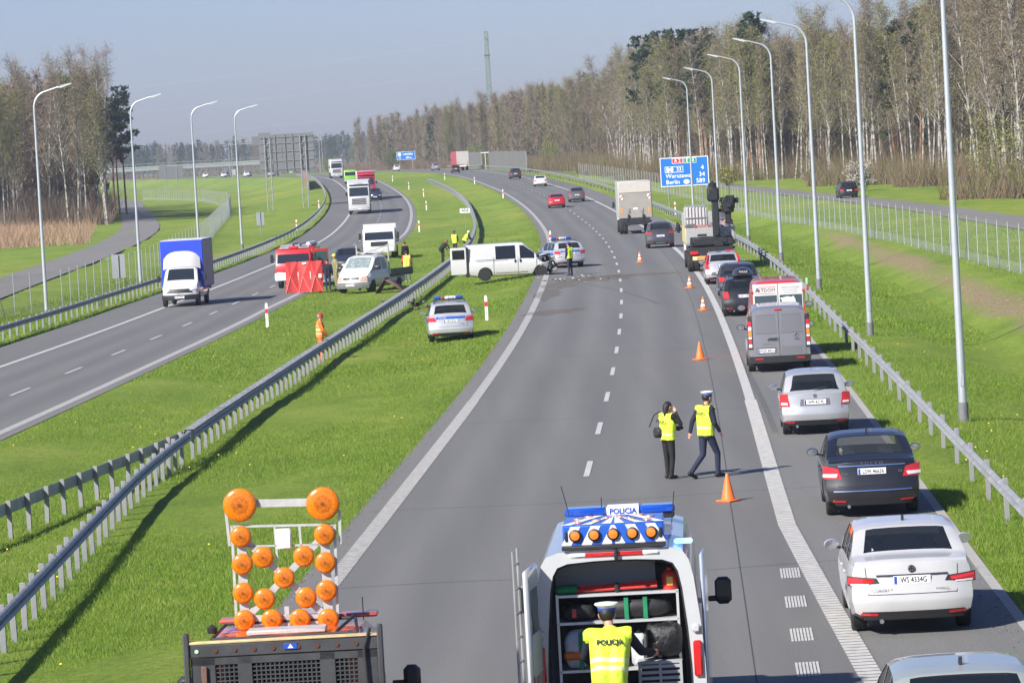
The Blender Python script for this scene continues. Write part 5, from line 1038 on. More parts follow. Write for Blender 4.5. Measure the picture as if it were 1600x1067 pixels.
rd = MB().box((0, -.43, 1.12), (.05, .86, 1.45), b=.02).build('rear_door', CW, r, loc=(.90, -L/2-.01, 0)); MB().box((.028, -.43, 1.47), (.012, .66, .50), b=.004).build('door_window', mat('dark_pane', (.01, .012, .013), .08, spec=.6), rd); rd.rotation_euler.z = -.10
MB().box((.88, -L/2+.02, 1.05), (.10, .16, 1.62), b=.03).build('rear_pillar', PLAS, r); MB().box((0, -L/2-.02, .42), (1.85, .18, .24), b=.05).build('bumper', PLAS, r)
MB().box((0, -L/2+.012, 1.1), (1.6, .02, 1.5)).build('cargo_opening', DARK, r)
for y0 in (1.42, 2.72, 3.72): MB().box((.953, y0-L/2, .78), (.012, .014, .95)).build('door_gap', SEAM, r)
MB().box((.957, 1.0-L/2+.3, 1.12), (.012, 1.7, .025)).build('slide_rail', SEAM, r); MB().box((.955, 2.35-L/2, .42), (.014, 1.7, .05)).build('scuffed_sill', mat('scuff', (.35, .33, .30), .8, noise=.4), r)
for yy in (2.58, 2.86): MB().box((.965, yy-L/2, 1.0), (.03, .09, .17), b=.015).build('door_handle', PLAS, r)
hd = MB().add([(-.72, 1.42, 1.14), (.80, 1.45, 1.16), (.72, 2.05, 1.30), (.35, 2.15, 1.10), (-.1, 2.0, 1.28), (-.6, 2.1, 1.02), (.2, 1.75, 1.30), (-.35, 1.72, 1.22)], [(0, 7, 5), (7, 4, 5), (7, 6, 4), (0, 1, 6, 7), (1, 2, 6), (6, 2, 3), (6, 3, 4)]).build('buckled_bonnet', CW, r, 10)
eng = MB(); er = random.Random(9)
for k in range(42):
    c = Vector((er.uniform(-.75, .82), er.uniform(1.55, 2.35), er.uniform(.35, 1.02))); eng.box(c, (er.uniform(.08, .32), er.uniform(.06, .28), er.uniform(.05, .22)), b=.012, M=Euler((er.uniform(-.6, .6), er.uniform(-.6, .6), er.uniform(-1, 1))).to_matrix(), mi=er.choice((0, 0, 1, 2)))
for k in range(14): a = Vector((er.uniform(-.7, .8), er.uniform(1.5, 2.3), er.uniform(.4, .95))); eng.tube([a, a+Vector((er.gauss(0, .25), er.gauss(0, .25), er.gauss(0, .15))), a+Vector((er.gauss(0, .4), er.gauss(.1, .3), er.gauss(-.1, .2)))], .022, 5, mi=er.choice((0, 1)))
eng.build('wrecked_engine', [PLAS, mat('wreck_grey', (.22, .21, .20), .6, .3, noise=.3), mat('wreck_white', (.55, .55, .54), .6, noise=.3)], r)
MB().box((.80, 1.72, .66), (.12, .5, .40), b=.05, M=Euler((0, .3, .3)).to_matrix()).build('torn_wing', CW, r); MB().tube([(-.6, 2.25, .45), (0, 2.42, .5), (.75, 2.28, .38)], .05, 6).build('bent_beam', mat('wreck_grey', (.22, .21, .20), .6), r)
mirror(r, 1.06, 1.40, 1.22, PLAS, 1.3); plate(r, -.5, -L/2-.12, .6, 'WPR 55K')
# ------------------------------------------------------------------ wrecked double-cab flatbed, facing the camera
L = 5.4; FW = paint('flatbed_white', (.58, .58, .575), 0, .35); r = thing('flatbed_pickup', 'white double-cab flatbed with cracked windscreen standing on the median grass', 'pickup truck', G(-7.5, 209.2), math.pi-.40)
top = [(0, .75), (2.30, .76), (2.36, 1.90), (2.6, 1.98), (3.3, 2.02), (3.75, 1.95), (4.45, 1.30), (4.62, 1.20), (5.25, .95), (5.4, .75)]
B = Body(L, 1.98, top, [(0, .72), (2.30, .72), (2.36, 1.16), (4.4, 1.16), (5.4, .78)], sill=.3, wheels=[1.1, L-.95], rw=.34, rear=[(0, 0)], front=[(.2, .08), (.5, 0), (.8, .10), (1.1, .2)], tumble=.16)
CRACK = mat('cracked_glass', (.20, .25, .25), .25, noise=.6, nscale=9, spec=.8)
B.mesh(r, FW, GLASS, [(2.55, 3.1), (3.2, 3.95)], None, (3.80, 4.40), glass_m=CRACK)
for wy in B.wheels:
    for sx in (-1, 1): add_wheel(r, sx*.86, wy-L/2, .34, .22, 'steel')
B.patch([(-.97, .30), (.97, .30), (.97, .62), (-.97, .62)], 8, 3, .02, True).build('front_bumper', mat('bumper_grey', (.16, .16, .16), .7, noise=.3), r)
for sx in (-1, 1):
    B.patch([(sx*.50, .68), (sx*.90, .70), (sx*.86, .95), (sx*.62, .90)], 4, 3, .016, True).build('headlight', mat('headlight_amber', (.55, .36, .27), .25, coat=.6, noise=.3), r); B.patch([(sx*.06, .78), (sx*.44, .78), (sx*.46, .88), (sx*.06, .88)], 4, 1, .016, True).build('grille', PLAS, r); mirror(r, sx*1.10, L/2-1.25, 1.35, PLAS, 1.6)
B.patch([(-.26, .43), (.26, .43), (.26, .54), (-.26, .54)], 3, 1, .026, True).build('number_plate', PLATE, r)
MB().box((0, -1.9, .82), (2.05, 2.9, .10), b=.02).build('load_bed', mat('bed_wood', (.10, .085, .07), .9, noise=.4), r)
for sx in (-1, 1): MB().box((sx*1.03, -1.9, 1.02), (.04, 2.9, .34), b=.01).build('drop_side', mat('bed_grey', (.11, .11, .10), .8, noise=.4), r)
HR = mat('rack_steel', (.38, .37, .34), .6, noise=.2)
for sx in (-1, 1): MB().tube([(sx*.95, -.42, .8), (sx*.95, -.42, 2.55)], .04, 6).build('rack_post', HR, r)
MB().tube([(-.95, -.42, 2.1), (.95, -.42, 2.1)], .035, 6).build('rack_bar', HR, r); MB().tube([(-.95, -.42, 2.5), (.2, .3, 2.08)], .03, 6).build('rack_strut', HR, r); MB().tube([(.95, -.42, 2.2), (.2, .3, 2.05)], .03, 6).build('rack_strut', HR, r)
# ------------------------------------------------------------------ lorries
def lorry_cab(r, w, h, yf, depth, p, z0=.45, style=0, mirrors=True, wind=(.50, .80), txt=None, visor=True, open_door=False):
    """box cab with raked screen; its nose is at y=yf and it looks along +y"""
    prof = [(yf-depth, z0), (yf-.05, z0), (yf, z0+.12), (yf, z0+(h-z0)*.42), (yf-.07, z0+(h-z0)*.50), (yf-.26, z0+(h-z0)*.86), (yf-.42, h-.03), (yf-.6, h), (yf-depth, h)]
    n = len(prof); rows = []
    for x, k in ((-1, .90), (-.97, .97), (-.90, 1), (0, 1.0), (.90, 1), (.97, .97), (1, .90)):
        rows.append([(x*w/2, yf-depth+(a-(yf-depth))*(1 if k == 1 else .5+.5*k) , b if b < h-.1 else h-(1-k)*.5) for a, b in prof])
    mb = MB(); mb.grid(rows, closed=True); mb.add(rows[0], [tuple(range(n))]); mb.add(rows[-1], [tuple(range(n))]); c = mb.build('cab', p, r, 30)
    zs = z0+(h-z0)*.52; ze = z0+(h-z0)*.84; ya = yf-.08; yb = yf-.25
    MB().add([(-w*.45, ya+.012, zs), (w*.45, ya+.012, zs), (w*.43, yb+.012, ze), (-w*.43, yb+.012, ze)], [(0, 1, 2, 3)]).build('windscreen', mat('screen_glass', (.016, .022, .026), .04, spec=.9), c, 0)
    for sx in (-1, 1):
        if not (open_door and sx == open_door): MB().add([(sx*(w/2+.004), yf-.35, zs), (sx*(w/2+.004), yf-1.1, zs), (sx*(w/2+.004), yf-1.1, ze), (sx*(w/2+.004), yf-.5, ze)], [(0, 1, 2, 3)]).build('side_window', GLASS, c, 0)
        MB().box((sx*w*.38, yf+.015, z0+.22), (w*.17, .05, .17), b=.02).build('headlight', WHITE_L, c)
        if mirrors:
            m_ = MB().box((sx*(w/2+.20), yf-.22, zs+.28), (.18, .10, .46), b=.03).build('mirror', PLAS, c); MB().tube([(sx*(w/2), yf-.25, zs+.2), (sx*(w/2+.15), yf-.22, zs+.3)], .02, 5).build('mirror_arm', PLAS, c)
    for k in (-.28, .1): MB().tube([(k*w, ya+.03, zs+.02), (k*w+.45, ya-.0, zs+.14)], .012, 4).build('wiper', PLAS, c)
    return c
def wheels_row(r, ys, w, rad=.5, wd=.3, dual=()):
    for i, y in enumerate(ys):
        for sx in (-1, 1): add_wheel(r, sx*(w/2-wd/2-.02), y, rad, wd, 'steel', dual=i in dual)
# blue box lorry (light chassis)
IW = paint('iveco_white', (.54, .54, .535), 0, .12); CBLUE = mat('curtain_blue', (.02, .06, .55), .5, noise=.08, nscale=2); CGREY = mat('curtain_grey', (.27, .255, .30), .6, noise=.15, nscale=2)
r = thing('box_lorry', 'white light lorry with blue box body driving towards the bridge', 'lorry', G(-16.95, 201.7), math.pi-.045); L = 5.6
B = Body(L, 1.95, [(0, .9), (3.2, .9), (3.22, 2.02), (3.7, 2.06), (4.15, 1.98), (4.75, 1.30), (4.85, 1.22), (5.4, .98), (5.6, .8)], [(0, .85), (3.2, .85), (3.22, 1.2), (4.7, 1.2), (5.6, .82)], sill=.38, wheels=[1.2, L-.85], rw=.35, rear=[(0, 0)], front=[(.2, .08), (.5, 0), (.8, .06), (1.1, .16)], tumble=.14, kf=.26)
B.mesh(r, IW, GLASS, [(3.5, 4.3)], None, (4.20, 4.70), glass_m=mat('screen_glass', (.016, .022, .026), .04, spec=.9))
wheels_row(r, [1.2-L/2, L/2-.85], 1.95, .35, .2)
B.patch([(-.70, .72), (.70, .72), (.50, .92), (-.50, .92)], 6, 2, .014, True).build('grille', PLAS, r); B.patch([(-.95, .36), (.95, .36), (.95, .62), (-.95, .62)], 8, 2, .02, True).build('front_bumper', PLAS, r); plate(r, 0, B.front_y(0, .5)+.04, .5, 'WI 391YK', True)
text('IVECO', .10, mat('print_grey2', (.3, .3, .3), .5), r, TM(.12, B.front_y(0, 1.0)+.03, 1.02, FACE_FRONT), 1.4)
for sx in (-1, 1): B.patch([(sx*.52, .82), (sx*.90, .90), (sx*.90, 1.02), (sx*.60, .98)], 4, 2, .016, True).build('headlight', WHITE_L, r); MB().box((sx*1.22, L/2-1.35, 1.45), (.16, .12, .34), b=.03).build('mirror', PLAS, r)
mb = MB(); rows = []
for k in range(9):
    t = k/8; zz = 2.02+1.16*math.sin(t*math.pi/2)**.8; yy = L/2-1.45-1.05*t**1.4; rows.append([(x*(.98-.10*t), yy-abs(x)**3*.18, zz-abs(x)**4*.12) for x in np.linspace(-1, 1, 11)])
mb.grid(rows); mb.build('wind_deflector', IW, r, 50)
bx = MB().box((0, -1.15, 2.15), (2.22, 4.3, 2.5), b=.03).build('box_body', CBLUE, r)
for sx in (-1, 1): MB().box((sx*1.115, -1.15, 2.15), (.012, 4.2, 2.34)).build('side_curtain', CGREY, bx)
MB().box((0, -1.15, 3.41), (2.2, 4.28, .03)).build('roof_sheet', mat('roof_pale', (.55, .56, .58), .6, noise=.1), bx)
MB().box((0, -1.15, .80), (1.9, 4.3, .16)).build('chassis', PLAS, r)
# articulated lorries
def artic(label, x, y, col, box_col, txt=None, rz=None, name='articulated_lorry'):
    r = thing(name, label, 'lorry', G(x, y), math.pi+heading(xLD, y) if rz is None else rz); p = paint(label[:20], col, 0, .1)
    c = lorry_cab(r, 2.46, 3.55, 3.0, 2.2, p, .45)
    mb = MB(); mb.box((0, 2.98, 1.45), (1.7, .06, .75), b=.02); mb.build('grille', mat('grille_grey', (.30, .30, .31), .5, .3), c)
    for k in range(4): MB().box((0, 3.02, 1.18+k*.18), (1.6, .03, .05)).build('grille_slot', PLAS, c)
    MB().box((0, 2.98, .62), (2.4, .12, .38), b=.05).build('front_bumper', mat('bumper_silver', (.42, .42, .43), .5), c); MB().box((0, 2.72, 3.35), (2.2, .25, .12), b=.03).build('sun_visor', PLAS, c)
    if txt: text(txt, .24, mat('print_dim', (.12, .12, .12), .5), c, TM(0, 2.72, 3.52, FACE_FRONT), 1.2)
    plate(r, 0, 3.06, .6, None, True); MB().box((0, -5.0, 2.55), (2.52, 12.6, 2.75), b=.04).build('trailer', mat('trailer_'+label[:14], box_col, .6, noise=.08), r); MB().box((0, -4, .95), (2.2, 13, .25)).build('chassis', PLAS, r); wheels_row(r, [2.2, -1.4, -8.5, -9.8], 2.5, .5, .3)
    mb = MB(); mb.prism([(1.0, 3.5), (2.35, 3.52), (1.6, 3.88), (1.0, 3.92)], -1.15, 1.15, 'x'); mb.build('roof_deflector', p, c)
    return r
artic('white articulated lorry coming down the bend beside a dark car', -16.7, 444, (.54, .54, .535), (.5, .5, .5), 'SCANIA'); artic('red articulated lorry following behind the white one', -18.7, 524, (.45, .012, .03), (.6, .6, .6)); artic('white articulated lorry entering the bend beside the brown noise barrier', float(xLD(790))-1.9, 790, (.62, .62, .61), (.6, .6, .6))
artic('tiny white lorry far off just before the bridge', float(xLD(1430))-1.9, 1430, (.8, .8, .8), (.72, .72, .72))
r = thing('green_van', 'bright green van half hidden behind the red lorry', 'van', G(-27.0, 680), math.pi+heading(xLD, 690)); p = paint('lime', (.22, .5, .06), 0, .05); lorry_cab(r, 2.1, 2.4, 2.6, 1.9, p, .4); MB().box((0, -.8, 1.45), (2.1, 3.6, 1.95), b=.06).build('load_body', p, r); wheels_row(r, [1.7, -1.5], 2.0, .36, .24); plate(r, 0, 2.66, .6, None, True)
# white flatbed lorry facing the camera behind the wrecked pickup
r = thing('tipper_lorry', 'white cabbed lorry halted behind the wrecked double-cab flatbed', 'lorry', G(-9.0, 276.5), math.pi-.02); p = paint('lorry_white2', (.58, .58, .575), 0, .15); c = lorry_cab(r, 2.3, 2.15, 3.0, 1.7, p, .45); MB().box((0, 3.02, 1.05), (1.2, .04, .3), b=.01).build('grille', PLAS, c); MB().box((0, 3.0, .6), (2.2, .1, .3), b=.04).build('front_bumper', p, c)
mb = MB(); mb.box((0, -.9, 1.1), (2.3, 4.3, .12)); mb.build('load_bed', CONC, r)
for (c_, s_) in (((0, 1.25, 1.75), (2.35, .06, 1.4)), ((-1.15, -.9, 1.4), (.05, 4.3, .5)), ((1.15, -.9, 1.4), (.05, 4.3, .5)), ((0, -3.05, 1.4), (2.3, .05, .5))): MB().box(c_, s_, b=.01).build('drop_side', mat('alu_side', (.5, .5, .48), .5, noise=.15), r)
wheels_row(r, [2.1, -1.6], 2.2, .42, .26); plate(r, 0, 3.07, .6, None, True)
car('hatch', 'hatchback_car', 'dark blue car half hidden between the pickup and the white lorry', 'car', G(-10.2, 246), math.pi-.05, (.02, .025, .04), 'WU 41', dirt=.1, detail=0, front=True)
# fire engine
FR = paint('fire_red', (.52, .02, .025), 0, .06); r = thing('fire_engine', 'red light fire engine with white bumper and its door standing open', 'fire engine', G(-12.05, 222), math.pi-.06)
c = lorry_cab(r, 2.05, 2.18, 2.9, 1.75, FR, .62, open_door=-1); MB().box((0, 2.92, .66), (2.15, .2, .46), b=.05).build('front_bumper', WHITE, r); MB().box((0, 2.93, 1.02), (.9, .05, .16), b=.01).build('grille', FR, c)
MB().box((0, 2.3, 2.28), (.55, .3, .16), b=.05).build('beacon_base', mat('beacon_case', (.6, .03, .03), .3, coat=.6), r); MB().box((0, 1.6, 2.25), (1.75, .35, .14), b=.04).build('roof_bar', GALV, r)
bd = MB().box((0, -.6, 1.45), (2.1, 3.5, 1.7), b=.05).build('equipment_body', FR, r); MB().box((0, -.6, 2.36), (1.8, 3.2, .10), b=.02).build('roof_rack', GALV, bd); MB().tube([(-.7, 1.0, 2.42), (-.7, -2.2, 2.42)], .12, 8).build('hose_roll', SWH, bd)
MB().tube([(-.2, 1.2, 2.45), (-.2, -2.2, 2.45)], .04, 6).build('ladder_rail', GALV, bd); MB().tube([(.2, 1.2, 2.45), (.2, -2.2, 2.45)], .04, 6).build('ladder_rail', GALV, bd)
wheels_row(r, [2.05, -1.3], 2.0, .40, .26); plate(r, 0, 3.03, .62, None, True)
dr = MB().box((-.48, 0, 1.42), (.96, .05, 1.45), b=.02).build('open_door', FR, r, loc=(-1.04, 2.45, 0)); dr.rotation_euler.z = .30; MB().box((-.52, .03, 1.72), (.70, .012, .56), b=.004).build('door_window', mat('teal_pane', (.03, .09, .09), .06, spec=.8), dr)
# box lorry driving away
BXG = mat('box_grime', (.30, .28, .25), .7, noise=.10, nscale=1.5); r = thing('box_lorry', 'grimy pale box lorry with tail lift driving away up the motorway', 'lorry', G(9.75, 290), .0+heading(xRD, 290)); ry = -4.0
bx = MB().box((0, 0, 2.55), (2.5, 8.0, 2.75), b=.04).build('box_body', mat('box_side', (.40, .41, .38), .6, noise=.12, nscale=1.2), r)
MB().box((0, ry-.03, 2.12), (2.42, .06, 1.86), b=.015).build('tail_lift', BXG, bx); MB().box((0, ry-.02, 3.48), (2.38, .05, .80), b=.015).build('rear_flap', mat('flap_cream', (.50, .47, .42), .6, noise=.08), bx)
for sx in (-1, 1):
    o = MB().box((sx*1.02, ry-.07, 2.75), (.22, .012, .36)).build('hazard_board', SWH, bx); MB().box((sx*1.02, ry-.078, 2.75), (.07, .008, .42), M=Matrix.Rotation(.7, 3, 'Y')).build('hazard_stripe', SRED, o)
    MB().box((sx*1.03, ry-.065, 1.75), (.16, .01, .42)).build('amber_panel', mat('reflect_orange', (.65, .28, .06), .5), bx); MB().box((sx*.85, ry-.08, .98), (.42, .08, .20), b=.02).build('tail_light', RED_L, r); MB().box((sx*.55, ry-.12, 1.05), (.14, .16, .85), b=.02).build('lift_arm', PLAS, r); MB().box((sx*.5, ry-.09, 1.75), (.16, .05, .36), b=.02).build('foot_plate', GALV2, bx)
MB().box((0, ry-.06, 1.88), (.32, .012, .14)).build('small_label', SWH, bx); MB().box((0, ry-.1, .78), (2.3, .14, .16), b=.02).build('under_run_bar', PLAS, r); MB().box((0, -.2, 1.02), (2.1, 8, .3)).build('chassis', PLAS, r); wheels_row(r, [-2.4, 4.2], 2.45, .48, .28, dual=(0,))
lorry_cab(r, 2.4, 3.0, 6.1, 1.9, paint('box_cab', (.6, .6, .6), 0, .1), .5); plate(r, .1, ry-.18, .92, 'WB 21')
# red and grey trailer far ahead
r = thing('articulated_lorry', 'lorry with red and grey curtain trailer rounding the distant bend', 'lorry', G(-8.7, 800), .065+.03); MB().box((0, 0, 2.6), (2.55, 13, 2.75), b=.04).build('trailer', mat('trailer_red', (.42, .06, .08), .6, noise=.08), r); MB().box((0, -6.53, 2.6), (2.5, .05, 2.7), b=.01).build('rear_doors', mat('trailer_grey', (.48, .46, .43), .6, noise=.06), r); MB().box((0, -6.55, .95), (2.4, .1, .3)).build('rear_bumper', SWH, r)
for sx in (-1, 1): MB().box((sx*.9, -6.62, .95), (.4, .05, .18)).build('tail_light', RED_L, r); MB().box((sx*1.0, -6.57, 1.7), (.2, .03, .5)).build('amber_panel', mat('reflect_orange', (.65, .28, .06), .5), r)
wheels_row(r, [-4.6, -3.3, -2.0, 5.2, 8.5], 2.5, .5, .3); lorry_cab(r, 2.46, 3.6, 9.6, 2.2, FR, .5)
# ------------------------------------------------------------------ crane lorry in the queue
YEL = mat('lorry_yellow', (.55, .50, .22), .6, noise=.15); r = thing('crane_lorry', 'dropside lorry with folded black loading crane at the rear and a white tank', 'lorry', rear_at(10.5, 197, -.02, 8.0), -.02); ry = -4.0
MB().box((0, .2, 1.12), (2.2, 8.2, .28)).build('chassis', PLAS, r); MB().box((0, .4, 1.42), (2.5, 6.8, .14), b=.02).build('load_bed', GALV2, r)
ALU = mat('alu_white', (.37, .375, .365), .45, noise=.1)
for (nm, c_, s_, m_) in (('drop_side', (-1.25, .4, 1.85), (.05, 6.8, .8), YEL), ('drop_side', (1.25, .4, 1.85), (.05, 6.8, .8), ALU), ('tail_board', (0, -3.0, 1.85), (2.5, .05, .8), ALU), ('head_board', (0, 3.8, 2.2), (2.5, .06, 1.5), ALU)): MB().box(c_, s_, b=.012).build(nm, m_, r)
wheels_row(r, [-2.6, -1.35, 4.0], 2.45, .48, .28, dual=(0, 1)); lorry_cab(r, 2.4, 2.95, 5.9, 1.9, paint('crane_cab', (.7, .7, .7), 0, .1), .55)
CRB = mat('crane_black', (.02, .021, .023), .45, noise=.3)
cb = MB().box((.1, -3.55, 1.55), (2.1, .5, .42), b=.05).build('crane_base', CRB, r); MB().box((.3, -3.55, 2.75), (.36, .36, 2.6), b=.05).build('crane_column', CRB, r); MB().box((.22, -3.5, 3.95), (.62, .7, .75), b=.10).build('crane_head', CRB, r); MB().lathe([(.0, 0), (.2, .02), (.22, .2), (.0, .34)], 12, (.22, -3.5, 4.3)).build('crane_cap', CRB, r)
kb = MB(); kr_ = random.Random(4)
for k in range(22): kb.box((.95+kr_.gauss(0, .2), -3.3+kr_.gauss(0, .25), 3.4+kr_.gauss(0, .22)), (kr_.uniform(.1, .36), kr_.uniform(.1, .5), kr_.uniform(.08, .3)), b=.02)
kb.box((.95, -3.3, 3.35), (.62, .7, .75), b=.06); kb.box((.95, -3.3, 2.75), (.3, .4, .7), b=.04)
kb.build('folded_boom', CRB, r); kb = MB()
for k in range(16): kb.box((kr_.uniform(-1, 1.05), -3.55+kr_.gauss(0, .12), kr_.uniform(1.15, 1.95)), (kr_.uniform(.15, .5), .3, kr_.uniform(.1, .3)), b=.02)
kb.box((0, -3.55, 1.55), (2.15, .34, .5), b=.03); kb.build('crane_valves', CRB, r)
for sx in (-1, 1): MB().box((sx*.90, -4.02, 1.0), (.42, .08, .18), b=.02).build('tail_light', RED_L, r); MB().box((sx*1.02, -3.6, 1.15), (.14, .3, .9), b=.02).build('stabiliser_leg', CRB, r)
MB().box((-.55, -4.05, .72), (.9, .04, .2), b=.01).build('under_run_board', mat('reflect_yellow', (.75, .62, .3), .5), r); MB().box((-.55, -4.075, .72), (.45, .01, .16)).build('reflector', mat('reflect_orange', (.65, .28, .06), .5), r)
for sx, x in ((-1, -1.45), (1, 1.45)): MB().box((x, 5.6, 2.2), (.16, .1, .42), b=.03).build('side_mirror', PLAS, r)
base = r.matrix_world
def on_crane(x, y, z): a = r.location; t = r.rotation_euler.z; return Vector((a.x+x*math.cos(t)-y*math.sin(t), a.y+x*math.sin(t)+y*math.cos(t), a.z+z))
q = thing('liquid_tank', 'white plastic tank in a steel cage on the crane lorry bed', 'tank', on_crane(-.55, 1.8, 1.5), -.02); MB().box((0, 0, 1.05), (1.25, 1.1, 1.5), b=.10).build('tank', mat('tank_white', (.52, .53, .52), .4), q); MB().box((0, 0, .10), (1.3, 1.15, .2)).build('pallet', PLAS, q)
for k in range(8): MB().box((-.6+k*.172, -.58, 1.05), (.03, .03, 1.75)).build('cage_bar', GALV2, q)
for z in (.5, 1.2, 1.9): MB().box((0, -.60, z), (1.3, .03, .03)).build('cage_ring', GALV2, q)
q = thing('red_skip', 'red metal frame load lying on the crane lorry bed', 'load', on_crane(-.3, .2, 1.5), .1); MB().box((0, 0, .75), (1.7, 1.2, .14), b=.03).build('top_frame', mat('load_red', (.42, .07, .05), .6, noise=.2), q); MB().box((0, 0, .34), (1.6, 1.1, .66), b=.03).build('bundle', mat('load_mixed', (.33, .24, .27), .8, noise=.5, nscale=5), q)
q = thing('tarp_bundle', 'mauve tarpaulin bundle strapped on the crane lorry bed', 'load', on_crane(.75, -1.0, 1.5)); mb = MB(); rows = []
for k in range(9): t = k/8; rows.append([(math.cos(a)*.48*(.6+.4*math.sin(t*3.14)), -1+2*t, .5+math.sin(a)*.52*(.6+.4*math.sin(t*3.1))*(1+.08*math.sin(a*5+k))) for a in np.linspace(0, 6.283, 15)[:-1]])
mb.grid(rows, closed=True); mb.add(rows[0], [tuple(range(14))]); mb.build('tarp', mat('tarp_mauve', (.22, .20, .27), .8, noise=.2), q); MB().tube([(-.5, -.98, .3), (.1, -.6, 1.08), (.5, -.2, .9)], .03, 4).build('strap', mat('strap_orange', (.6, .25, .12), .7), q)

for k, (x, y, z, sx_, sy_, sz_, c_, lb) in enumerate(((-.95, -2.2, 1.5, .5, .6, .95, (.10, .10, .11), 'dark tool crate at the tail board of the crane lorry'), (-.35, -2.3, 1.5, .55, .5, .85, (.33, .20, .17), 'reddish brown crate at the tail board of the crane lorry'), (.30, -2.2, 1.5, .5, .6, 1.0, (.16, .17, .20), 'slate grey crate beside the crane column'), (.9, 1.6, 1.5, .6, 1.2, 1.5, (.09, .09, .10), 'tall dark machine casing behind the folded crane boom'))):
    q = thing('load_crate', lb, 'crate', on_crane(x, y, z), -.02+.05*k); m_ = mat('crate_%d' % k, c_, .7, noise=.3, nscale=5); MB().box((0, 0, sz_/2), (sx_, sy_, sz_), b=.02).build('case', m_, q)
    for dz in (.2, .75): MB().box((0, -sy_/2-.01, sz_*dz), (sx_*.96, .03, .05)).build('batten', GALV2, q)
    MB().tube([(-sx_*.5, -sy_/2-.02, sz_*.1), (sx_*.5, -sy_/2-.02, sz_*.95)], .015, 4).build('strap', mat('strap_orange', (.6, .25, .12), .7), q)
# ------------------------------------------------------------------ police van with open tailgate
VX, VY, VRZ = 1.04, 44.15, -.05
r = thing('police_van', 'silver police van with open rear doors, blue light bar and amber warning board', 'police van', G(VX, VY), VRZ); PV = paint('police_van', (.42, .47, .56), .5, .1); PVW = paint('police_van_white', (.50, .51, .52), 0, .1); LV = 5.6
def vsec(y):      # half section of the shell, outer: (x, z)
    k = 1-.5*max(0, (y-4.2)/1.4)**2*.25
    return [(.93*k, .30), (.985*k, .45), (.99*k, .95), (.985*k, 1.15), (.955*k, 1.6), (.90*k, 2.1), (.855*k, 2.30), (.79*k, 2.40), (.65*k, 2.445), (.3*k, 2.465), (0, 2.47)]
def vz(y, z): return z if y < 3.7 else min(z, 2.47-(y-3.7)**1.0*.02 if y < 3.95 else max(1.15, 2.45-(y-3.95)*1.35) if y < 4.95 else 1.12-(y-4.95)*.25)
rows = []
for y in (0, .04, .3, .8, 1.4, 2.0, 2.6, 3.2, 3.7, 3.95, 4.2, 4.45, 4.7, 4.95, 5.2, 5.6):
    s_ = vsec(y); rows.append([(x, y, vz(y, z)) for x, z in s_]+[(-x, y, vz(y, z)) for x, z in s_[-2::-1]])
mb = MB(); mb.grid(rows); mb.build('body_shell', PV, r, 30)
inner = [[(x*.86, y, z*.95 if z > .5 else z+.22) for (x, _, z) in rows[0]] for y in (.0, 1.15)]
mb = MB(); mb.grid(inner); mb.add(inner[1], [tuple(range(len(inner[1])))]); mb.build('cargo_lining', mat('lining_grey', (.46, .47, .48), .7), r, 30)
mb = MB(); mb.grid([[(x, -.012, z) for x, _, z in rows[0]], [(x*.845, -.012, z*.945 if z > .5 else z+.2) for x, _, z in rows[0]]]); mb.build('door_frame', PVW, r, 20)
mb = MB(); mb.grid([[(x*.845, -.015, z*.945 if z > .5 else z+.2) for x, _, z in rows[0]], [(x*.825, .03, z*.935 if z > .5 else z+.2) for x, _, z in rows[0]]]); mb.build('door_seal', RUB, r, 40)
MB().box((0, .55, .50), (1.75, 1.2, .06)).build('cargo_floor', PLAS, r); MB().box((0, -.12, .45), (1.95, .26, .24), b=.05).build('rear_bumper', PLAS, r)
MB().add([(-.8, 4.02, 2.36), (.8, 4.02, 2.36), (.88, 4.9, 1.22), (-.88, 4.9, 1.22)], [(0, 1, 2, 3)]).build('windscreen', GLASS, r, 0)
for sx in (-1, 1):
    rows_ = [[(sx*(.957+.012-(z-1.3)*.115), y, z) for z in np.linspace(1.28, 1.98, 5)] for y in (1.2, 2.2, 3.2)]
    for a, b in ((.55, 1.65), (1.75, 2.75), (2.9, 3.85)): mb = MB(); mb.grid([[(sx*(.957+.016-(z-1.55)*.11+(.0 if z < 1.6 else -.006)), y, z) for z in np.linspace(1.30, 2.0, 6)] for y in (a, b)]); mb.build('side_window', GLASS, r, 60)
    for k, (z0, z1, m_) in enumerate(((.74, .95, PB), (.98, 1.02, SWH))): mb = MB(); mb.grid([[(sx*(.995), y, z0), (sx*.994, y, z1)] for y in (.1, 2, 4)]); mb.build('side_stripe', m_, r, 0)
    add_wheel(r, sx*.86, 1.15, .35, .24); add_wheel(r, sx*.86, 4.65, .35, .24)
    m_ = MB().box((0, 0, 0), (.21, .16, .34), b=.05).build('mirror', PLAS, r, loc=(sx*1.24, 4.25, 1.42)); MB().box((0, -.082, .03), (.17, .01, .22), b=.004).build('mirror_glass', mat('mirror_dark', (.02, .03, .03), .08), m_); MB().box((sx*-.12, .02, -.1), (.16, .06, .07), b=.02).build('mirror_arm', PLAS, m_)
    MB().box((sx*.905, -.03, 1.15), (.10, .06, .42), b=.02).build('tail_light', RED_L, r); MB().box((sx*.90, -.035, 1.5), (.09, .05, .10), b=.02).build('hinge', PVW, r)
    MB().box((sx*.42, .02, 2.40), (.22, .12, .07), b=.03).build('work_light', WHITE_L, r)
MB().box((.80, .45, 2.465), (.22, .18, .05), b=.02).build('blue_flasher', mat('flash_blue', (.25, .55, .9), .2, emit=1.2), r)
MB().box((0, -.01, 2.40), (.68, .05, .05), b=.015).build('brake_light', RED_L, r); MB().box((.02, -.04, 2.40), (.04, .08, .12), b=.01).build('camera_pod', PLAS, r)
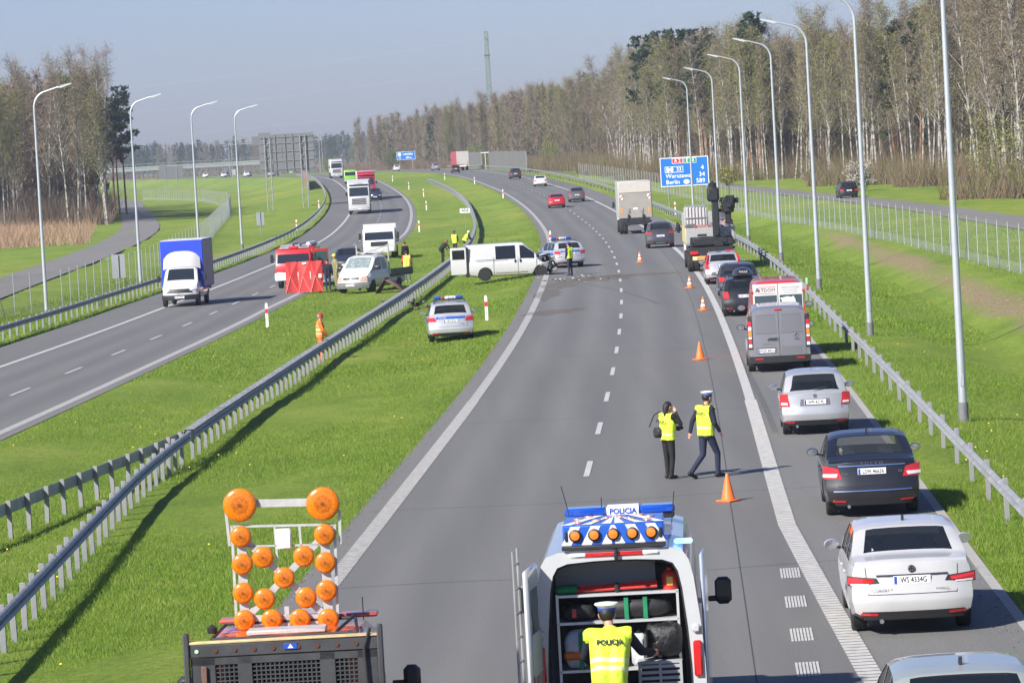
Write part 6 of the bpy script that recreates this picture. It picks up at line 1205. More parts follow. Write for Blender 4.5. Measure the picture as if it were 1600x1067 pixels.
# left door swung out beside the body, with its ladder; right door folded along the side
d = MB().box((0, -.42, 1.40), (.06, .84, 1.9), b=.03).build('rear_door', PVW, r, loc=(-.92, -.03, 0)); d.rotation_euler.z = -.10; MB().box((-.005, -.42, 1.85), (.075, .56, .52), b=.01).build('door_window', GLASS, d); MB().box((.034, -.62, 1.0), (.02, .3, .3), b=.01).build('door_reflector', RED_L, d); MB().box((.03, -.42, 1.35), (.03, .7, .5), b=.01).build('door_card', mat('lining_grey', (.30, .31, .32), .7), d)
ld = MB()
for yy in (-.25, -.60): ld.tube([(-.16, yy, .55), (-.16, yy, 2.55)], .018, 6)
for k in range(7): ld.tube([(-.16, -.25, .7+k*.28), (-.16, -.60, .7+k*.28)], .014, 5)
ld.tube([(-.03, -.25, 2.1), (-.16, -.25, 2.1)], .014, 5); ld.tube([(-.03, -.6, 1.0), (-.16, -.6, 1.0)], .014, 5); ld.build('ladder', GALV2, d)
d = MB().box((0, -.30, 1.40), (.05, .60, 1.9), b=.03).build('rear_door', PV, r, loc=(1.0, .06, 0)); d.rotation_euler.z = math.pi-.05; MB().box((.03, -.3, .95), (.012, .10, .28)).build('door_reflector', RED_L, d)
# roof equipment
rb = MB().box((0, .62, 2.62), (1.17, 1.1, .24), b=.015).build('warning_board', PB, r)
ST = mat('chevron_white', (.72, .73, .74), .5)
for sx in (-1, 1):
    for k in range(3):
        x0 = .02+k*.235
        mb = MB(); q = [(sx*x0, .065, 2.515), (sx*(x0+.115), .065, 2.515), (sx*min(x0-.0, .58), .065, 2.73), (sx*max(x0-.115, 0), .065, 2.73)]; mb.add([(a, b, c) for a, b, c in q], [(0, 1, 2, 3)]); mb.build('chevron', ST, rb, 0)
        q = [(sx*x0, .10, 2.746), (sx*(x0+.115), .10, 2.746), (sx*max(0, x0-.25), 1.12, 2.746), (sx*max(0, x0-.36), 1.12, 2.746)]; MB().add(q, [(0, 1, 2, 3)]).build('chevron', ST, rb, 0)
for k in range(5):
    x = -.44+k*.22; MB().lathe([(.072, 0), (.072, -.02), (.060, -.028), (0, -.03)], 18, (x, .062, 2.625), 'y').build('lamp_rim', PLAS, rb); MB().lathe([(.056, -.026), (.050, -.042), (0, -.05)], 16, (x, .062, 2.625), 'y').build('warning_lamp', AMB_L, rb)
for (x, y) in ((-.4, .35), (-.2, .55), (-.08, .8), (.08, .8), (.2, .55), (.4, .35), (-.42, .75), (.42, .75), (-.3, 1.0), (.3, 1.0)): MB().lathe([(.055, 0), (.05, .012), (0, .014)], 14, (x, y, 2.744)).build('warning_lamp', mat('lamp_amber_dim', (.5, .22, .10), .3, coat=.6), rb)
for sx in (-1, 1): MB().box((sx*.545, .058, 2.62), (.035, .02, .12), b=.012).build('marker_light', PLAS, rb)
MB().box((0, .02, 2.49), (1.2, .16, .05), b=.01).build('mount_rail', PLAS, r)
lb = MB().box((.02, 3.1, 2.53), (1.34, .34, .06), b=.02).build('light_bar', PLAS, r); BLU = mat('beacon_blue', (.01, .07, .42), .1, coat=1)
for x, wd in ((-.40, .52), (.48, .44)): MB().box((x, 3.1, 2.61), (wd, .33, .11), b=.03).build('beacon', BLU, lb)
MB().box((.06, 3.1, 2.61), (.40, .35, .115), b=.01).build('police_panel', SWH, lb); text('POLICJA', .095, EUBLUE, lb, TM(.06, 2.92, 2.61), .95, bold=.003)
for (x, y, h_, lx) in ((-.55, 2.6, .55, -.12), (-.2, 3.0, .35, 0), (.65, 2.8, .4, .05)): MB().tube([(x, y, 2.44), (x+lx, y-.05, 2.44+h_)], .006, 5).build('whip_antenna', PLAS, r)
def inv(x, y, z): t = VRZ; return Vector((VX+x*math.cos(t)-y*math.sin(t), VY+x*math.sin(t)+y*math.cos(t), z))
rk = MB()
for z in (1.02, 1.58, 1.90): rk.box((0, .55, z), (1.42, .55, .03))
for x in (-.70, .70, .25): rk.box((x, .29, 1.25 if x != .25 else .85), (.03, .03, 1.35 if x != .25 else .5))
MB().box((-.14, .84, 2.14), (1.18, .02, .40)).build('upper_panel', mat('upper_panel', (.34, .35, .37), .35), r); rk.build('shelf_rack', mat('shelf_alu', (.62, .63, .64), .4, .4), r); MB().box((0, .86, 1.4), (1.5, .02, 1.5)).build('bulkhead', mat('bulkhead_dark', (.05, .05, .055), .8), r)
q = thing('fuel_canister', 'bright red canister on the top shelf of the police van', 'canister', inv(.62, .42, 1.918), VRZ); MB().lathe([(.0, 0), (.085, 0), (.09, .02), (.09, .17), (.06, .21), (.035, .22), (.035, .25), (0, .25)], 18).build('can', mat('can_red', (.60, .03, .02), .4, coat=.3), q); MB().box((0, -.09, .10), (.07, .006, .10)).build('label_patch', mat('patch_yellow', (.7, .45, .1), .5), q)
q = thing('folded_tripods', 'bundle of red folded tripod stands lying on the top shelf', 'tripod', inv(-.05, .40, 1.918), VRZ)
for k in range(5): MB().tube([(-.42+.02*k, -.05+.03*k, .03+.018*(k % 3)), (.52, -.06+.03*k, .05+.022*(k % 3))], .018, 6).build('leg', mat('can_red', (.60, .03, .02), .4), q)
MB().box((.05, 0, .05), (.05, .2, .1), b=.01).build('clamp', PLAS, q); MB().box((-.54, 0, .05), (.26, .2, .09), b=.03).build('green_cover', mat('strap_green', (.01, .22, .09), .7, noise=.2), q)
def soft(name, label, cat, loc, sz, m, seed, parts=None):
    q = thing(name, label, cat, loc, VRZ); rn = random.Random(seed); mb = MB(); rows = []
    for i in range(9):
        t = i/8; a0 = -math.pi/2+math.pi*t; rows.append([(sz[0]/2*math.copysign(abs(math.cos(a)*math.cos(a0))**.6, math.cos(a))*(1+rn.gauss(0, .05)), sz[1]/2*math.copysign(abs(math.sin(a)*math.cos(a0))**.6, math.sin(a))*(1+rn.gauss(0, .05)), sz[2]/2*(1+math.copysign(abs(math.sin(a0))**.7, a0))*(1+rn.gauss(0, .04))) for a in np.linspace(0, 6.283, 17)[:-1]])
    mb.grid(rows, closed=True); mb.build('bag', m, q, 70)
    if parts: parts(q)
    return q
BAG = mat('bag_black', (.02, .02, .022), .6, noise=.3, nscale=20); GST = mat('strap_green', (.01, .22, .09), .7, noise=.2)
soft('equipment_bag', 'long black bag on the middle shelf held by green straps', 'bag', inv(.22, .5, 1.597), (.80, .4, .24), BAG, 1, lambda q: [MB().box((x, -.21, .12), (.05, .02, .27)).build('green_strap', GST, q) for x in (-.12, .10)])
soft('equipment_bag', 'small black bag with red mark at the left end of the middle shelf', 'bag', inv(-.46, .5, 1.597), (.40, .4, .20), BAG, 2, lambda q: MB().box((-.05, -.20, .1), (.05, .01, .1)).build('red_mark', mat('can_red', (.60, .03, .02), .4), q))
soft('white_sack', 'white sack with orange cloth and green strap on the lower left shelf', 'sack', inv(-.50, .42, 1.037), (.30, .3, .44), mat('sack_white', (.55, .57, .6), .7, noise=.1), 3, lambda q: [MB().box((.05, -.155, .22), (.05, .02, .44)).build('green_strap', GST, q), MB().box((-.02, -.15, .17), (.26, .06, .10), b=.03).build('orange_cloth', mat('cloth_orange', (.75, .18, .03), .7, noise=.15), q)])
soft('bin_bag', 'crumpled black plastic bag on the lower right shelf', 'bag', inv(.52, .30, 1.14), (.46, .4, .42), mat('binbag', (.012, .012, .013), .25, noise=.4, nscale=18, bump=1), 4)
q = thing('plastic_crate', 'grey slatted plastic crate below the black bag in the van', 'crate', inv(.46, .35, .56), VRZ); CR = mat('crate_grey', (.36, .37, .38), .6)
for z in np.linspace(.03, .50, 8): MB().box((0, -.25, z), (.48, .02, .035)).build('slat', CR, q)
for x in (-.24, 0, .24): MB().box((x, -.247, .27), (.03, .03, .54)).build('upright', CR, q)
MB().box((0, 0, .545), (.52, .52, .04), b=.01).build('lid', CR, q); MB().box((0, .02, .26), (.44, .44, .5)).build('inside', PLAS, q)
q = thing('jerrycan', 'white plastic bottle behind the policeman in the van', 'bottle', inv(.22, .42, 1.037), VRZ); MB().box((0, 0, .19), (.18, .14, .38), b=.04).build('bottle', mat('sack_white', (.55, .57, .6), .7), q); MB().lathe([(.03, .38), (.03, .42), (0, .42)], 10).build('cap', PLAS, q)
# ------------------------------------------------------------------ arrow-board lorry
AX, AY = -2.60, 40.5; r = thing('arrow_board_truck', 'flatbed works lorry with headboard and raised arrow of amber lamps', 'works lorry', G(AX, AY), -.03)
HB = mat('headboard_grey', (.045, .047, .05), .55, noise=.35, nscale=3); OR = paint('works_orange', (.62, .12, .03), 0, .12); STL = mat('arrow_alu', (.52, .52, .5), .45, .3, noise=.15)
MB().box((0, 0, 2.00), (2.02, .07, .14), b=.01).build('headboard_beam', HB, r); MB().box((0, .005, 2.085), (2.02, .10, .03), b=.008).build('beam_cap', mat('cap_tan', (.55, .42, .22), .6, noise=.2), r)
for x in (-1.03, 1.03): MB().box((x, -.01, 1.55), (.06, .11, 1.28), b=.012).build('side_post', HB, r)
# board with three mesh windows
for (x0, x1) in ((-.99, -.735), (-.49, -.345), (.385, .54), (.785, .99)): MB().box(((x0+x1)/2, 0, 1.42), (x1-x0, .05, 1.0)).build('board_panel', HB, r)
MB().box((0, 0, 1.885), (1.98, .05, .075)).build('board_panel', HB, r)
for (x0, x1) in ((-.735, -.49), (-.345, .385), (.54, .785)):
    g = MB(); n = max(4, int((x1-x0)/.047))
    for k in range(n+1): g.box((x0+(x1-x0)*k/n, 0, 1.42), (.013, .03, .90))
    for k in range(20): g.box(((x0+x1)/2, 0, .98+k*.046), (x1-x0, .028, .013))
    g.build('mesh_window', HB, r)
for k in range(8): x = -.72+k*.205+(.06 if k > 3 else 0); MB().lathe([(.024, -.045), (.024, -.036), (.017, -.036), (.0, -.032)], 12, (x, 0, 2.0), 'y').build('beam_hole', mat('rust_hole', (.10, .03, .015), .8), r)
p = MB().box((.08, -.045, 2.01), (.14, .012, .065), b=.003).build('maker_badge', EUBLUE, r); MB().add([(.05, -.053, 1.99), (.11, -.053, 1.99), (.08, -.053, 2.035)], [(0, 1, 2)]).build('badge_mark', SWH, p, 0); MB().lathe([(.022, -.045), (.022, -.036)], 12, (-.92, 0, 2.0), 'y').build('inspection_sticker', mat('sticker_green', (.45, .6, .4), .6), r)
MB().box((-.85, -.05, 1.70), (.06, .03, .28), b=.008).build('ratchet', mat('rust', (.14, .08, .06), .7, noise=.3), r); MB().box((-.84, -.055, 1.45), (.045, .015, .26)).build('strap', mat('strap_blue', (.03, .15, .4), .7), r)
MB().tube([(.93, -.04, 2.16), (.86, -.06, 1.95), (.88, -.06, 1.5), (.9, -.06, 1.0)], .018, 6).build('hose', RUB, r)
# cab roof behind the headboard, door and mirror
rows = []
for y in (.16, .25, .9, 1.5, 1.75): rows.append([(x*(1-.04*(y > 1.5)), y, z-(.12*(y > 1.6))) for x, z in ((-.98, .95), (-.98, 1.35), (-.90, 1.95), (-.78, 2.06), (0, 2.09), (.78, 2.06), (.90, 1.95), (.98, 1.35), (.98, .95))])
mb = MB(); mb.grid(rows); mb.add(rows[0], [tuple(range(9))]); mb.build('cab', OR, r, 30)
for sx in (-1, 1): MB().add([(sx*.975, .45, 1.38), (sx*.975, 1.5, 1.38), (sx*.92, 1.35, 1.9), (sx*.92, .45, 1.9)], [(0, 1, 2, 3)]).build('side_window', GLASS, r, 0); m_ = MB().box((0, 0, 0), (.19, .12, .26), b=.05).build('mirror', PLAS, r, loc=(sx*1.25, 1.6, 1.40)); MB().box((sx*-.14, .01, -.06), (.16, .04, .05), b=.01).build('mirror_arm', PLAS, m_)
MB().box((0, .145, 1.62), (1.3, .02, .5)).build('rear_window', GLASS, r); MB().box((0, -1.8, .78), (2.1, 3.6, .1), b=.02).build('load_bed', HB, r); MB().box((0, -.2, .55), (.9, 5.5, .2)).build('chassis', PLAS, r)
for y_ in (-2.4, 1.5):
    for sx in (-1, 1): add_wheel(r, sx*.88, y_, .36, .24, 'steel')
MB().box((0, 1.0, .9), (1.9, 1.9, .5), b=.05).build('cab_lower', OR, r); MB().box((.05, 1.5, 2.13), (1.75, .24, .05), b=.02).build('beacon_bar', mat('beacon_bar_red', (.45, .10, .07), .3, coat=.5), r); MB().tube([(.78, 1.2, 2.1), (.78, 1.18, 2.35)], .006, 4).build('antenna', PLAS, r)
mb = MB()
for (a, b) in (((-.78, .2, 2.09), (-.72, 1.1, 2.13)), ((.78, .2, 2.10), (.70, 1.1, 2.13)), ((-.78, .2, 2.09), (.78, .2, 2.09)), ((-.72, 1.1, 2.14), (.7, 1.1, 2.14)), ((.55, .3, 2.1), (.72, .9, 2.2))): mb.tube([a, b], .018, 6)
mb.build('roof_rack', PLAS, r); MB().box((0, .55, 2.11), (.85, .3, .05), b=.01).build('tilt_base', STL, r); MB().lathe([(.0, 0), (.05, .0), (.06, .06), (.0, .1)], 10, (-.80, .5, 2.12)).build('actuator', PLAS, r)
AF = bpy.data.objects.new('arrow_frame', None); COL.objects.link(AF); AF.parent = r; AF.location = (0, 1.1, 0)
def fb(a, b, w_, t=.02): 
    a = Vector(a); b = Vector(b); d_ = b-a; ang = math.atan2(d_.y, d_.x); MB().box((0, 0, 0), (d_.length, t, w_), M=Matrix.Rotation(-ang, 3, 'Y')).build('frame_bar', STL, AF, loc=((a.x+b.x)/2, .0, (a.y+b.y)/2))
OX = AX-.03*0
def lx(v): return (v[0]-AX-.033, v[1])
BIG = [(-3.049, 3.434), (-2.146, 3.4)]; SM = [(-3.059, 3.091), (-2.146, 3.066), (-2.83, 2.853), (-2.386, 2.841), (-3.06, 2.789), (-2.156, 2.76), (-2.613, 2.618), (-3.068, 2.476), (-2.161, 2.455), (-2.839, 2.399), (-2.387, 2.388), (-3.073, 2.176), (-2.772, 2.169), (-2.467, 2.157), (-2.16, 2.142)]
for a, b, w_ in (((-3.21, 3.36), (-3.19, 2.99), .03), ((-1.975, 3.32), (-1.985, 2.95), .03), ((-3.155, 3.20), (-2.036, 3.165), .025), ((-3.155, 3.21), (-3.165, 2.1), .03), ((-2.036, 3.17), (-2.06, 2.1), .03), ((-2.9, 3.44), (-2.3, 3.42), .085), ((-3.06, 3.09), (-2.16, 2.14), .075), ((-2.146, 3.066), (-3.073, 2.176), .075), ((-3.06, 3.0), (-3.073, 2.1), .10), ((-2.15, 3.0), (-2.16, 2.1), .10), ((-3.073, 2.176), (-2.16, 2.142), .10), ((-2.69, 3.18), (-2.68, 2.8), .025), ((-2.42, 3.17), (-2.41, 2.85), .025), ((-2.61, 2.3), (-2.61, 2.02), .05), ((-3.1, 2.98), (-2.1, 2.95), .02)): fb(lx(a), lx(b), w_)
MB().box((0, 0, 0), (.165, .06, .225), b=.015).build('control_box', WHITE, AF, loc=(lx((-2.595, 0))[0], -.03, 3.04)); MB().box((0, 0, 0), (.80, .06, .06), b=.01).build('foot_bar', STL, AF, loc=(lx((-2.61, 0))[0], -.02, 2.02))
AMB2 = mat('lens_amber', (.66, .17, .003), .25, coat=.35, noise=.35, nscale=55)
def lens(rad):
    mb = MB(); pr = [(rad, .02), (rad*1.0, -.01), (rad*.95, -.022), (rad*.75, -.034), (rad*.4, -.042), (rad*.12, -.045), (rad*.1, -.038), (0, -.036)]; mb.lathe(pr, 28, axis='y'); return mb.mesh('amber_lens', AMB2, 50)
BACKM = lambda rad: MB().lathe([(rad*.9, .02), (rad*.7, .09), (0, .10)], 20, axis='y').mesh('lamp_housing', PLAS)
for lst, rad in ((BIG, .182), (SM, .115)):
    m1 = lens(rad); m2 = BACKM(rad); m3 = MB().lathe([(rad*.13, -.040), (rad*.13, -.049), (0, -.050)], 10, axis='y').mesh('bulb_spot', mat('bulb_dark', (.18, .06, .01), .4))
    m4 = MB().lathe([(rad*.52, -.036), (rad*.50, -.0425), (rad*.3, -.0455), (rad*.13, -.047)], 20, axis='y').mesh('lens_core', mat('lens_amber_core', (.48, .12, .003), .3, coat=.3, noise=.5, nscale=30))
    for v in lst: x, z = lx(v); o = link('amber_lens', m1, AF, (x, -.05, z)); o['label'] = 'round orange warning lamp lens'; link('lamp_housing', m2, AF, (x, -.05, z)); link('lens_core', m4, AF, (x, -.05, z)); link('bulb_spot', m3, AF, (x, -.05, z))
# ------------------------------------------------------------------ people
def caps(mb, p, q, r1, r2, n=10):
    p = Vector(p); q = Vector(q); d = q-p; L_ = d.length; t = d.normalized() if L_ > 1e-6 else Vector((0, 0, 1)); a = Vector((0, 0, 1)) if abs(t.z) < .9 else Vector((1, 0, 0)); u = t.cross(a).normalized(); v = t.cross(u); rings = []
    for k in range(1, 5): ang = -math.pi/2+k*math.pi/8; rings.append((p+t*r1*math.sin(ang), r1*math.cos(ang)))
    for k in range(0, 4): ang = k*math.pi/8; rings.append((q+t*r2*math.sin(ang), r2*math.cos(ang)))
    vs = [p-t*r1]; 
    for c, rr in rings: vs += [c+(u*math.cos(2*math.pi*k/n)+v*math.sin(2*math.pi*k/n))*rr for k in range(n)]
    vs.append(q+t*r2); fs = [(0, 1+(k+1) % n, 1+k) for k in range(n)]; m = len(rings)
    for i in range(m-1):
        for k in range(n): fs.append((1+i*n+k, 1+i*n+(k+1) % n, 1+(i+1)*n+(k+1) % n, 1+(i+1)*n+k))
    e = 1+m*n; fs += [(e, 1+(m-1)*n+k, 1+(m-1)*n+(k+1) % n) for k in range(n)]; mb.add(vs, fs)
def person(label, loc, rz, J, mats, voxel=.014, vest=None, hat=None, hair=None, letters=False, h=1.0, glasses=False):
    """J: joints (x right, y forward, z up); mats: dict of top, legs, shoes"""
    D = dict(pel=(0, 0, .95), chest=(0, .02, 1.30), neck=(0, .02, 1.48), head=(0, .05, 1.64), shL=(-.19, .01, 1.42), shR=(.19, .01, 1.42), elL=(-.25, -.02, 1.14), elR=(.25, -.02, 1.14), haL=(-.27, .06, .90), haR=(.27, .06, .90), hiL=(-.09, 0, .92), hiR=(.09, 0, .92), knL=(-.10, .02, .50), knR=(.10, .02, .50), anL=(-.10, -.02, .09), anR=(.10, -.02, .09))
    D.update(J); D = {k: Vector(v) for k, v in D.items()}; S = []; A = S.append
    T, Lg, Sh, Sk = 0, 1, 2, 3
    up = (D['neck']-D['pel']).normalized()
    for s in (-.07, .07): A((D['pel']+Vector((s, 0, .0)), D['chest']+Vector((s*1.3, 0, 0)), .115, .125, T)); A((D['pel']+Vector((s, 0, -.04)), D['pel']+Vector((s, 0, .06)), .115, .11, Lg))
    A((D['chest'], D['neck']-up*.03, .13, .075, T)); A((D['neck']-up*.06, D['neck']+(D['head']-D['neck'])*.5, .055, .052, Sk)); hd = D['head']; f = (D['head']-D['neck']).normalized()
    A((hd+Vector((0, -.015, .02)), hd+Vector((0, .015, .02)), .088, .085, Sk)); A((hd+Vector((0, .03, -.06)), hd+Vector((0, .045, -.03)), .055, .06, Sk)); A((hd+Vector((0, .098, -.01)), hd+Vector((0, .112, -.03)), .012, .016, Sk))
    for s in (-1, 1): A((hd+Vector((s*.083, .0, -.01)), hd+Vector((s*.087, -.005, .025)), .014, .017, Sk))
    for s in 'LR':
        sg = -1 if s == 'L' else 1; sh, el, ha, hi, kn, an = (D[k+s] for k in ('sh', 'el', 'ha', 'hi', 'kn', 'an'))
        A((D['neck']-up*.09, sh, .075, .075, T)); A((sh, el, .066, .053, T)); w_ = el+(ha-el)*.82; A((el, w_, .052, .040, T)); A((w_, ha, .030, .036, Sk))
        dv = (ha-el).normalized(); sd_ = dv.cross(Vector((0, 1, 0))); sd_ = sd_.normalized() if sd_.length > .2 else Vector((1, 0, 0)); fw = (D['fing'+s] if 'fing'+s in D else dv*.7+Vector((0, .5, -.2))).normalized()
        for k, o in enumerate((-.030, -.010, .010, .028)): b = ha+sd_*o+dv*.02; m_ = b+dv*.045; A((b, m_, .0105, .010, Sk)); A((m_, m_+fw*(.042, .05, .047, .035)[k], .0095, .008, Sk))
        A((ha-dv*.02+sd_*.03*-sg, ha+dv*.025+sd_*.055*-sg+Vector((0, .02, 0)), .013, .010, Sk))
        A((hi, kn, .098, .066, Lg)); A((kn, an, .066, .052, Lg)); ff = D.get('toe'+s, Vector((0, 1, 0))); ff = ff.normalized(); A((an+Vector((0, 0, -.035))-ff*.05, an+Vector((0, 0, -.045))+ff*.15, .046, .038, Sh))
    mb = MB()
    for p, q, a, b, m in S: caps(mb, p, q, a, b)
    me = mb.mesh('tmp', SKIN, 0); o = bpy.data.objects.new('tmp', me); COL.objects.link(o); md = o.modifiers.new('r', 'REMESH'); md.mode = 'VOXEL'; md.voxel_size = voxel; md.use_smooth_shade = True
    sm_ = o.modifiers.new('s', 'SMOOTH'); sm_.factor = .5; sm_.iterations = 2 if voxel < .02 else 1
    body = bpy.data.meshes.new_from_object(o.evaluated_get(bpy.context.evaluated_depsgraph_get())); bpy.data.objects.remove(o); body.name = 'body'; body.materials.clear()
    for m in (mats['top'], mats['legs'], mats['shoes'], SKIN): body.materials.append(m)
    nv = len(body.vertices); co = np.empty(nv*3, np.float32); body.vertices.foreach_get('co', co); co = co.reshape(-1, 3); best = np.full(nv, 9e9); mi = np.zeros(nv, int)
    for p, q, a, b, m in S:
        p_ = np.array(p); d_ = np.array(q-p); t = np.clip(((co-p_) @ d_)/max(1e-9, d_ @ d_), 0, 1); dist = np.linalg.norm(co-p_-t[:, None]*d_, axis=1)-(a+(b-a)*t); w_ = dist < best; best = np.where(w_, dist, best); mi = np.where(w_, m, mi)
    pm = [int(np.bincount(mi[list(p.vertices)]).argmax()) for p in body.polygons]; body.polygons.foreach_set('material_index', pm); body.shade_smooth()
    r = thing('person', label, 'person', loc, rz); r.scale = (h, h, h); link('body', body, r)
    if vest:
        zc0, zc1 = vest.get('z', (.98, 1.46)); up_ = np.array(up); pel = np.array(D['pel']); L_ = (D['neck']-D['pel']).length; no = np.empty(nv*3, np.float32); body.vertices.foreach_get('normal', no); no = no.reshape(-1, 3)
        t = (co-pel) @ up_; ax = np.abs((co-pel)[:, 0]-0*t); ok = ((mi == 0) | (mi == 1)) & (t > vest.get('lo', -.08)) & (t < L_+.01) & (ax < vest.get('w', .215))
        arm = np.full(nv, 9e9)
        for s in 'LR':
            for a, b in (('sh', 'el'), ('el', 'ha')):
                p_ = np.array(D[a+s]); d_ = np.array(D[b+s]-D[a+s]); tt = np.clip(((co-p_) @ d_)/(d_ @ d_), .12 if a == 'sh' else 0, 1); arm = np.minimum(arm, np.linalg.norm(co-p_-tt[:, None]*d_, axis=1)-.055)
        ok &= arm > .006; fs = [tuple(p.vertices) for p in body.polygons if all(ok[i] for i in p.vertices)]
        if fs:
            idx = sorted({i for f_ in fs for i in f_}); mp = {v: i for i, v in enumerate(idx)}; vv = [tuple(co[i]+no[i]*.018) for i in idx]; vb = MB(); vb.add(vv, [tuple(mp[i] for i in f_) for f_ in fs]); vm = vb.mesh('vest', [vest['m'], vest.get('band', vest['m'])], 60)
            for p in vm.polygons:
                zz = sum((vm.vertices[i].co-Vector(D['pel'])).dot(up) for i in p.vertices)/len(p.vertices); p.material_index = 1 if any(a < zz < a+.05 for a in vest.get('bands', ())) else 0
            vo = link('vest', vm, r)
            if letters:
                c = Vector(D['pel'])+up*(L_*.78)+Vector((0, -.185, 0)); text('POLICJA', .085, INK, vo, Matrix.Translation(c) @ Matrix.Rotation(math.atan2(up.y, up.z)*-1, 4, 'X') @ FACE_BACK, .92, bold=.003)
    ft = MB()
    for s in (-1, 1): ft.lathe([(0, -.006), (.010, 0), (0, .006)], 8, tuple(hd+Vector((s*.032, .098, .018))), 'y')
    ft.box(tuple(hd+Vector((0, .103, -.062))), (.045, .006, .008)); ft.build('face_features', mat('eye_dark', (.03, .015, .012), .4), r)
    H_ = tuple(hd+Vector((0, 0, .03)))
    if hat == 'peak':
        c = MB().lathe([(.098, .035), (.100, .07), (.135, .105), (.130, .120), (.05, .132), (0, .134)], 20, H_).build('cap', mat('cap_white', (.72, .73, .75), .6), r); MB().lathe([(.0985, .034), (.1015, .075), (.097, .075)], 20, H_).build('cap_band', mat('cap_blue', (.02, .06, .42), .6), c); MB().prism([(-.08, .06), (.08, .06), (.06, .135), (0, .15), (-.06, .135)], H_[2]+.03, H_[2]+.045, 'z').build('peak', PLAS, c) if abs(H_[0]) < .01 and abs(H_[1]-.05) < .03 else None
    elif hat: c = MB().lathe([(.100, -.01), (.104, .03), (.09, .085), (.05, .115), (0, .12)], 16, H_).build('cap' if hat[0] != 'helmet' else 'helmet', hat[1], r); MB().prism([(-.07, H_[1]+.07), (.07, H_[1]+.07), (.05, H_[1]+.17), (-.05, H_[1]+.17)], H_[2]+.0, H_[2]+.015, 'z').build('peak', hat[1], c)
    if hair:
        hb = MB(); rn = random.Random(3)
        caps(hb, hd+Vector((0, -.03, .035)), hd+Vector((0, .0, .055)), .092, .092)
        if hair[0] == 'long': caps(hb, hd+Vector((0, -.06, .0)), hd+Vector((0, -.09, -.17)), .075, .035)
        if hair[0] == 'bun': caps(hb, hd+Vector((0, -.07, .07)), hd+Vector((0, -.09, .12)), .04, .03)
        hb.build('hair', hair[1], r, 70)
    return r
NAVY = mat('cloth_navy', (.010, .013, .028), .85, noise=.25, nscale=9, bump=1.0); BLK = mat('cloth_black', (.012, .012, .013), .85, noise=.25, nscale=9, bump=1.0); NAVT = mat('trousers_navy', (.018, .024, .055), .85, noise=.25, nscale=9, bump=1.0); BOOT = mat('boots', (.015, .014, .013), .6); HV = mat('hi_vis_yellow', (.62, .80, .05), .6, noise=.06, nscale=9, bump=1.0); HVB = mat('hi_vis_band', (.70, .76, .35), .45); HVO = mat('hi_vis_orange', (.85, .16, .02), .6, noise=.08, nscale=9, bump=1.0); HAIRB = mat('hair_black', (.012, .010, .009), .6); GREYT = mat('trousers_grey', (.12, .12, .13), .85, noise=.2); REDC = mat('cap_red', (.55, .03, .03), .7); KHAKI = mat('cloth_khaki', (.22, .21, .09), .85, noise=.25); SHOE = mat('shoe_brown', (.10, .08, .06), .6)
cop = dict(top=NAVY, legs=NAVT, shoes=BOOT)
person('policeman in yellow vest and white cap walking beside the traffic cone', G(3.97, 80.7), -.9, dict(pel=(0, 0, .93), head=(0, .09, 1.62), neck=(0, .035, 1.47), chest=(0, .03, 1.28), knL=(-.10, -.02, .48), anL=(-.11, -.36, .14), toeL=(0, 1, -.5), knR=(.10, .20, .50), anR=(.09, .20, .09), elL=(-.29, -.10, 1.16), haL=(-.32, -.16, .90), elR=(.27, .02, 1.13), haR=(.26, .16, .93)), cop, .012, dict(m=HV, band=HVB, bands=(.08,), lo=-.06), 'peak', ('short', HAIRB), letters=True, h=1.03)
w_ = person('woman in yellow vest and black clothes holding a phone to her ear', G(3.18, 81.0), -.9, dict(haR=(.13, .13, 1.55), elR=(.30, .14, 1.25), haL=(-.15, .24, 1.12), elL=(-.25, .02, 1.13), head=(0, .04, 1.62), anL=(-.09, .02, .09), anR=(.10, -.04, .09)), dict(top=BLK, legs=BLK, shoes=BOOT), .012, dict(m=HV, band=HVB, bands=(.05,), lo=-.06), None, ('long', HAIRB), letters=False, h=.93)
text('POLICJA', .085, INK, w_, TM(-.02, -.19, 1.33), .9, bold=.003)
def off(x, y, z, a): return G(3.18+x*math.cos(a)-y*math.sin(a), 81.0+x*math.sin(a)+y*math.cos(a), z)
q = thing('shoulder_bag', 'black shoulder bag hanging on the back of the woman', 'bag', off(-.24, -.17, .86, -.75), -.75); MB().box((0.06, 0.06, .13), (.22, .14, .22), b=.05).build('pouch', BAG, q); MB().tube([(-.12, 0, .25), (.0, .03, .5), (.12, .1, .58)], .014, 5).build('strap', BAG, q)
q = thing('photo_camera', 'black camera hanging at the chest of the woman', 'camera', off(.05, .27, 1.0, -.75), -.75); MB().box((0, 0, .05), (.14, .07, .10), b=.02).build('camera_body', PLAS, q); MB().lathe([(.04, 0), (.038, .12), (.03, .125), (0, .12)], 12, (0, .03, .05), 'y').build('lens', PLAS, q)
person('policeman in yellow vest reaching into the open police van', G(.90, 43.62, .02), -.05, dict(pel=(0, -.10, .98), chest=(.02, .06, 1.33), neck=(.03, .16, 1.50), head=(.0, .25, 1.63), shL=(-.19, .12, 1.44), shR=(.22, .12, 1.44), elL=(-.27, .26, 1.20), haL=(-.22, .50, 1.08), elR=(.36, .30, 1.22), haR=(.50, .56, 1.17), hiL=(-.09, -.1, .94), hiR=(.09, -.1, .94)), cop, .012, dict(m=HV, band=HVB, bands=(.06, .16), lo=-.10, w=.26), 'peak', ('short', HAIRB), letters=True, h=1.04)
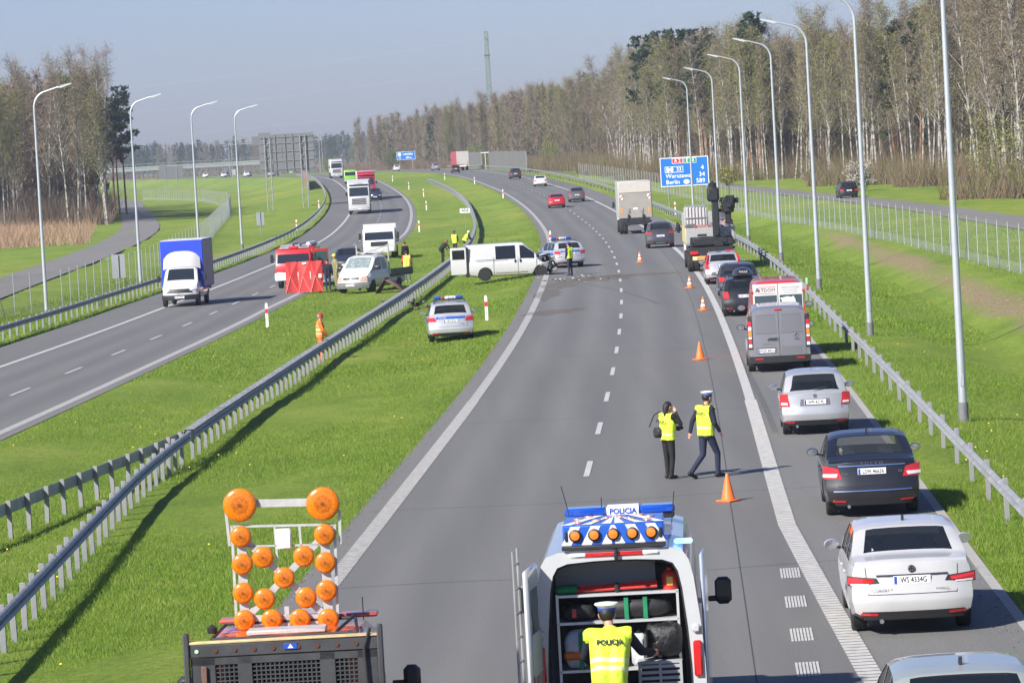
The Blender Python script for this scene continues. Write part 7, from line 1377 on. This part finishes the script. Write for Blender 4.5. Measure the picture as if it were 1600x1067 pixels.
person('worker in orange suit and red cap standing at the median crash barrier', G(-7.0, 140.3), -1.35, dict(elL=(-.24, .06, 1.16), haL=(-.2, .24, .96), elR=(.24, .08, 1.15), haR=(.18, .26, .95)), dict(top=HVO, legs=HVO, shoes=BOOT), .02, dict(m=mat('hi_vis_orange2', (.9, .26, .06), .6), band=HVB, bands=(.05, .2), lo=-.06), ('cap', REDC), ('short', mat('hair_grey', (.3, .28, .26), .8)))
person('policeman in yellow vest standing in front of the wrecked van nose', G(3.28, 202.5), .75, dict(haR=(.05, .16, 1.58), elR=(.27, .12, 1.28)), cop, .03, dict(m=HV, lo=-.06), ('cap', mat('cap_blue', (.02, .06, .42), .6)), ('short', HAIRB))
person('policeman with dark cap and yellow vest behind the median barrier', G(-3.6, 268.5), 2.6, dict(), dict(top=NAVY, legs=NAVT, shoes=BOOT), .03, dict(m=HV, lo=-.06), ('cap', mat('cap_green', (.05, .09, .05), .7)), None)
person('policeman with white cap and yellow vest bending at the median barrier', G(-2.9, 273), -1.2, dict(pel=(0, -.1, .92), chest=(0, .1, 1.2), neck=(0, .2, 1.35), head=(0, .28, 1.46), shL=(-.19, .18, 1.3), shR=(.19, .18, 1.3), elL=(-.2, .3, 1.1), haL=(-.15, .45, .95), elR=(.2, .3, 1.1), haR=(.15, .45, .95)), cop, .03, dict(m=HV, lo=-.06), ('cap', mat('cap_white', (.72, .73, .75), .6)), None)
person('person in black leaning over the median crash barrier', G(-4.25, 253.5), -1.1, dict(pel=(0, -.12, .90), chest=(0, .12, 1.15), neck=(0, .25, 1.29), head=(0, .34, 1.38), shL=(-.19, .2, 1.24), shR=(.19, .2, 1.24), elL=(-.22, .36, 1.02), haL=(-.2, .45, .84), elR=(.22, .36, 1.02), haR=(.2, .45, .84)), dict(top=BLK, legs=BLK, shoes=BOOT), .03, None, None, ('short', mat('hair_red', (.25, .09, .05), .7)))
person('paramedic in red sleeves and yellow vest seen from behind beside the pickup', G(-5.75, 219.5), .15, dict(elL=(-.28, .05, 1.16), haL=(-.2, .2, 1.02), elR=(.28, .0, 1.15), haR=(.27, .1, .94)), dict(top=mat('cloth_red', (.5, .05, .02), .8), legs=GREYT, shoes=mat('shoe_pale', (.4, .4, .38), .7)), .03, dict(m=mat('hi_vis_lemon', (.75, .78, .12), .6), lo=-.10), None, ('short', HAIRB), h=1.03)
person('person in black standing behind the paramedic in the median grass', G(-6.55, 247), .6, dict(), dict(top=BLK, legs=BLK, shoes=BOOT), .03, None, None, ('short', mat('hair_brown', (.08, .05, .03), .8)))
person('firefighter in yellow helmet beside the wrecked pickup', G(-9.75, 217.5), 2.0, dict(elR=(.28, .1, 1.2), haR=(.2, .3, 1.1)), dict(top=KHAKI, legs=KHAKI, shoes=BOOT), .03, None, ('helmet', mat('helmet_yellow', (.75, .85, .05), .35, coat=.5)), None, h=1.06)
person('officer in dark navy uniform standing beside the red screen', G(-9.95, 211.8), .1, dict(elL=(-.27, .05, 1.15), haL=(-.2, .2, 1.0)), dict(top=NAVY, legs=NAVT, shoes=BOOT), .03, None, ('cap', mat('cap_navy', (.012, .016, .04), .7)), None, h=1.0)
# ------------------------------------------------------------------ cones, screen, wreckage
CONE = mat('cone_orange', (.85, .17, .03), .55, noise=.08, nscale=10)
def cone(x, y, label, bands, s=1.):
    r = thing('traffic_cone', label, 'traffic cone', G(x, y), rng.uniform(0, 1), 'cones set out along the closed lane'); r.scale = (s, s, s)
    MB().box((0, 0, .02), (.36, .36, .04), b=.012).build('base', CONE, r); f = lambda z: .135-(z-.04)*(.135-.028)/.50
    MB().lathe([(.145, .04), (f(.05), .055), (f(.54), .54), (.02, .555), (0, .555)], 20).build('cone_body', CONE, r)
    for z0, z1 in bands: MB().lathe([(f(z0)+.003, z0), (f(z1)+.003, z1)], 20).build('white_band', SWH, r)
B2 = ((.17, .27), (.36, .44))
cone(4.07, 75.2, 'plain orange traffic cone standing just in front of the walking policeman', (), 1.0); cone(6.06, 124.3, 'plain orange traffic cone beside the grey van', (), 1.05); cone(7.92, 157.5, 'orange and white cone beside the roof-box estate car', B2, 1.0); cone(8.43, 179.1, 'orange and white cone beside the silver estate car', B2, 1.0); cone(7.48, 217.2, 'orange and white cone furthest along, before the dark grey SUV', B2, 1.05)
# red folding privacy screen
r = thing('folding_screen', 'red fabric privacy screen of three panels standing before the fire engine', 'screen', G(-11.1, 208.8), -.06); SCR = mat('screen_red', (.62, .05, .045), .6, noise=.08, nscale=3); RIB = mat('screen_rib', (.72, .40, .36), .6)
for k in range(3):
    x0, x1 = -1.02+k*.68, -1.02+(k+1)*.68; y0, y1 = (.0, .12) if k % 2 == 0 else (.12, .0); xm = (x0+x1)/2; c = (xm-.05, (y0+y1)/2-.07, .95)
    P = [(x0, y0, .04), (x1, y1, .04), (x1-.02, y1, 1.75), (x0+.04, y0, 1.74)]; o = MB().add(P+[c]+[((a[0]+b[0])/2, (a[1]+b[1])/2+.04, (a[2]+b[2])/2+(.06 if i == 0 else 0)) for i, (a, b) in enumerate(zip(P, P[1:]+P[:1]))], [(0, 5, 4), (5, 1, 4), (1, 6, 4), (6, 2, 4), (2, 7, 4), (7, 3, 4), (3, 8, 4), (8, 0, 4)]).build('screen_panel', SCR, r, 0)
    for a in (P[0], P[1]): MB().tube([Vector(a)+Vector((0, -.015, 0)), Vector(c)+Vector((0, -.015, 0))], .012, 4).build('rib', RIB, o)
MB().box((.05, -.03, 1.64), (.22, .01, .10)).build('label_patch', SWH, r); MB().box((.88, -.04, .92), (.16, .01, .20)).build('label_patch', SWH, r)
RUST = mat('rusty_sheet', (.15, .085, .06), .8, noise=.35, nscale=2)
r = thing('metal_sheet', 'bent rusty brown metal sheet lying by the median barrier', 'metal sheet', G(-6.25, 203.5), .0)
o = MB().add([(-.85, -.5, .05), (-.6, 1.3, .05), (-.15, 1.4, .80), (-.35, -.3, .78), (1.05, .9, .06), (.75, -.7, .04)], [(0, 1, 2, 3), (3, 2, 4, 5)]).build('sheet', RUST, r, 10); sm_ = o.modifiers.new('thick', 'SOLIDIFY'); sm_.thickness = .02
MB().tube([(-.35, -.3, .80), (-.15, 1.4, .82)], .025, 5).build('folded_edge', RUST, r)
dr = random.Random(12); SCRAP = [PLAS, mat('wreck_grey', (.22, .21, .20), .6), WHITE, mat('earth', (.09, .065, .045), .95, noise=.3)]
for (x, y, n, s, lb, m_) in ((-4.6, 186, 16, .16, 'heap of dark car fragments beside the median barrier', 0), (-3.6, 180, 14, .22, 'clods of dark earth torn up behind the police car', 3), (-5.2, 192, 12, .14, 'broken grey car parts under the median barrier', 1), (-9.3, 210, 10, .14, 'scattered dark debris at the feet of the officer', 0)):
    r = thing('debris_heap', lb, 'debris', G(x, y))
    for k in range(n): MB().box((dr.gauss(0, .55), dr.gauss(0, 1.2), dr.uniform(.02, .12)), (dr.uniform(.4, 1.6)*s, dr.uniform(.4, 1.6)*s, dr.uniform(.3, .9)*s), b=.01, M=Euler((dr.gauss(0, .4), dr.gauss(0, .4), dr.uniform(0, 3))).to_matrix()).build('fragment', SCRAP[m_] if dr.random() < .8 else SCRAP[1], r)
GB_ = [mat('shard', (.55, .58, .58), .2), PLAS, mat('wreck_grey', (.22, .21, .20), .6)]
r = thing('debris_scatter', 'small glass and plastic fragments strewn on the asphalt before the wrecked van', 'debris', G(3.4, 199))
for k in range(40): MB().box((dr.gauss(0, 1.0), dr.gauss(0, 3.5), .02), (dr.uniform(.03, .16), dr.uniform(.03, .2), .03), M=Matrix.Rotation(dr.uniform(0, 3), 3, 'Z')).build('fragment', dr.choice(GB_), r)
# ------------------------------------------------------------------ haze
hz = MB().box((0, 1150, 20), (1600, 2500, 82)).build('haze', None, None, 0); hz['kind'] = 'stuff'
hm = bpy.data.materials.new('haze'); hm.use_nodes = True; n = hm.node_tree.nodes; n.remove(n['Principled BSDF']); pv = n.new('ShaderNodeVolumePrincipled'); pv.inputs['Color'].default_value = (.80, .88, 1, 1); pv.inputs['Density'].default_value = .00018; pv.inputs['Anisotropy'].default_value = .2
hm.node_tree.links.new(pv.outputs[0], n['Material Output'].inputs['Volume']); hz.data.materials.clear(); hz.data.materials.append(hm)
